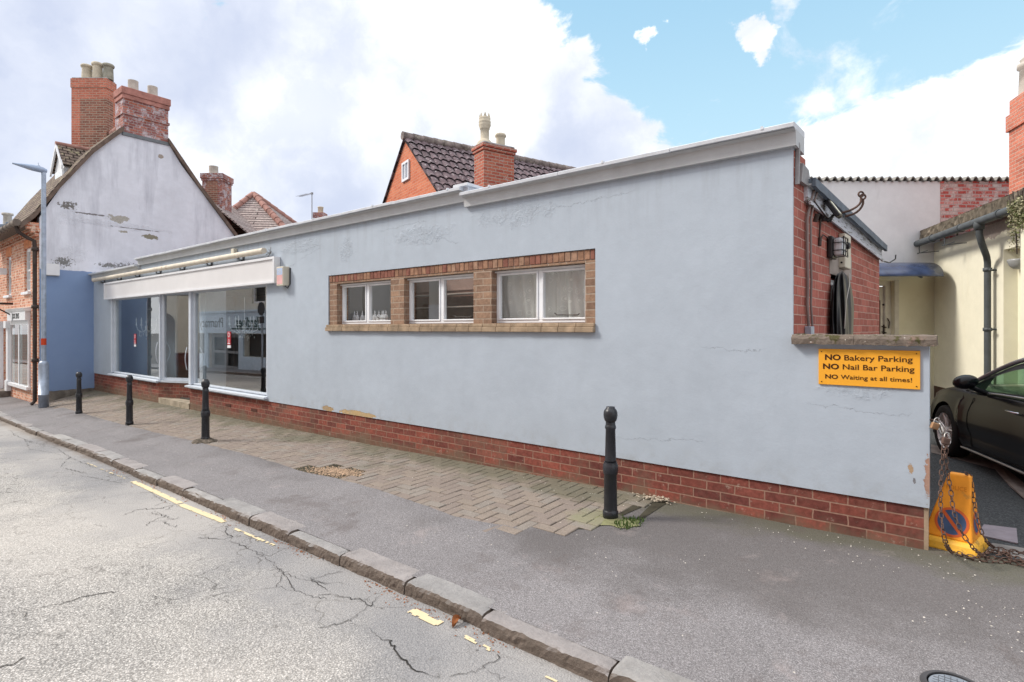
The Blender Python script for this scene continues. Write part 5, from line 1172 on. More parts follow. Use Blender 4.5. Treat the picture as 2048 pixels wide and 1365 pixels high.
# house with narrow chimney behind the gable
RH=cthing('rear_house','house with one tall brown chimney and one pot just behind the white gable','house',-12.5,23)
mb=MB(); camprism(mb,[(-14.6,21.1),(-9.9,21.1),(-9.9,26),(-14.6,26)],-2.5,3.0); mb.build('wall',M['brick_gable'],RH)
uvslabs('roof',M['tile_hip'],[(cw(-9.3,21.0,2.95),cw(-9.3,26,2.95),cw(-12.0,26,5.2),cw(-12.0,21.0,5.2)),(cw(-14.8,21.0,2.8),cw(-14.8,26,2.8),cw(-12.0,26,5.2),cw(-12.0,21.0,5.2))],RH,.05)
C3=rotbox_part('chimney',M['brick_ch_dark'],RH,-12.0,21.3,[(0,.76,0,.75,3.4,5.72),(-.03,.79,-.03,.78,5.72,5.80),(-.055,.815,-.055,.805,5.80,6.0)])
rotbox_part('sooty_brick_patch',M['brick_ch_brown'],RH,-12.0,21.3,[(.16,.60,-.005,.01,4.8,5.70)])
mb=MB(); mb.lathe([(.17,0),(.165,.34),(.175,.36),(.14,.36),(.13,.2),(0,.2)],18,c=tuple(cw(-11.72,21.6,5.99))); mb.build('chimney_pot',M['potgrey'],RH)
# brick gable house
GH=cthing('gable_house','orange brick gable house with dark pantiled roof and crown chimney pot behind the parapet','house',-.5,16.)
rd=Vector((.836,.549)); gd_=Vector((-.549,.836)); A0=Vector((-2.9,15.0)); Lr=9.
def gq(s_,w_,z): p_=A0+rd*s_+gd_*w_; return cw(p_.x,p_.y,z)
RZ=5.12; SLP=.90; HW=3.0
mb=MB(); mb.add([gq(0,HW,-2.5),gq(0,-HW,-2.5),gq(0,-HW,RZ-SLP*HW),gq(0,0,RZ),gq(0,HW,RZ-SLP*HW),gq(Lr,HW,-2.5),gq(Lr,-HW,-2.5),gq(Lr,-HW,RZ-SLP*HW),gq(Lr,0,RZ),gq(Lr,HW,RZ-SLP*HW)],[(0,1,2,3,4),(9,8,7,6,5),(1,6,7,2),(5,0,4,9)])
gw=mb.build('brick_wall',M['brick_gable'],None); 
# keep brick courses true: rotate object frame to the gable
ang_g=math.atan2((gq(0,1,0)-gq(0,0,0)).y,(gq(0,1,0)-gq(0,0,0)).x)
Wm=Matrix.Translation(gq(0,0,0))@Matrix.Rotation(ang_g,4,'Z')
for v in gw.data.vertices: v.co=Wm.inverted()@v.co
gw.parent=GH; gw.matrix_local=wmat(GH).inverted()@Wm
gr=uvslabs('roof',M['tile_pan'],[(gq(-.06,-HW-.2,RZ-SLP*(HW+.2)+.02),gq(Lr,-HW-.2,RZ-SLP*(HW+.2)+.02),gq(Lr,0,RZ+.02),gq(-.06,0,RZ+.02)),(gq(-.06,HW+.2,RZ-SLP*(HW+.2)+.02),gq(Lr,HW+.2,RZ-SLP*(HW+.2)+.02),gq(Lr,0,RZ+.02),gq(-.06,0,RZ+.02))],GH,.05)
# rolled pantile courses as real relief on the visible slope
mb=MB(); uvs=[]
ncol=34; nrow=12; Ls=(HW+.2)*math.hypot(1,SLP)
for r_ in range(nrow):
    def pf(u,v,r_=r_):
        s_=-.08+u*8.; t_=(r_+v*1.0)/nrow; w_=-(HW+.2)*(1-t_); z=RZ+SLP*w_+.085
        roll=.020*math.sin(s_/.235*2*PI)+.009*math.sin(s_/.235*4*PI+1); lift=.040*(1-v); return gq(s_,w_-(.01),z+roll+lift+mnoise.noise(Vector((s_*2,r_*3.3,0)))*.012)
    mb.grid(pf,34*8,2,smooth=True)
pt=mb.build('pantiles',simple('pantile_lichened',(.15,.11,.12),.9,.15,var=.35,scale=4,bump=.5,bscale=30,dirt=((.52,.49,.50),15.,.56)),gr)
mb=MB()
for i in range(26): a=gq(-.1+i*.31,0,RZ+.12); b=gq(-.1+(i+1)*.31,0,RZ+.12); mb.tube([a,b],[.12,.105],8)
mb.build('ridge_tiles',simple('mossy_ridge_tile',(.24,.20,.19),.9,.1,var=.5,scale=6,dirt=((.40,.38,.30),7.,.56)),gr)
# window in gable
def win_g():
    w0,w1,z0,z1=None,None,None,None
    def gplane(px,py):
        a=(px-1024)/1100; # (A0+gd*w): x/dep=a
        w_=(A0.x-a*A0.y)/(a*gd_.y-gd_.x); dep=A0.y+gd_.y*w_; return w_,(657-py)/1100*dep
    w1,z1=gplane(806.5,328); w0,_=gplane(820,322); _,z0=gplane(806.5,366)
    def f(a,b,d): p_=A0+gd_*a-rd*d; return cw(p_.x,p_.y,b)
    mb=MB(); mb.prism([(w0,z0),(w1,z0),(w1,z1),(w0,z1)],f,.003,.02); m_=(w0+w1)/2
    o=mb.build('window',simple('grey_blind_window',(.40,.42,.47),.5),GH)
    mb=MB()
    for a,b,c_,d in ((w0,w0+.05,z0,z1),(w1-.06,w1,z0,z1),(w0+.05,w1-.06,z1-.06,z1),(w0+.05,w1-.06,z0,z0+.06),(m_-.02,m_+.02,z0+.06,z1-.06)): mb.prism([(a,c_),(b,c_),(b,d),(a,d)],f,.021,.05)
    mb.build('frame',M['white'],o)
win_g()
cang=math.atan2(rd.y,rd.x)
# chimney, right face along the ridge
fc=Vector(((967.5-1024)/1100*13.0,13.0))
def chp(name,mat,boxes,bev=0): return rotbox_part(name,mat,GH,fc.x,fc.y,boxes,cang,bev=bev)
CG=chp('chimney',M['brick_ch'],[(0,.86,0,.46,1.5,4.22),(-.0,.86,0,.46,4.22,4.23)])
chp('chimney_cap',M['brick_ch'],[(-.03,.89,-.03,.49,4.232,4.30),(-.055,.915,-.055,.515,4.30,4.375)],.008)
chp('flaunching',M['mortar'],[(-.02,.88,-.02,.48,4.376,4.44)],.03)
def cc_(u,v,z): p_=fc+Vector((math.cos(cang),math.sin(cang)))*u+Vector((-math.sin(cang),math.cos(cang)))*v; return tuple(cw(p_.x,p_.y,z))
mb=MB(); c=cc_(.18,.26,4.40)
mb.lathe([(.22,0),(.17,.10),(.12,.15),(.105,.17),(.105,.40),(.12,.41),(.12,.43),(.145,.50),(.150,.52),(.14,.56),(.148,.57),(.148,.60),(.135,.62),(.140,.66),(.140,.69),(.12,.69),(.1,.5),(0,.5)],24,c=c)
for i in range(8):
    a=2*PI*i/8; 
    def tooth(r,da,z): return (c[0]+math.cos(a+da)*r,c[1]+math.sin(a+da)*r,c[2]+z)
    mb.add([tooth(.14,-.30,.685),tooth(.14,.30,.685),tooth(.12,.30,.685),tooth(.12,-.30,.685),tooth(.135,0,.81)],[(0,1,4),(1,2,4),(2,3,4),(3,0,4)])
mb.build('crown_pot',M['pot'],GH)
mb=MB(); r=.115; h=.36; mb.lathe([(r,0),(r*.98,.02),(r*.94,h*.70),(r*1.0,h*.74),(r*1.22,h*.82),(r*1.22,h*.90),(r*1.0,h),(r*.75,h),(0,h*.7)],22,c=cc_(.62,.24,4.42)); mb.build('chimney_pot',M['pot'],GH)
# distant stack and aerial
DH=cthing('distant_house','distant house showing only a buff chimney pot beside the television aerial','house',-11,31)
mb=MB(); camprism(mb,[(-14,30),(-8,30),(-8,36),(-14,36)],-2.5,3.5); mb.build('wall',M['brick_gable'],DH)
uvslabs('roof',M['tile_hip'],[(cw(-14.3,29.8,3.4),cw(-7.7,29.8,3.4),cw(-7.7,33,5.9),cw(-14.3,33,5.9)),(cw(-14.3,36.2,3.4),cw(-7.7,36.2,3.4),cw(-7.7,33,5.9),cw(-14.3,33,5.9))],DH,.05)
rotbox_part('chimney',M['brick_ch_dark'],DH,-11.05,30.5,[(0,.62,0,.6,3.2,6.43)])
mb=MB(); mb.lathe([(.15,0),(.145,.30),(.165,.32),(.165,.37),(.12,.37),(0,.3)],16,c=tuple(cw(-10.72,30.8,6.42))); mb.build('chimney_pot',M['pot'],DH)
AE=thing('tv_aerial','thin television aerial on a mast above the blue parapet','aerial',tuple(cw(-11.02,30.3,6.2)))
mb=MB(); mb.tube([cw(-11.02,30.3,5.5),cw(-11.02,30.3,7.48)],.028,6); mb.build('mast',M['aer'],AE)
mb=MB(); mb.tube([cw(-11.68,30.2,7.24),cw(-10.98,30.3,7.46)],.016,5)
for i in range(7): t_=i/7; p_=cw(lerp(-11.68,-11.1,t_),lerp(30.2,30.28,t_),lerp(7.24,7.42,t_)); mb.tube([p_+Vector((.12,.16,0)),p_-Vector((.12,.16,0))],.006,4)
mb.box(*[c for pr_ in zip(cw(-11.02,30.3,7.38)-Vector((.05,.05,.0)),cw(-11.02,30.3,7.38)+Vector((.05,.05,.1))) for c in pr_]); mb.build('antenna',M['aer'],AE)
# far building at the left edge
FB=cthing('far_building','pale blue-grey building with a slate roof edge far off at the left edge','building',-54,62)
mb=MB(); camprism(mb,[(-66,60),(-52.5,60),(-52.5,70),(-66,70)],-4,10.6); mb.build('wall',simple('far_pale_blue_wall',(.42,.50,.66),.8),FB)
mb=MB(); camprism(mb,[(-66.3,59.7),(-52.2,59.7),(-52.2,70.3),(-66.3,70.3)],10.6,11.3)
for i in range(14): p_=cw(-66+i,59.9,11.3); mb.box(p_.x-.1,p_.x+.1,p_.y-.1,p_.y+.1,11.3,11.55)
mb.build('roof_edge',simple('far_slate',(.20,.24,.30),.8),FB)
mb=MB(); p_=cw(-55.3,60.3,11.3); mb.lathe([(.4,0),(.36,1.0),(.5,1.1),(.5,1.3),(.3,1.3),(0,1.2)],14,c=tuple(p_)); mb.build('chimney_pot',M['potgrey'],FB)
# ================================================================== YARD BUILDINGS
DW=12.0; KS=1.2
def fpx(px,py,dep=DW): return ((px-1024)/1100*dep,(657-py)/1100*dep)
SB=cthing('white_store','white rendered store with a wavy corrugated roof edge, behind the yard','store building',7.5,DW+.5,-1.69)
def fr(a,b,d): return cw(a,DW+d,b)
xs0=4.2; x8=fpx(1880,0)[0]; x20=fpx(2030,0)[0]+1.6; zt=fpx(0,361)[1]; dxa,dxb=fpx(1700,0)[0],fpx(1797,0)[0]-.09; dzt=fpx(0,562)[1]
mb=MB(); mb.wall(xs0,x8,-2.,zt-.02,[(dxa,dxb,-1.35,dzt)],lambda u,d,z:fr(u,z,d),.3)
def store_extra(t,p,c,h):
    x,y,z=t.sep(p); e=t.math('ADD',z,t.mr(t.noise(p,1.2,4),.3,.7,-.18,.18)); yl=t.mr(e,1.05,1.45,1.,0.,True)
    c=t.mix(yl,c,t.mix(t.noise(p,2.,4),(.76,.71,.50),(.79,.75,.57))); c=t.mix(t.mr(ell(t,p,tuple(cw(9.25,12,.15)),(.7,.7,.6),.3,2.),.2,1.,.30,0.),c,(.40,.34,.20)); return c,h
M['store']=plaster('store_white_render',(.76,.76,.78),var=.05,stains=((.38,.37,.38),1.,.55,.5),extra=store_extra); mb.build('rendered_wall',M['store'],SB)
mb=MB(); mb.wall(x8,x20,-2.,zt-.02,[],lambda u,d,z:fr(u,z,d-.004),.3); bw_=mb.build('brick_panel',M['brick_patchy'],None); Wm=Matrix.Translation(cw(x8,DW,0))@Matrix.Rotation(CAMROT,4,'Z')
for v in bw_.data.vertices: v.co=Wm.inverted()@v.co
bw_.parent=SB; bw_.matrix_local=wmat(SB).inverted()@Wm
mb=MB(); per=.170
def corr(o_): 
    def f(u,v):
        cx=lerp(xs0-.1,x20,u); s_=math.sin(cx/per*2*PI); s_=math.copysign(abs(s_)**.8,s_); return cw(cx,DW-.06+v*5,zt+.045*s_+o_+v*.35)
    return f
mb.grid(corr(.0),460,1,smooth=True); mb.grid(corr(.028),460,1,smooth=True); 
mb.grid(lambda u,v:corr(0.)(u,0) if v==0 else corr(.028)(u,0),460,1,smooth=False); mb.build('corrugated_roof',simple('weathered_corrugated_sheet',(.26,.25,.23),.85,.15,var=.3),SB)
# door in the store
do=thing('x','x','x'); D.objects.remove(do)
mb=MB(); mb.wall(dxa,dxb,-1.35,dzt,[(dxa+.1,dxb-.13,-1.34,dzt-.10)],lambda u,d,z:fr(u,z,.10+d),.09); DR=mb.build('door_frame',M['doorwhite'],SB)
lx=fpx(1780,0)[0]; mb=MB(); mb.wall(dxa+.1,dxb-.17,-1.34,dzt-.12,[(dxa+.25,fpx(1769,0)[0],-1.1,dzt-.42)],lambda u,d,z:fr(u,z,.13+d),.05); o=mb.build('door',M['doorwhite'],SB)
mb=MB(); mb.wall(dxa+.25,fpx(1769,0)[0],-1.1,dzt-.42,[],lambda u,d,z:fr(u,z,.15+d),.01); mb.build('door_pane',M['roombrown'],o)
mb=MB(); a=fpx(1776,0)[0]
for z in (.02,-.10): mb.tube([fr(a,z,.13),fr(a,z,.06),fr(a-.10,z+.02,.055)],.014,6)
mb.add([fr(a-.03,-.22,.125),fr(a+.03,-.22,.125),fr(a+.03,.08,.125),fr(a-.03,.08,.125)],[(0,1,2,3)]); mb.build('door_handle',M['brownpipe'],o)
mb=MB(); mb.tube([fr(a-.02,.52,.11),fr(a-.02,.52,.135)],.022,8); mb.build('door_lock',M['brownpipe'],o)
mb=MB(); mb.tube([fr(a+.07,.0,.08),fr(a+.07,.14,.06),fr(a+.02,.22,.05)],.012,5); mb.build('door_hook',M['brownpipe'],o)
mb=MB(); mb.wall(dxb+.0,dxb+.09,-1.35,dzt+.02,[],lambda u,d,z:fr(u,z,d-.015),.01); mb.build('door_lining',M['doorwhite'],DR)
# tinted canopy
mb=MB(); cxa_,cxb_=5.6,7.45*1.2-.0
def can(u,v): q_=v*PI/2*.80; cx=lerp(cxa_,9.0-.33*v,u); return cw(cx,DW-.02-math.sin(q_)*.98,1.41-.49*(1-math.cos(q_))-.03*v)
mb.grid(can,10,12); o=mb.build('canopy',M['bluecanopy'],SB); md=o.modifiers.new('thickness','SOLIDIFY'); md.thickness=.012
for cx in (fpx(1780,0)[0],fpx(1857,0)[0]): mb=MB(); mb.tube([cw(cx-.02,DW-.70,1.13),cw(cx-.02,DW-.96,1.02)],.020,6); mb.build('canopy_arm',M['gutter'],o)
# yellow outbuilding
P0=Vector((fpx(1868,0)[0],DW)); YD=Vector((-.296,-.955)); YN=Vector((-.955,.296))
def yf(t_,o_,z): p_=P0+YD*t_+YN*o_; return cw(p_.x,p_.y,z)
def yt(px,o_=0.):
    a=(px-1024)/1100; b=P0+YN*o_; return (a*b.y-b.x)/(YD.x-a*YD.y)
def yz(px,py,o_=0.): t_=yt(px,o_); return t_,(657-py)/1100*((P0+YD*t_+YN*o_).y)
OB=thing('outbuilding','pale yellow outbuilding with a mossy roof edge and grey gutter, right of the yard','outbuilding',tuple(cw(P0.x,P0.y,-1.69)))
M['yellow']=plaster('pale_yellow_render',(.80,.77,.62),var=.04,stains=((.50,.44,.22),.8,.6,.35),chips=[(tuple(yf(yt(2000),0,1.75)),(.9,.9,.12),(.52,.45,.40),.7,2.)])
M['yellow2']=plaster('paler_yellow_render',(.80,.78,.62),var=.04)
rt0=yt(2007); rzt=yz(2007,500)[1]; yend=yt(2046,0)
mb=MB(); mb.wall(0,6.,-1.25,1.85,[(rt0,6.-.3,-1.25,rzt)],lambda u,d,z:yf(u,-d,z),.25); mb.build('rendered_wall',M['yellow'],OB)
mb=MB(); mb.wall(0,6.,-2.,-1.252,[],lambda u,d,z:yf(u,-d-.0,z),.26); mb.build('dark_plinth',simple('brown_plinth_paint',(.10,.06,.045),.85,.15,var=.3,bump=.3),OB)
mb=MB(); mb.wall(rt0,5.7,-1.25,rzt,[],lambda u,d,z:yf(u,-d-.20,z),.04); mb.build('recess_panel',M['yellow2'],OB)
def bar(mb,u0,u1,o0,o1,z0,z1): 
    vs=[yf(u,o,z) for z in (z0,z1) for o in (o0,o1) for u in (u0,u1)]; mb.add(vs,[(0,2,3,1),(4,5,7,6),(0,1,5,4),(2,6,7,3),(0,4,6,2),(1,3,7,5)])
uvslabs('roof',M['tile_plain'],[(yf(-.12,.28,1.96),yf(6,.28,1.96),yf(6,-3.,2.6),yf(-.12,-3.,2.6))],OB,.05)
mb=MB()
def edge(u,v): 
    z=lerp(1.90,2.12,v)+mnoise.noise(Vector((u*60,v*3,0)))*.02; return yf(-.14+u*6.1,.30+mnoise.noise(Vector((u*40,v*4,5)))*.025,z)
mb.grid(edge,120,4,smooth=False); mb.add([yf(-.14,.30,1.90),yf(-.14,-.5,2.02),yf(-.14,-.5,2.24),yf(-.14,.30,2.12)],[(0,1,2,3)]); mb.grid(lambda u,v:yf(-.14+u*6.1,.30-v*.3,2.12+v*.06),10,1); mb.build('mossy_eave',simple('mossy_eave_tiles',(.13,.11,.085),.95,.1,var=.5,scale=9,bump=.8,bscale=25,dirt=((.26,.22,.17),6.,.55)),OB)
gz=1.84
mb=MB(); mb.tube([yf(-.14,.36,gz),yf(6,.36,gz)],.068,10)
for t_ in (.9,2.1,3.4): mb.tube([yf(t_-.03,.36,gz),yf(t_+.03,.36,gz)],.08,10)
mb.build('gutter',M['gutter'],OB)
td=yt(1975,.12)
mb=MB(); mb.tube([yf(td+.28,.36,gz-.02),yf(td+.28,.36,gz-.22),yf(td+.26,.32,gz-.36),yf(td+.06,.16,gz-.58),yf(td,.12,gz-.68),yf(td,.12,gz-.9),yf(td,.12,-1.69)],.052,10)
mb.lathe([(0,0),(.075,0),(.08,.1),(.06,.16),(0,.16)],10,c=tuple(yf(td+.28,.36,gz-.14)))
for z in (1.0,-.05): mb.lathe([(0,0),(.065,0),(.065,.06),(0,.06)],10,c=tuple(yf(td,.12,z)))
mb.build('downpipe',M['gutter'],OB)
mb=MB()
for t_ in (.25,1.45): mb.tube([yf(t_,.36,gz-.06),yf(t_,.36,gz-.22)],.010,5); mb.tube([yf(t_+.0,.40,gz-.22),yf(t_+.0,.0,gz-.19)],.008,5); mb.tube([yf(t_-.1,.36,gz-.22),yf(t_+.25,.30,gz-.2)],.008,5)
for z in (1.02,-.02): mb.tube([yf(td,.12,z),yf(td+.02,.0,z)],.02,6); mb.tube([yf(td,.12,z),yf(td+.12,.12,z)],.018,6)
mb.build('gutter_bracket',M['gutter'],OB)
mb=MB(); c=yf(yt(2033,-.1),-.12,yz(2033,520)[1]); 
mb.lathe([(0,-.14),(.06,-.13),(.11,-.08),(.14,0.),(.14,.03),(0,.03)],16,c=tuple(c)); tag(mb.build('wall_light',simple('grey_bowl_light',(.35,.36,.36),.3,.5)),'grey bowl-shaped wall light in the yellow recess at the right edge','wall lamp')
# pier at the right edge, with its creeper
tp_=yt(2041,.42); 
mb=MB(); bar(mb,tp_,tp_+1.6,.26,.42,-1.9,1.52); pier=tag(mb.build('gate_pier',M['yellow2']),'narrow pale yellow pier at the extreme right edge under a pale creeper','pier')
PL=thing('creeper','pale silvery creeper tumbling over the top of the yellow pier and mossy eave','plant',tuple(yf(tp_+.2,.4,1.5)))
rr=random.Random(8)
def leaves(mb,c,rad,n,sz,rr,m=(0,)):
    for _ in range(n):
        while True:
            v=Vector((rr.uniform(-1,1),rr.uniform(-1,1),rr.uniform(-1,1)))
            if v.length<1: break
        p=Vector(c)+Vector((v.x*rad[0],v.y*rad[1],v.z*rad[2])); a=Vector((rr.gauss(0,1),rr.gauss(0,1),rr.gauss(0,1))).normalized(); b=a.cross(Vector((rr.gauss(0,1),rr.gauss(0,1),rr.gauss(0,1)))).normalized(); s_=sz*rr.uniform(.6,1.3)
        mb.add([p-a*s_,p+b*s_*.45,p+a*s_,p-b*s_*.45],[(0,1,2,3)],rr.choice(m))
mb=MB()
for k_ in range(34):
    px=rr.uniform(2024,2075); py=rr.uniform(402,455)+max(0,(2040-px))*.5; t_=yt(px,.45); z=yz(px,py,.45)[1]
    leaves(mb,yf(t_,.45,z),(.09,.09,.09),60,.022,rr,(0,0,1))
for k_ in range(14):
    px=rr.uniform(2022,2040); py=rr.uniform(440,500); t_=yt(px,.30); z=yz(px,py,.30)[1]; leaves(mb,yf(t_,.32,z),(.05,.05,.07),16,.018,rr,(0,1,0))
mb.build('foliage',[M['palefol'],M['greenfol']],PL)
mb=MB()
for k_ in range(8): a=yt(rr.uniform(2030,2060),.40); mb.tube(resample([yf(a,.38,1.0+rr.random()*.3),yf(a+.05,.42,1.5),yf(a+rr.uniform(-.2,.2),.45,2.1)],.08),.008,5)
mb.build('stem',M['brownpipe'],PL)
# right-hand chimney
cdp=11.0; cxl=(2018-1024)/1100*cdp
yang=math.atan2(-YD.y,-YD.x)   # box axis +x runs away; built towards the camera with negatives
RC=cthing('chimney_stack','tall orange-red brick chimney cut off by the right edge of the photo','chimney',cxl,cdp,1.6)
zc=fpx(0,203,cdp)[1]
def rcb(name,mat,boxes,bev=0):
    return rotbox_part(name,mat,RC,cxl,cdp,boxes,yang,bev=bev)
rcb('brick_shaft',M['brick_ch_orange'],[(-1.1,0,-.75,0,1.6,zc-.62)])
rcb('chimney_band',M['brick_ch_orange'],[(-1.14,.04,-.79,.04,zc-.62,zc-.30)],.006)
rcb('chimney_cap',M['brick_ch_orange'],[(-1.1,0.0,-.75,0,zc-.298,zc)],.02)
mb=MB(); q=cw((2046-1024)/1100*10.75+.13,10.75,zc-.02); mb.lathe([(.17,0),(.15,.55),(.19,.58),(.19,.66),(.12,.70),(.15,.74),(.10,.80),(0,.8)],18,c=tuple(q)); mb.build('chimney_pot',M['potgrey'],RC)
# ================================================================== CAR
fw_=Vector((.3056,.952)); rt_=Vector((.952,-.3056))
oc=Vector((5.77,7.30))-fw_*1.23+rt_*.86; ZC=-1.69
fW=cw(fw_.x,fw_.y)
CAR=thing('parked_car','glossy black coupe parked in the yard behind the yellow cone','car',tuple(cw(oc.x,oc.y,ZC)),math.atan2(fW.y,fW.x))
def hw(s):   # half width
    a=.885-.035*((s-.2)/2.0)**2-.33*max(0,(abs(s)-1.62)/.5)**2.4
    a+=.035*math.exp(-((s-1.23)/.45)**2)+.045*math.exp(-((s+1.22)/.5)**2); return a
def zsh(s):  # shoulder height
    z=.94-.02*s; z-= .17*max(0,(s-1.25)/.85)**1.6; z+=.02*math.exp(-((s+1.2)/.6)**2); z-=.06*math.exp(-((s-.55)/.35)**2)*.3
    return z
def zce(s): # centre line of bonnet / deck
    return zsh(s)+.03+.05*math.exp(-((s-.3)/1.)**2)
WS=(1.23,-1.22); WR=.335
def zbot(s):
    z=.20+.04*max(0,(abs(s)-1.7)/.4)**2
    for w in WS:
        d=abs(s-w); 
        if d<.385: z=max(z,WR+math.sqrt(.385**2-d*d))
    return z
def sec(s,v,sd):
    h=hw(s); zs=zsh(s); zb=zbot(s)
    if v<.6:
        q=v/.6; z=lerp(zb,zs-.10,q); k_=(z-.20)/(zs-.30); k_=min(1,max(0,k_))
        y=h*(.955+.045*math.sin(k_*PI*.95)+ (-.03 if False else 0)); 
        if k_<.12: y-=.03*(1-k_/.12)
        y-=.030*math.exp(-((k_-.30)/.13)**2)*math.exp(-((s-.15)/.85)**4)   # door scallop
        y-=.05*max(0,k_-.75)/.25*.5
        near=min(abs(s-w) for w in WS); y+=.012*math.exp(-((near-.40)/.06)**2)*(1 if z<.8 else .3)
    else:
        q=(v-.6)/.4; a=q*PI/2; y0=h*.955-.025; y=y0*math.cos(a)**.75; z=(zs-.10)+(zce(s)-zs+.10)*math.sin(a)**.62
    return (s,y*sd,z)
ss=sorted(set([round(x,4) for x in frange(-2.12,2.12,.06)]+[round(w+d,4) for w in WS for d in (-.385,-.3849,-.38,-.37,-.35,-.32,-.28,-.22,-.15,-.07,0,.07,.15,.22,.28,.32,.35,.37,.38,.3849,.385)]))
vv=frange(0,.6,.05)+frange(.6,1.,.045)[1:]
mb=MB()
for sd_ in (1,-1):
    vs=[sec(s,v,sd_) for s in ss for v in vv]; n=len(vv); fs=[]
    for i in range(len(ss)-1):
        for j in range(n-1):
            q=(i*n+j,i*n+j+1,(i+1)*n+j+1,(i+1)*n+j); fs.append(q if sd_>0 else q[::-1])
    mb.add(vs,fs,0,True)
    for i in (0,-1):
        s=ss[i]; mb.add([sec(s,v,sd_) for v in vv]+[(s,0,zbot(s))],[list(range(n+1))],0,False)
o=mb.build('body',M['carpaint'],CAR,world=False,weld=True)
# arch lining and floor
mb=MB(); mb.box(-2.05,2.05,-.72,.72,.17,.22)
for w in WS:
    for sd_ in (1,-1):
        n=24; vs=[]
        for i in range(n+1):
            a=PI*i/n*1.1-.05*PI; x=w+math.cos(a)*.384; z=WR+math.sin(a)*.384; vs+= [(x,sd_*.50,z),(x,sd_*(hw(x)*.975),z)]
        mb.add(vs,[(2*i,2*i+1,2*i+3,2*i+2) for i in range(n)],0,True)
        mb.box(w-.384,w+.384,min(sd_*.49,sd_*.50),max(sd_*.49,sd_*.50),.20,.72)
mb.build('wheel_arch_liner',M['chassis'],CAR,world=False)
def wheel(s,sd_):
    h=hw(s)-.015; o=None
    mb=MB(); yc=sd_*(h-.11)
    pr=[(.235,-.105),(.30,-.112),(.328,-.095),(.335,-.07),(.335,.07),(.328,.095),(.30,.112),(.235,.105)]
    vs=[];n=40;k=len(pr)
    for r,y in pr:
        for i in range(n): a=2*PI*i/n; vs.append((s+math.cos(a)*r,yc+y,WR+math.sin(a)*r))
    fs=[(j*n+i,j*n+(i+1)%n,(j+1)*n+(i+1)%n,(j+1)*n+i) for j in range(k-1) for i in range(n)]
    mb.add(vs,fs,0,True); wh=mb.build('wheel',M['tyre'],CAR,world=False)
    mb=MB(); out=yc+sd_*.098
    def ring(r0,y0,r1,y1):
        vs=[]
        for i in range(n):
            a=2*PI*i/n; vs+=[(s+math.cos(a)*r0,y0,WR+math.sin(a)*r0),(s+math.cos(a)*r1,y1,WR+math.sin(a)*r1)]
        mb.add(vs,[(2*i,2*i+1,2*((i+1)%n)+1,2*((i+1)%n)) for i in range(n)],0,True)
    ring(.252,out-sd_*.008,.236,out+sd_*.002); ring(.236,out+sd_*.002,.226,out-sd_*.01); ring(.226,out-sd_*.01,.215,out-sd_*.16)
    for i in range(5):
        a0=2*PI*i/5+.3
        for da in (-.13,.13):
            a=a0+da; c0=Vector((s+math.cos(a0)*.045,out-sd_*.03,WR+math.sin(a0)*.045)); c1=Vector((s+math.cos(a+da*.6)*.228,out-sd_*.008,WR+math.sin(a+da*.6)*.228)); mb.tube([c0,c0.lerp(c1,.5)+Vector((0,-sd_*.006,0)),c1],[.017,.013,.014],6)
    vs=[]; mb.tube([(s,out-sd_*.06,WR),(s,out-sd_*.01,WR)],.052,16); mb.tube([(s,out-sd_*.012,WR),(s,out+sd_*.003,WR)],.030,14); mb.build('rim',M['alloy'],wh,world=False)
    mb=MB(); mb.tube([(s,out-sd_*.13,WR),(s,out-sd_*.115,WR)],.165,24); mb.build('brake_disc',M['steel'],wh,world=False)
    mb=MB(); mb.tube([(s,out-sd_*.20,WR),(s,out-sd_*.16,WR)],.23,24); mb.build('wheel_back',M['chassis'],wh,world=False)
for w in WS:
    for sd_ in (1,-1): wheel(w,sd_)
# greenhouse
def zroof(s):
    P=[(.90,.94),(.68,1.09),(.42,1.215),(.1,1.33),(-.25,1.385),(-.6,1.375),(-1.0,1.29),(-1.4,1.14),(-1.75,.99)]
    if s>=P[0][0]: return P[0][1]
    for (a,b),(c,d) in zip(P,P[1:]):
        if s>=c: t_=(a-s)/(a-c); t_=t_; return lerp(b,d,t_)
    return P[-1][1]
def zr(s): return sum(zroof(s+d) for d in (-.12,-.06,0,.06,.12))/5
def ybelt(s): return hw(s)*.885
def ytop(s):
    r=(zr(s)-zsh(s))/(.40); return lerp(ybelt(s),.575,min(1,max(0,r))**.9)
sg=frange(.95,-1.72,.06)
mb=MB(); wt=.62
def roofp(s,v):  # v 0 rail .. 1 centre .. 2 other rail
    y=ytop(s)*(1-v); z=zr(s)+.045*(1-(1-v)**2)+.0; return (s,y,z)
sr_=[s for s in sg if -1.05<s<.22]
n=10
mb.add([roofp(s,2*j/n) for s in sr_ for j in range(n+1)],[(i*(n+1)+j,i*(n+1)+j+1,(i+1)*(n+1)+j+1,(i+1)*(n+1)+j) for i in range(len(sr_)-1) for j in range(n)],0,True); mb.build('roof_panel',M['carpaint'],CAR,world=False)
mb=MB(); s2=[s for s in sg if s>=.16]; mb.add([roofp(s,2*j/n) for s in s2 for j in range(n+1)],[(i*(n+1)+j,i*(n+1)+j+1,(i+1)*(n+1)+j+1,(i+1)*(n+1)+j) for i in range(len(s2)-1) for j in range(n)],0,True); mb.build('windscreen',M['carglass'],CAR,world=False)
mb=MB(); s2=[s for s in sg if s<=-1.0]; mb.add([roofp(s,2*j/n) for s in s2 for j in range(n+1)],[(i*(n+1)+j,i*(n+1)+j+1,(i+1)*(n+1)+j+1,(i+1)*(n+1)+j) for i in range(len(s2)-1) for j in range(n)],0,True); mb.build('rear_window',M['carglass'],CAR,world=False)
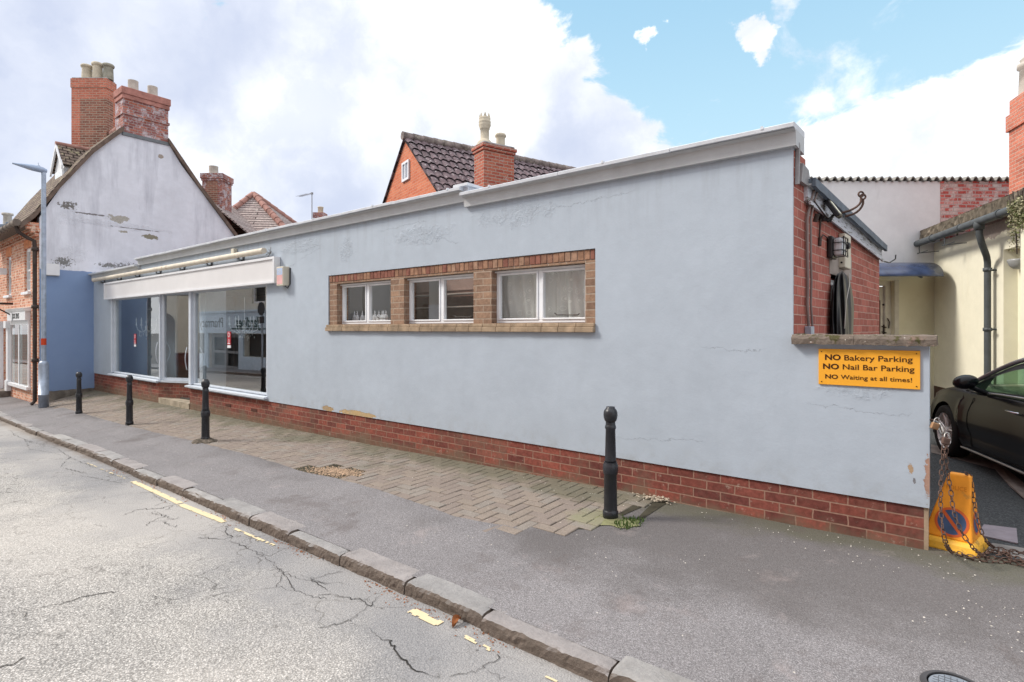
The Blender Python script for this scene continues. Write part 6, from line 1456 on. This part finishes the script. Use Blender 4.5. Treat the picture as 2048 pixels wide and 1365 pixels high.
for sd_ in (1,-1):
    rail=[(s,sd_*(ytop(s)+.006),zr(s)+.004) for s in sg]
    mb=MB(); mb.tube(rail,.026,8); mb.build('roof_rail',simple('reflective_dark_rail',(.30,.31,.36),.2,.6,.6,var=.03) if sd_==1 else D.materials['reflective_dark_rail'],CAR,world=False)
    def wz(s): return zsh(s)-.005, zr(s)-.03
    s3=[s for s in sg if -1.25<s<.80]
    def side(s,v,o=0.): a,b=wz(s); b=max(a+.004,b); z=lerp(a,b,v); return (s,sd_*(lerp(ybelt(s)+.0,ytop(s),v)+.012*math.sin(v*PI)+o),z)
    # dark gasket band, then glass
    mb=MB()
    band=[s for s in s3]
    for i in range(len(band)-1):
        a,b=band[i],band[i+1]; 
        mb.add([side(a,.80,.006),side(b,.80,.006),side(b,1,.006),side(a,1,.006)],[(0,1,2,3)]); 
        mb.add([side(a,0,.006),side(b,0,.006),side(b,.09,.006),side(a,.09,.006)],[(0,1,2,3)])
        if a>.50 or a<-1.0: mb.add([side(a,0,.005),side(b,0,.005),side(b,1,.005),side(a,1,.005)],[(0,1,2,3)])
    mb.build('window_gasket',M['blackplastic'],CAR,world=False)
    mb=MB()
    for i in range(len(s3)-1):
        a,b=s3[i],s3[i+1]; mb.add([side(a,v/6) for v in range(7)]+[side(b,v/6) for v in range(7)],[(v,v+1,v+8,v+7) for v in range(6)],0,True)
    mb.build('side_window',M['carglass'],CAR,world=False)
    mb=MB(); mb.tube([(s,sd_*(ybelt(s)+.016),zsh(s)+.008) for s in frange(.62,-1.2,.1)],.011,6); mb.build('belt_trim',M['chrome'],CAR,world=False)
    # door shut lines
    mb=MB()
    for sl in (.58,-.78):
        pts=[]
        for v in frange(.05,.62,.03): p=Vector(sec(sl+.05*math.sin(v*4)-(0.02 if sl>0 else .0),v,sd_)); p.y+=sd_*.0015; pts.append(p)
        mb.tube(pts,.004,4)
    mb.tube([Vector(sec(s,.05,sd_))+Vector((0,sd_*.001,0)) for s in frange(.58,-.78,.06)],.004,4); mb.build('shut_line',M['chassis'],CAR,world=False)
    mb=MB(); mb.tube([(s,sd_*(hw(s)*.965),.205) for s in frange(.80,-.80,.1)],.016,6); mb.build('sill_trim',simple('sill_highlight_trim',(.35,.35,.36),.25,.5,.6) if sd_==1 else D.materials['sill_highlight_trim'],CAR,world=False)
    mb=MB(); p=Vector(sec(-.34,.50,sd_)); p.z=.80; mb.tube([(-.24,p.y-sd_*.0,.805),(-.26,p.y+sd_*.028,.808),(-.42,p.y+sd_*.03,.806),(-.44,p.y+sd_*.0,.803)],.010,6); mb.build('door_handle',M['chrome'],CAR,world=False)
    # mirror
    mb=MB(); 
    def mir(u,v):
        a=2*PI*v; th=PI*u; x=.36+math.cos(th)*.085; r=math.sin(th)**.6; return (x+.03*math.cos(a)*0,sd_*(1.0+r*.125*math.cos(a)),1.055+r*.085*math.sin(a)-.015*math.cos(a))
    mb.grid(mir,14,20); mb.tube([(.34,sd_*.80,.93),(.35,sd_*.90,.97),(.35,sd_*.97,1.01)],[.035,.028,.03],8); o=mb.build('wing_mirror',M['carpaint'],CAR,world=False)
    mb=MB(); mb.tube([(2.0,sd_*.50,.62),(1.86,sd_*.66,.66),(1.62,sd_*.76,.72)],[.05,.055,.02],8); mb.build('headlight',M['lampglass'],CAR,world=False)
    mb=MB(); mb.tube([(-2.10,sd_*.40,.74),(-2.04,sd_*.62,.75),(-1.85,sd_*.76,.76)],[.04,.045,.02],8); mb.build('tail_light',M['red'],CAR,world=False)
mb=MB(); mb.box(-1.1,.75,-.70,.70,.24,.30); mb.box(.60,.85,-.70,.70,.55,.88,0,.03)
for sd_ in (.36,-.36): mb.box(-.45,.08,sd_-.22,sd_+.22,.3,.50,0,.05); mb.box(-.62,-.42,sd_-.22,sd_+.22,.45,1.02,0,.06)
mb.build('interior',M['carin'],CAR,world=False)
mb=MB(); mb.tube([(.44+.05*math.sin(a),-.36+.18*math.cos(a),.84+.17*math.sin(a)) for a in [2*PI*i/24 for i in range(24)]],.014,6,closed=True); mb.tube([(.44,-.54,.84),(.46,-.36,.83),(.44,-.18,.84)],.016,6); mb.build('steering_wheel',M['blackplastic'],CAR,world=False)
# ================================================================== THINGS INSIDE THE SHOP
def chandelier(px,py,Y,label):
    c=Vector(onY(px,py,Y)); o=thing('chandelier',label,'chandelier',tuple(c),0,'white chandeliers in the empty shop')
    if Y<5: o.scale=(.72,.72,1.)
    mb=MB(); mb.tube([(0,0,-.22),(0,0,.62)],.008,6); mb.lathe([(0,-.2),(.03,-.17),(.012,-.08),(.05,0),(.012,.06),(.03,.14),(0,.18)],10); mb.build('stem',M['crystal'],o,world=False)
    for k in range(6):
        a=2*PI*k/6+.2; e=Vector((math.cos(a),math.sin(a),0)); mb=MB()
        mb.tube([e*.02+Vector((0,0,-.05)),e*.12+Vector((0,0,-.12)),e*.24+Vector((0,0,-.06)),e*.28+Vector((0,0,.04))],.008,6); mb.lathe([(0,0),(.035,.01),(.03,.02),(.012,.025),(.012,.11),(.022,.13),(.0,.20)],8,c=tuple(e*.28+Vector((0,0,.04)))); mb.build('arm',M['crystal'],o,world=False)
    mb=MB(); rr=random.Random(int(px))
    for k in range(26): a=rr.uniform(0,2*PI); r=rr.uniform(.05,.28); z=-.05-rr.uniform(.05,.22)*(1.2-r*2); mb.lathe([(0,-.02),(.012,0),(0,.025)],6,c=(math.cos(a)*r,math.sin(a)*r,z))
    mb.build('crystal_drop',M['crystal'],o,world=False)
M['crystal'].node_tree.nodes['Principled BSDF'].inputs['Base Color'].default_value=(.85,.87,.9,1)
chandelier(293,655,4.93,'white chandelier hanging behind the left shop window'); chandelier(489,655,5.5,'white chandelier hanging behind the right shop window')
def sticker(px,py,label,Y=4.660,w=.125,h=.30):
    c=onY(px,py,Y); o=thing('window_sticker',label,'sticker',c,0,'red and white notices on the shop glass')
    mb=MB(); mb.box(-w/2,w/2,-.002,.002,-h*.30,h*.5); mb.build('red_notice',M['red'],o,world=False); mb=MB(); mb.box(-w/2,w/2,-.002,.002,-h*.5,-h*.33); mb.build('white_notice',M['white'],o,world=False)
    mb=MB(); 
    for r,z in ((.045,.09),(.03,-.02)):
        for i in range(10): a=2*PI*i/10; b=2*PI*(i+.7)/10; mb.add([(math.cos(a)*r,-.0035,z+math.sin(a)*r),(math.cos(b)*r,-.0035,z+math.sin(b)*r),(math.cos(b)*r*.6,-.0035,z+math.sin(b)*r*.6),(math.cos(a)*r*.6,-.0035,z+math.sin(a)*r*.6)],[(0,1,2,3)])
    mb.box(-.05,.05,-.0035,-.003,-.075,-.06); mb.build('notice_marks',M['white'],o,world=False)
sticker(270,681,'red and white notice on the left shop window glass'); sticker(458,680,'bright red and white notice in the middle of the right shop window'); sticker(406,686,'dim red notice near the left edge of the right shop window',Y=4.9)
# bottles along the inside sill of the left casement window
rr=random.Random(1); xs_=[709,716,723,731,737,743,750,757,763,769,774]; pro=None
for i,px in enumerate(xs_):
    p=onY(px,636,4.93); lb='white pointed bottle standing in a row on the sill inside the leftmost brick-framed window'
    if pro is None:
        pro=thing('bottle',lb,'bottle',(p[0],4.93,.083),0,'white bottles on the window sill')
        mb=MB(); mb.lathe([(0,0),(.030,0),(.032,.02),(.032,.075),(.022,.10),(.012,.115),(0,.117)],12); mb.build('bottle_body',M['white'],pro,world=False)
        mb=MB(); mb.lathe([(0,.117),(.011,.118),(.010,.135),(.004,.165),(0,.17)],10); mb.build('nozzle',M['wframe'],pro,world=False)
    else: c=copy_tree(pro); c.location=(p[0],4.93+rr.uniform(-.02,.02),.083)
# folded net curtains behind the right casement window
def curtain(x0,x1,label,seed):
    mb=MB(); nu,nv=70,16; rr=random.Random(seed); ph=[rr.uniform(0,6) for _ in range(4)]
    def f(u,v):
        amp=.02+.012*math.sin(v*3+ph[0]); a=u*9+1.2*math.sin(u*5+ph[1])+.5*math.sin(v*2.5+u*3); y=4.86+amp*math.sin(a*2)+.008*math.sin(a*5+ph[2]); return (lerp(x0,x1,u)+.015*math.sin(a*2+1)*v,y,.10+.52*(1-v))
    mb.grid(f,nu,nv); o=mb.build('curtain',M['lace'],None); ul=o.data.uv_layers.new(name='UVMap')
    for lp in o.data.loops:
        i=lp.vertex_index//(nv+1); j=lp.vertex_index%(nv+1); ul.data[lp.index].uv=((x1-x0)*1.25*i/nu+seed,.52*j/nv)
    tag(o,label,'curtain',None)
curtain(-4.10,-3.36,'patterned net curtain in the left half of the rightmost casement window',3); curtain(-3.33,-2.78,'patterned net curtain in the right half of the rightmost casement window',6)
mb=MB(); mb.box(-4.1,-2.4,5.3,5.33,-.2,1.1); mb.build('inner_wall',simple('pinkish_inner_wall',(.74,.70,.68),.8),B)
# ================================================================== OPPOSITE SIDE OF THE STREET (seen mirrored in the shop glass)
YO=-4.8
def opp(u,d,z): return (u,YO-d,z)
PB=thing('pharmacy_building','pharmacy with pale blue fascia across the street, mirrored in the right shop window','shop building',(-31,YO,-2.2))
mb=MB(); mb.wall(-38,-24.2,-3.0,4.6,[(-36.6,-34.1,-1.5,-.30),(-33.6,-29.9,-2.3,-.30),(-29.4,-25.2,-1.5,-.30),(-37.,-35.4,1.4,3.1),(-28.6,-27.2,1.3,3.1)],opp,.3); mb.build('front_wall',simple('grey_cream_render',(.72,.70,.62),.85,.1,var=.1),PB)
mb=MB(); mb.box(-38,-24.2,YO-.3,YO-.28,-3,4.6); mb.box(-38,-24.2,-9,YO-.31,4.6,4.8); mb.build('dark_interior',M['roomfloor'],PB)
mb=MB(); mb.box(-37.4,-24.8,YO+.002,YO+.16,-.27,.86); mb.box(-37.6,-24.6,YO+.002,YO+.24,.86,.96)
for a,b in ((-34.1,-33.6),(-29.9,-29.4),(-37.2,-36.6),(-25.2,-24.9)): mb.box(a,b,YO+.002,YO+.08,-2.5,-.27)
for a,b in ((-36.6,-34.1),(-29.4,-25.2)): mb.box(a,b,YO+.002,YO+.10,-2.4,-1.5); mb.box(a+.15,b-.15,YO+.101,YO+.115,-2.2,-1.65)
fo=mb.build('fascia',simple('pale_blue_fascia',(.62,.76,.88),.6,.3),PB)
tm=text_mb('Pharmacy',.78,lambda x,y,z:(-33.0-x,YO+.165+z,.06+y),sx=1.0); tm.build('lettering',M['inkblack'],fo)
tm=text_mb('Jardines',.78,lambda x,y,z:(-28.7-x,YO+.165+z,.06+y),bold=.012,shear=.25,sx=1.0); tm.v+=[]; tm.box(-30.6,-26.8,YO+.162,YO+.17,-.06,0.0); tm.build('lettering',M['inkgreen'],fo)
mb=MB(); mb.wall(-33.6,-29.9,-2.3,-.3,[(-33.3,-31.95,-2.1,-1.4),(-31.6,-30.2,-2.1,-1.4),(-33.3,-31.95,-1.25,-.5),(-31.6,-30.2,-1.25,-.5)],lambda u,d,z:(u,YO-.12-d,z),.05); mb.build('double_door',simple('grey_door_frames',(.28,.29,.30),.5),PB)
for a,b,c_,d in ((-37.,-35.4,1.4,3.1),(-28.6,-27.2,1.3,3.1)):
    mb=MB(); mb.wall(a,b,c_,d,[(a+.1,b-.1,c_+.1,(c_+d)/2-.04),(a+.1,b-.1,(c_+d)/2+.04,d-.1)],lambda u,dd,z:(u,YO-.10-dd,z),.06); mb.build('window',M['white'],PB)
CB=thing('cream_building','cream building with a brick base and an arched doorway across the street, seen only mirrored','building',(-19,YO,-1.95))
mb=MB(); mb.wall(-24.1,-9,-3.0,5.,[(-20.1,-18.8,-1.95,.25),(-15.6,-14.3,-.5,.9),(-22.9,-21.6,-.5,.9)],opp,.3); mb.build('front_wall',simple('warm_cream_render',(.86,.80,.66),.85,.1,var=.06),CB)
mb=MB(); mb.wall(-24.1,-20.12,-3.,-.95,[],lambda u,d,z:(u,YO+.03-d,z),.03); mb.wall(-18.78,-9,-3.,-.95,[],lambda u,d,z:(u,YO+.03-d,z),.03); mb.build('brick_base',M['brick'],CB)
mb=MB(); N_=14
arc=[(-19.45+.72*math.cos(PI*i/N_),.25+.28*math.sin(PI*i/N_)) for i in range(N_+1)]; arc2=[(-19.45+.95*math.cos(PI*i/N_),.25+.46*math.sin(PI*i/N_)) for i in range(N_+1)]
for i in range(N_): mb.prism([arc[i],arc[i+1],arc2[i+1],arc2[i]],lambda a,b,d:(a,YO+d,b),.002,.07)
mb.box(-20.4,-20.12,YO+.002,YO+.07,-1.95,.25); mb.box(-18.78,-18.5,YO+.002,YO+.07,-1.95,.25); mb.prism(arc,lambda a,b,d:(a,YO+d,b),.002,.02); mb.build('door_surround',simple('brown_stone_surround',(.16,.11,.08),.8),CB)
mb=MB(); mb.box(-20.1,-18.8,YO-.16,YO-.1,-1.95,.25); mb.build('door',simple('dark_brown_door',(.09,.045,.03),.5),CB)
mb=MB(); mb.box(-24.1,-9,-9,YO-.31,4.8,5.0); mb.build('roof',M['tile_hip'],CB)
TB=thing('terrace_building','plain brick terrace across the street behind the camera','building',(0,YO,-1.7))
mb=MB(); mb.wall(-8.9,9,-3.,4.2,[(-6,-4.8,-.6,.8),(-2.5,-1.3,-.6,.8),(2,3.2,-.6,.8)],opp,.3); mb.build('front_wall',M['brick_orange'],TB)
mb=MB(); mb.box(-8.9,9,YO-.32,YO-.301,-3,4.2); mb.build('dark_interior',M['roomfloor'],TB)
p=Vector((-23.8,-2.9,GF(-23.8,-2.9))); RS=thing('road_sign','round traffic sign on a post across the street, mirrored in the shop glass','road sign',tuple(p))
mb=MB(); mb.tube([(0,0,0),(0,0,3.2)],.04,10); mb.build('post',M['galv'],RS,world=False)
mb=MB(); mb.tube([(0,.04,2.95),(0,.06,2.95)],.30,24); mb.box(-.25,.25,.04,.06,2.3,2.6); mb.build('sign_plate',M['blackplastic'],RS,world=False)
# ================================================================== SMALL STUFF ON THE GROUND
rr=random.Random(21)
mb=MB()
def pebble(mb,p,s,rr):
    q=[Vector((rr.uniform(.6,1.2)*s*x,rr.uniform(.6,1.2)*s*y,rr.uniform(.5,1.)*s*z)) for x,y,z in ((1,0,0),(0,1,0),(-1,0,0),(0,-1,0),(0,0,.8))]
    mb.add([p+v for v in q],[(0,1,4),(1,2,4),(2,3,4),(3,0,4)])
for _ in range(2800):
    x=-5.2+rr.gauss(0,.23); y=3.51+rr.gauss(0,.10)-.03*0
    y+= (x+5.2)*.12
    z=G(x,y)+.004+.016*math.exp(-(((x+5.2)/.25)**2+((y-3.5)/.12)**2)); pebble(mb,Vector((x,y,z)),rr.uniform(.003,.009),rr)
tag(mb.build('gravel_patch',M['gravel']),'tan gravel filling a hole where block pavers are missing','gravel',None,'stuff')
mb=MB()
for _ in range(1100):
    x=-rr.random()**1.6*13+.9; y=rr.uniform(2.6,4.55) if rr.random()<.35 else rr.gauss(4.1,.35)
    if y>4.57 or y<2.5: continue
    if mnoise.noise(Vector((x*.9,y*1.4,4)))<-.12: continue
    pebble(mb,Vector((x,y,G(x,y)+.013)),rr.choice([.003,.004,.005,.0065]),rr)
for _ in range(260): x=rr.uniform(-8,.9); y=rr.uniform(.2,2.2); pebble(mb,Vector((x,y,GR(x,y)+.002)),rr.uniform(.002,.004),rr)
tag(mb.build('grit',M['litter']),'pale crumbs of grit and petals scattered over the footway and paving','grit',None,'stuff')
mb=MB()
for _ in range(900):
    x=-rr.random()*9+.9; ky=kerbY(x)-.155; y=ky-abs(rr.gauss(0,.05)); s_=rr.uniform(.004,.011)
    if mnoise.noise(Vector((x*1.7,0,9)))<-.05: continue
    p=Vector((x,y,GR(x,y)+.004)); a=rr.uniform(0,PI); e=Vector((math.cos(a),math.sin(a),rr.uniform(-.3,.5))); f_=Vector((-math.sin(a),math.cos(a),rr.uniform(-.2,.4)))
    mb.add([p-e*s_,p+f_*s_*.5,p+e*s_,p-f_*s_*.5],[(0,1,2,3)])
tag(mb.build('gutter_debris',M['leaf']),'brown leaf crumbs gathered in the gutter along the kerb','leaf litter',None,'stuff')
pro=None; lp=[(835,1172),(860,1176),(925,1223),(913,1250),(990,1255),(632,1100),(645,1070),(600,1062),(712,1135),(500,1035),(430,1005),(870,1165)]
for i,(px,py) in enumerate(lp):
    p=hitG(px,py,f=GR); p.z+=.012; lb='curled brown dead leaf lying in the gutter below the kerb'
    if pro is None:
        mb=MB(); mb.grid(lambda u,v:((u-.5)*.085,(v-.5)*.045*math.sin(PI*min(1,u*.9+.08)),.012*math.sin(u*5)+.02*(v-.5)**2*4),8,4); pro=tag(mb.build('fallen_leaf',M['leaf']),lb,'leaf','dead leaves along the gutter'); pro.location=p; pro.rotation_euler=(0,.1,.6)
    else:
        c=pro.copy(); C.objects.link(c); c.location=p; c.rotation_euler=(rr.uniform(-.4,.4),rr.uniform(-.3,.3),rr.uniform(0,6)); s_=rr.uniform(.6,1.15); c.scale=(s_,s_,s_)
# weed and moss by the near bollard
b=B1.location
mb=MB()
for k in range(170):
    a=rr.uniform(-.9,.5); r=rr.uniform(.10,.27); x=b.x+math.cos(a)*r*1.05; y=b.y+math.sin(a)*r-.02; z=G(x,y)+.012; h=rr.uniform(.012,.035); d=Vector((rr.uniform(-1,1),rr.uniform(-1,1),0))*.010
    p=Vector((x,y,z)); w=Vector((rr.uniform(-1,1),rr.uniform(-1,1),0)).normalized()*.004; mb.add([p-w,p+w,p+d+Vector((0,0,h))+w*.5,p+d+Vector((0,0,h*.9))-w*.5],[(0,1,2,3)])
tag(mb.build('grass_tuft',M['weed']),'small green tuft of grass at the foot of the lone bollard','grass',None,'stuff')
mb=MB()
def mossf(u,v): a=2*PI*u; r=v*.19*(1+.75*mnoise.noise(Vector((math.cos(a)*2,math.sin(a)*2,8)))); x=b.x+.06+math.cos(a)*r*1.1; y=b.y-.03+math.sin(a)*r*.62; return (x,y,G(x,y)+.016-.010*v**2+.004*mnoise.noise(Vector((x*30,y*30,0))))
mb.grid(mossf,40,10); tag(mb.build('moss',simple('yellow_green_moss',(.22,.22,.12),.95,.05,var=.35,scale=14,bump=.6,bscale=70)),'yellow-green moss on the slab round the lone bollard','moss',None,'stuff')
mb=MB()
for _ in range(120):
    x=-2.0+rr.gauss(0,.07); y=4.56+rr.uniform(-.05,.04); z=G(x,y)+.01+rr.random()*.03; pebble(mb,Vector((x,y,z)),rr.uniform(.006,.016),rr)
tag(mb.build('mortar_crumbs',simple('pale_mortar_crumbs',(.42,.36,.28),.95)),'crumbled mortar heap where the block paving meets the plinth','rubble',None,'stuff')
# ================================================================== SKY, SUN, CAMERA
SUN_AZ_DIR=Vector((-.62,-.42,.66)).normalized()   # towards the sun
el=math.asin(SUN_AZ_DIR.z)
W=D.worlds.new('World'); scn.world=W; W.use_nodes=True; nt=W.node_tree; nt.nodes.clear()
class WN(NT):
    def __init__(s,t): s.t=t; s.n=t.nodes; s.l=t.links
w=WN(nt); out=w.n.new('ShaderNodeOutputWorld'); bg=w.n.new('ShaderNodeBackground'); nt.links.new(bg.outputs[0],out.inputs[0])
sky=w.n.new('ShaderNodeTexSky'); sky.sky_type='NISHITA'; sky.sun_disc=False; sky.sun_elevation=el; sky.sun_rotation=math.atan2(SUN_AZ_DIR.x,SUN_AZ_DIR.y); sky.ozone_density=1.6
tc=w.n.new('ShaderNodeTexCoord'); dirv=tc.outputs['Generated']
def dirpx(px,py): v=Vector(ray(px,py)); return v.normalized()
def warp(scale,amt,off=0.):
    n=w.n.new('ShaderNodeTexNoise'); n.inputs['Scale'].default_value=scale; n.inputs['Detail'].default_value=7; n.inputs['Roughness'].default_value=.58
    m=w.n.new('ShaderNodeVectorMath'); m.operation='ADD'; m.inputs[1].default_value=(off,off*.7,off*1.3); nt.links.new(dirv,m.inputs[0]); nt.links.new(m.outputs[0],n.inputs['Vector'])
    s=w.n.new('ShaderNodeVectorMath'); s.operation='SUBTRACT'; nt.links.new(n.outputs['Color'],s.inputs[0]); s.inputs[1].default_value=(.5,.5,.5)
    q=w.n.new('ShaderNodeVectorMath'); q.operation='SCALE'; nt.links.new(s.outputs[0],q.inputs[0]); q.inputs['Scale'].default_value=amt
    a=w.n.new('ShaderNodeVectorMath'); a.operation='ADD'; nt.links.new(dirv,a.inputs[0]); nt.links.new(q.outputs[0],a.inputs[1]); return a.outputs[0]
wv=warp(5.,.26); wv2=warp(2.2,.42,3.)
def blob(vec,px,py,rpx,soft=.45,gain=1.):
    c=dirpx(px,py); r=rpx/1100*(1100/ (Vector(ray(px,py)).length)) 
    s=w.n.new('ShaderNodeVectorMath'); s.operation='DISTANCE'; nt.links.new(vec,s.inputs[0]); s.inputs[1].default_value=c
    return w.mr(s.outputs['Value'],r*(1-soft),r*(1+soft),gain,0.,True)
def maxall(L):
    v=L[0]
    for q in L[1:]: v=w.math('MAXIMUM',v,q)
    return v
def fract(v,lo,hi,amp,scale,off=0.):
    n=w.n.new('ShaderNodeTexNoise'); n.inputs['Scale'].default_value=scale; n.inputs['Detail'].default_value=9; n.inputs['Roughness'].default_value=.62; n.inputs['Distortion'].default_value=.4
    m=w.n.new('ShaderNodeMapping'); m.inputs['Location'].default_value=(off,off,off); m.inputs['Scale'].default_value=(1,1,1.6); nt.links.new(dirv,m.inputs[0]); nt.links.new(m.outputs[0],n.inputs['Vector'])
    return w.mr(w.math('ADD',v,w.math('MULTIPLY',w.math('SUBTRACT',n.outputs['Fac'],.5),amp)),lo,hi,0.,1.,True)
bl=maxall([blob(dirv,*q) for q in [(1150,-40,70,.9),(1210,0,90,.8),(1330,20,150,.8),(1440,90,150,.8),(1510,170,90,.8),(1530,225,55,.8),(1590,90,160,.8),(1640,140,100,.8),(1740,20,150,.8),(1860,-10,130,.8),(1960,-40,120,.8),(1700,-250,330,.6),(1400,-220,280,.6)]])
blue=fract(bl,.33,.56,2.1,7.)
zero=w.math('MULTIPLY',bl,0.)
w3=warp(13.,.13,2.)
wisps=maxall([w.math('MULTIPLY',fract(zero,.06,.24,1.,5.5,5.),.8),fract(blob(w3,1508,80,42,.6),.42,.78,1.3,12.,2.),w.math('MULTIPLY',fract(blob(w3,1300,60,24,.9),.42,.75,1.7,12.,8.),.9),w.math('MULTIPLY',fract(blob(w3,1570,12,40,.9),.45,.95,2.,9.,12.),.7)])
cover=w.math('SUBTRACT',1.,w.math('MULTIPLY',blue,w.math('SUBTRACT',1.,wisps),True),True)
grey=maxall([blob(wv2,*q) for q in [(100,200,330,.7,.95),(330,100,230,.7,.85),(700,80,120,.8,.75),(500,60,200,.8,.8),(720,330,130,.8,.8),(880,270,90,.9,.6),(1180,240,130,.8,.75),(1100,330,110,.8,.7),(620,30,150,.8,.7),(20,420,180,.8,.6),(560,400,120,.9,.5)]])
brt=maxall([blob(wv2,*q) for q in [(640,180,120,.7,.9),(920,110,110,.7,.9),(1040,225,70,.6,.95),(420,290,90,.8,.7),(300,40,90,.8,.35)]])
gm=w.math('MULTIPLY',grey,w.math('SUBTRACT',1.,w.math('MULTIPLY',brt,.9)))
nz=w.noise(wv,3.5,5,.5); gm=w.math('MULTIPLY',gm,w.mr(nz,.3,.62,.55,1.3),True)
nb=w.noise(warp(4.,.2,9.),5.,7,.6); bw=w.mix(w.mr(nb,.35,.6,0.,1.,True),(.70,.74,.82),(.97,.985,1.0)); cl=w.mix(gm,bw,(.50,.555,.70))
# clouds overhead and behind the camera: bright broken cover
x,y,z=w.sep(dirv); 
up=w.mr(z,.55,.95,0.,1.,True); cl=w.mix(up,cl,(1.25,1.27,1.32))
skc=w.mix(1.,sky.outputs[0],(.105,.105,.105),'MULTIPLY')
skb=w.mix(.85,skc,(.33,.57,.76)); skb=w.mix(w.mr(w.sep(dirv)[2],.15,.60,1.,0.,True),skb,(.47,.68,.80))
col=w.mix(cover,skb,cl)
nt.links.new(col,bg.inputs['Color']); bg.inputs['Strength'].default_value=1.
sun=D.lights.new('sun','SUN'); sun.energy=2.6; sun.angle=R(12); sun.color=(1.,.93,.84); so=D.objects.new('sun',sun); C.objects.link(so); so.rotation_euler=(-SUN_AZ_DIR).to_track_quat('-Z','Y').to_euler()
cam=D.cameras.new('camera'); co=D.objects.new('camera',cam); C.objects.link(co); co.location=(0,0,0); co.rotation_euler=(R(90),0,CAMROT)
cam.sensor_width=36.; cam.lens=36.*F/2048.; cam.shift_y=-(682.5-657.)/2048.; cam.clip_start=.05; cam.clip_end=2000.
scn.camera=co
scn.view_settings.view_transform='Standard'; scn.view_settings.look='None'; scn.view_settings.gamma=1.; scn.view_settings.exposure=.38
scn.cycles.max_bounces=8; scn.cycles.transparent_max_bounces=12
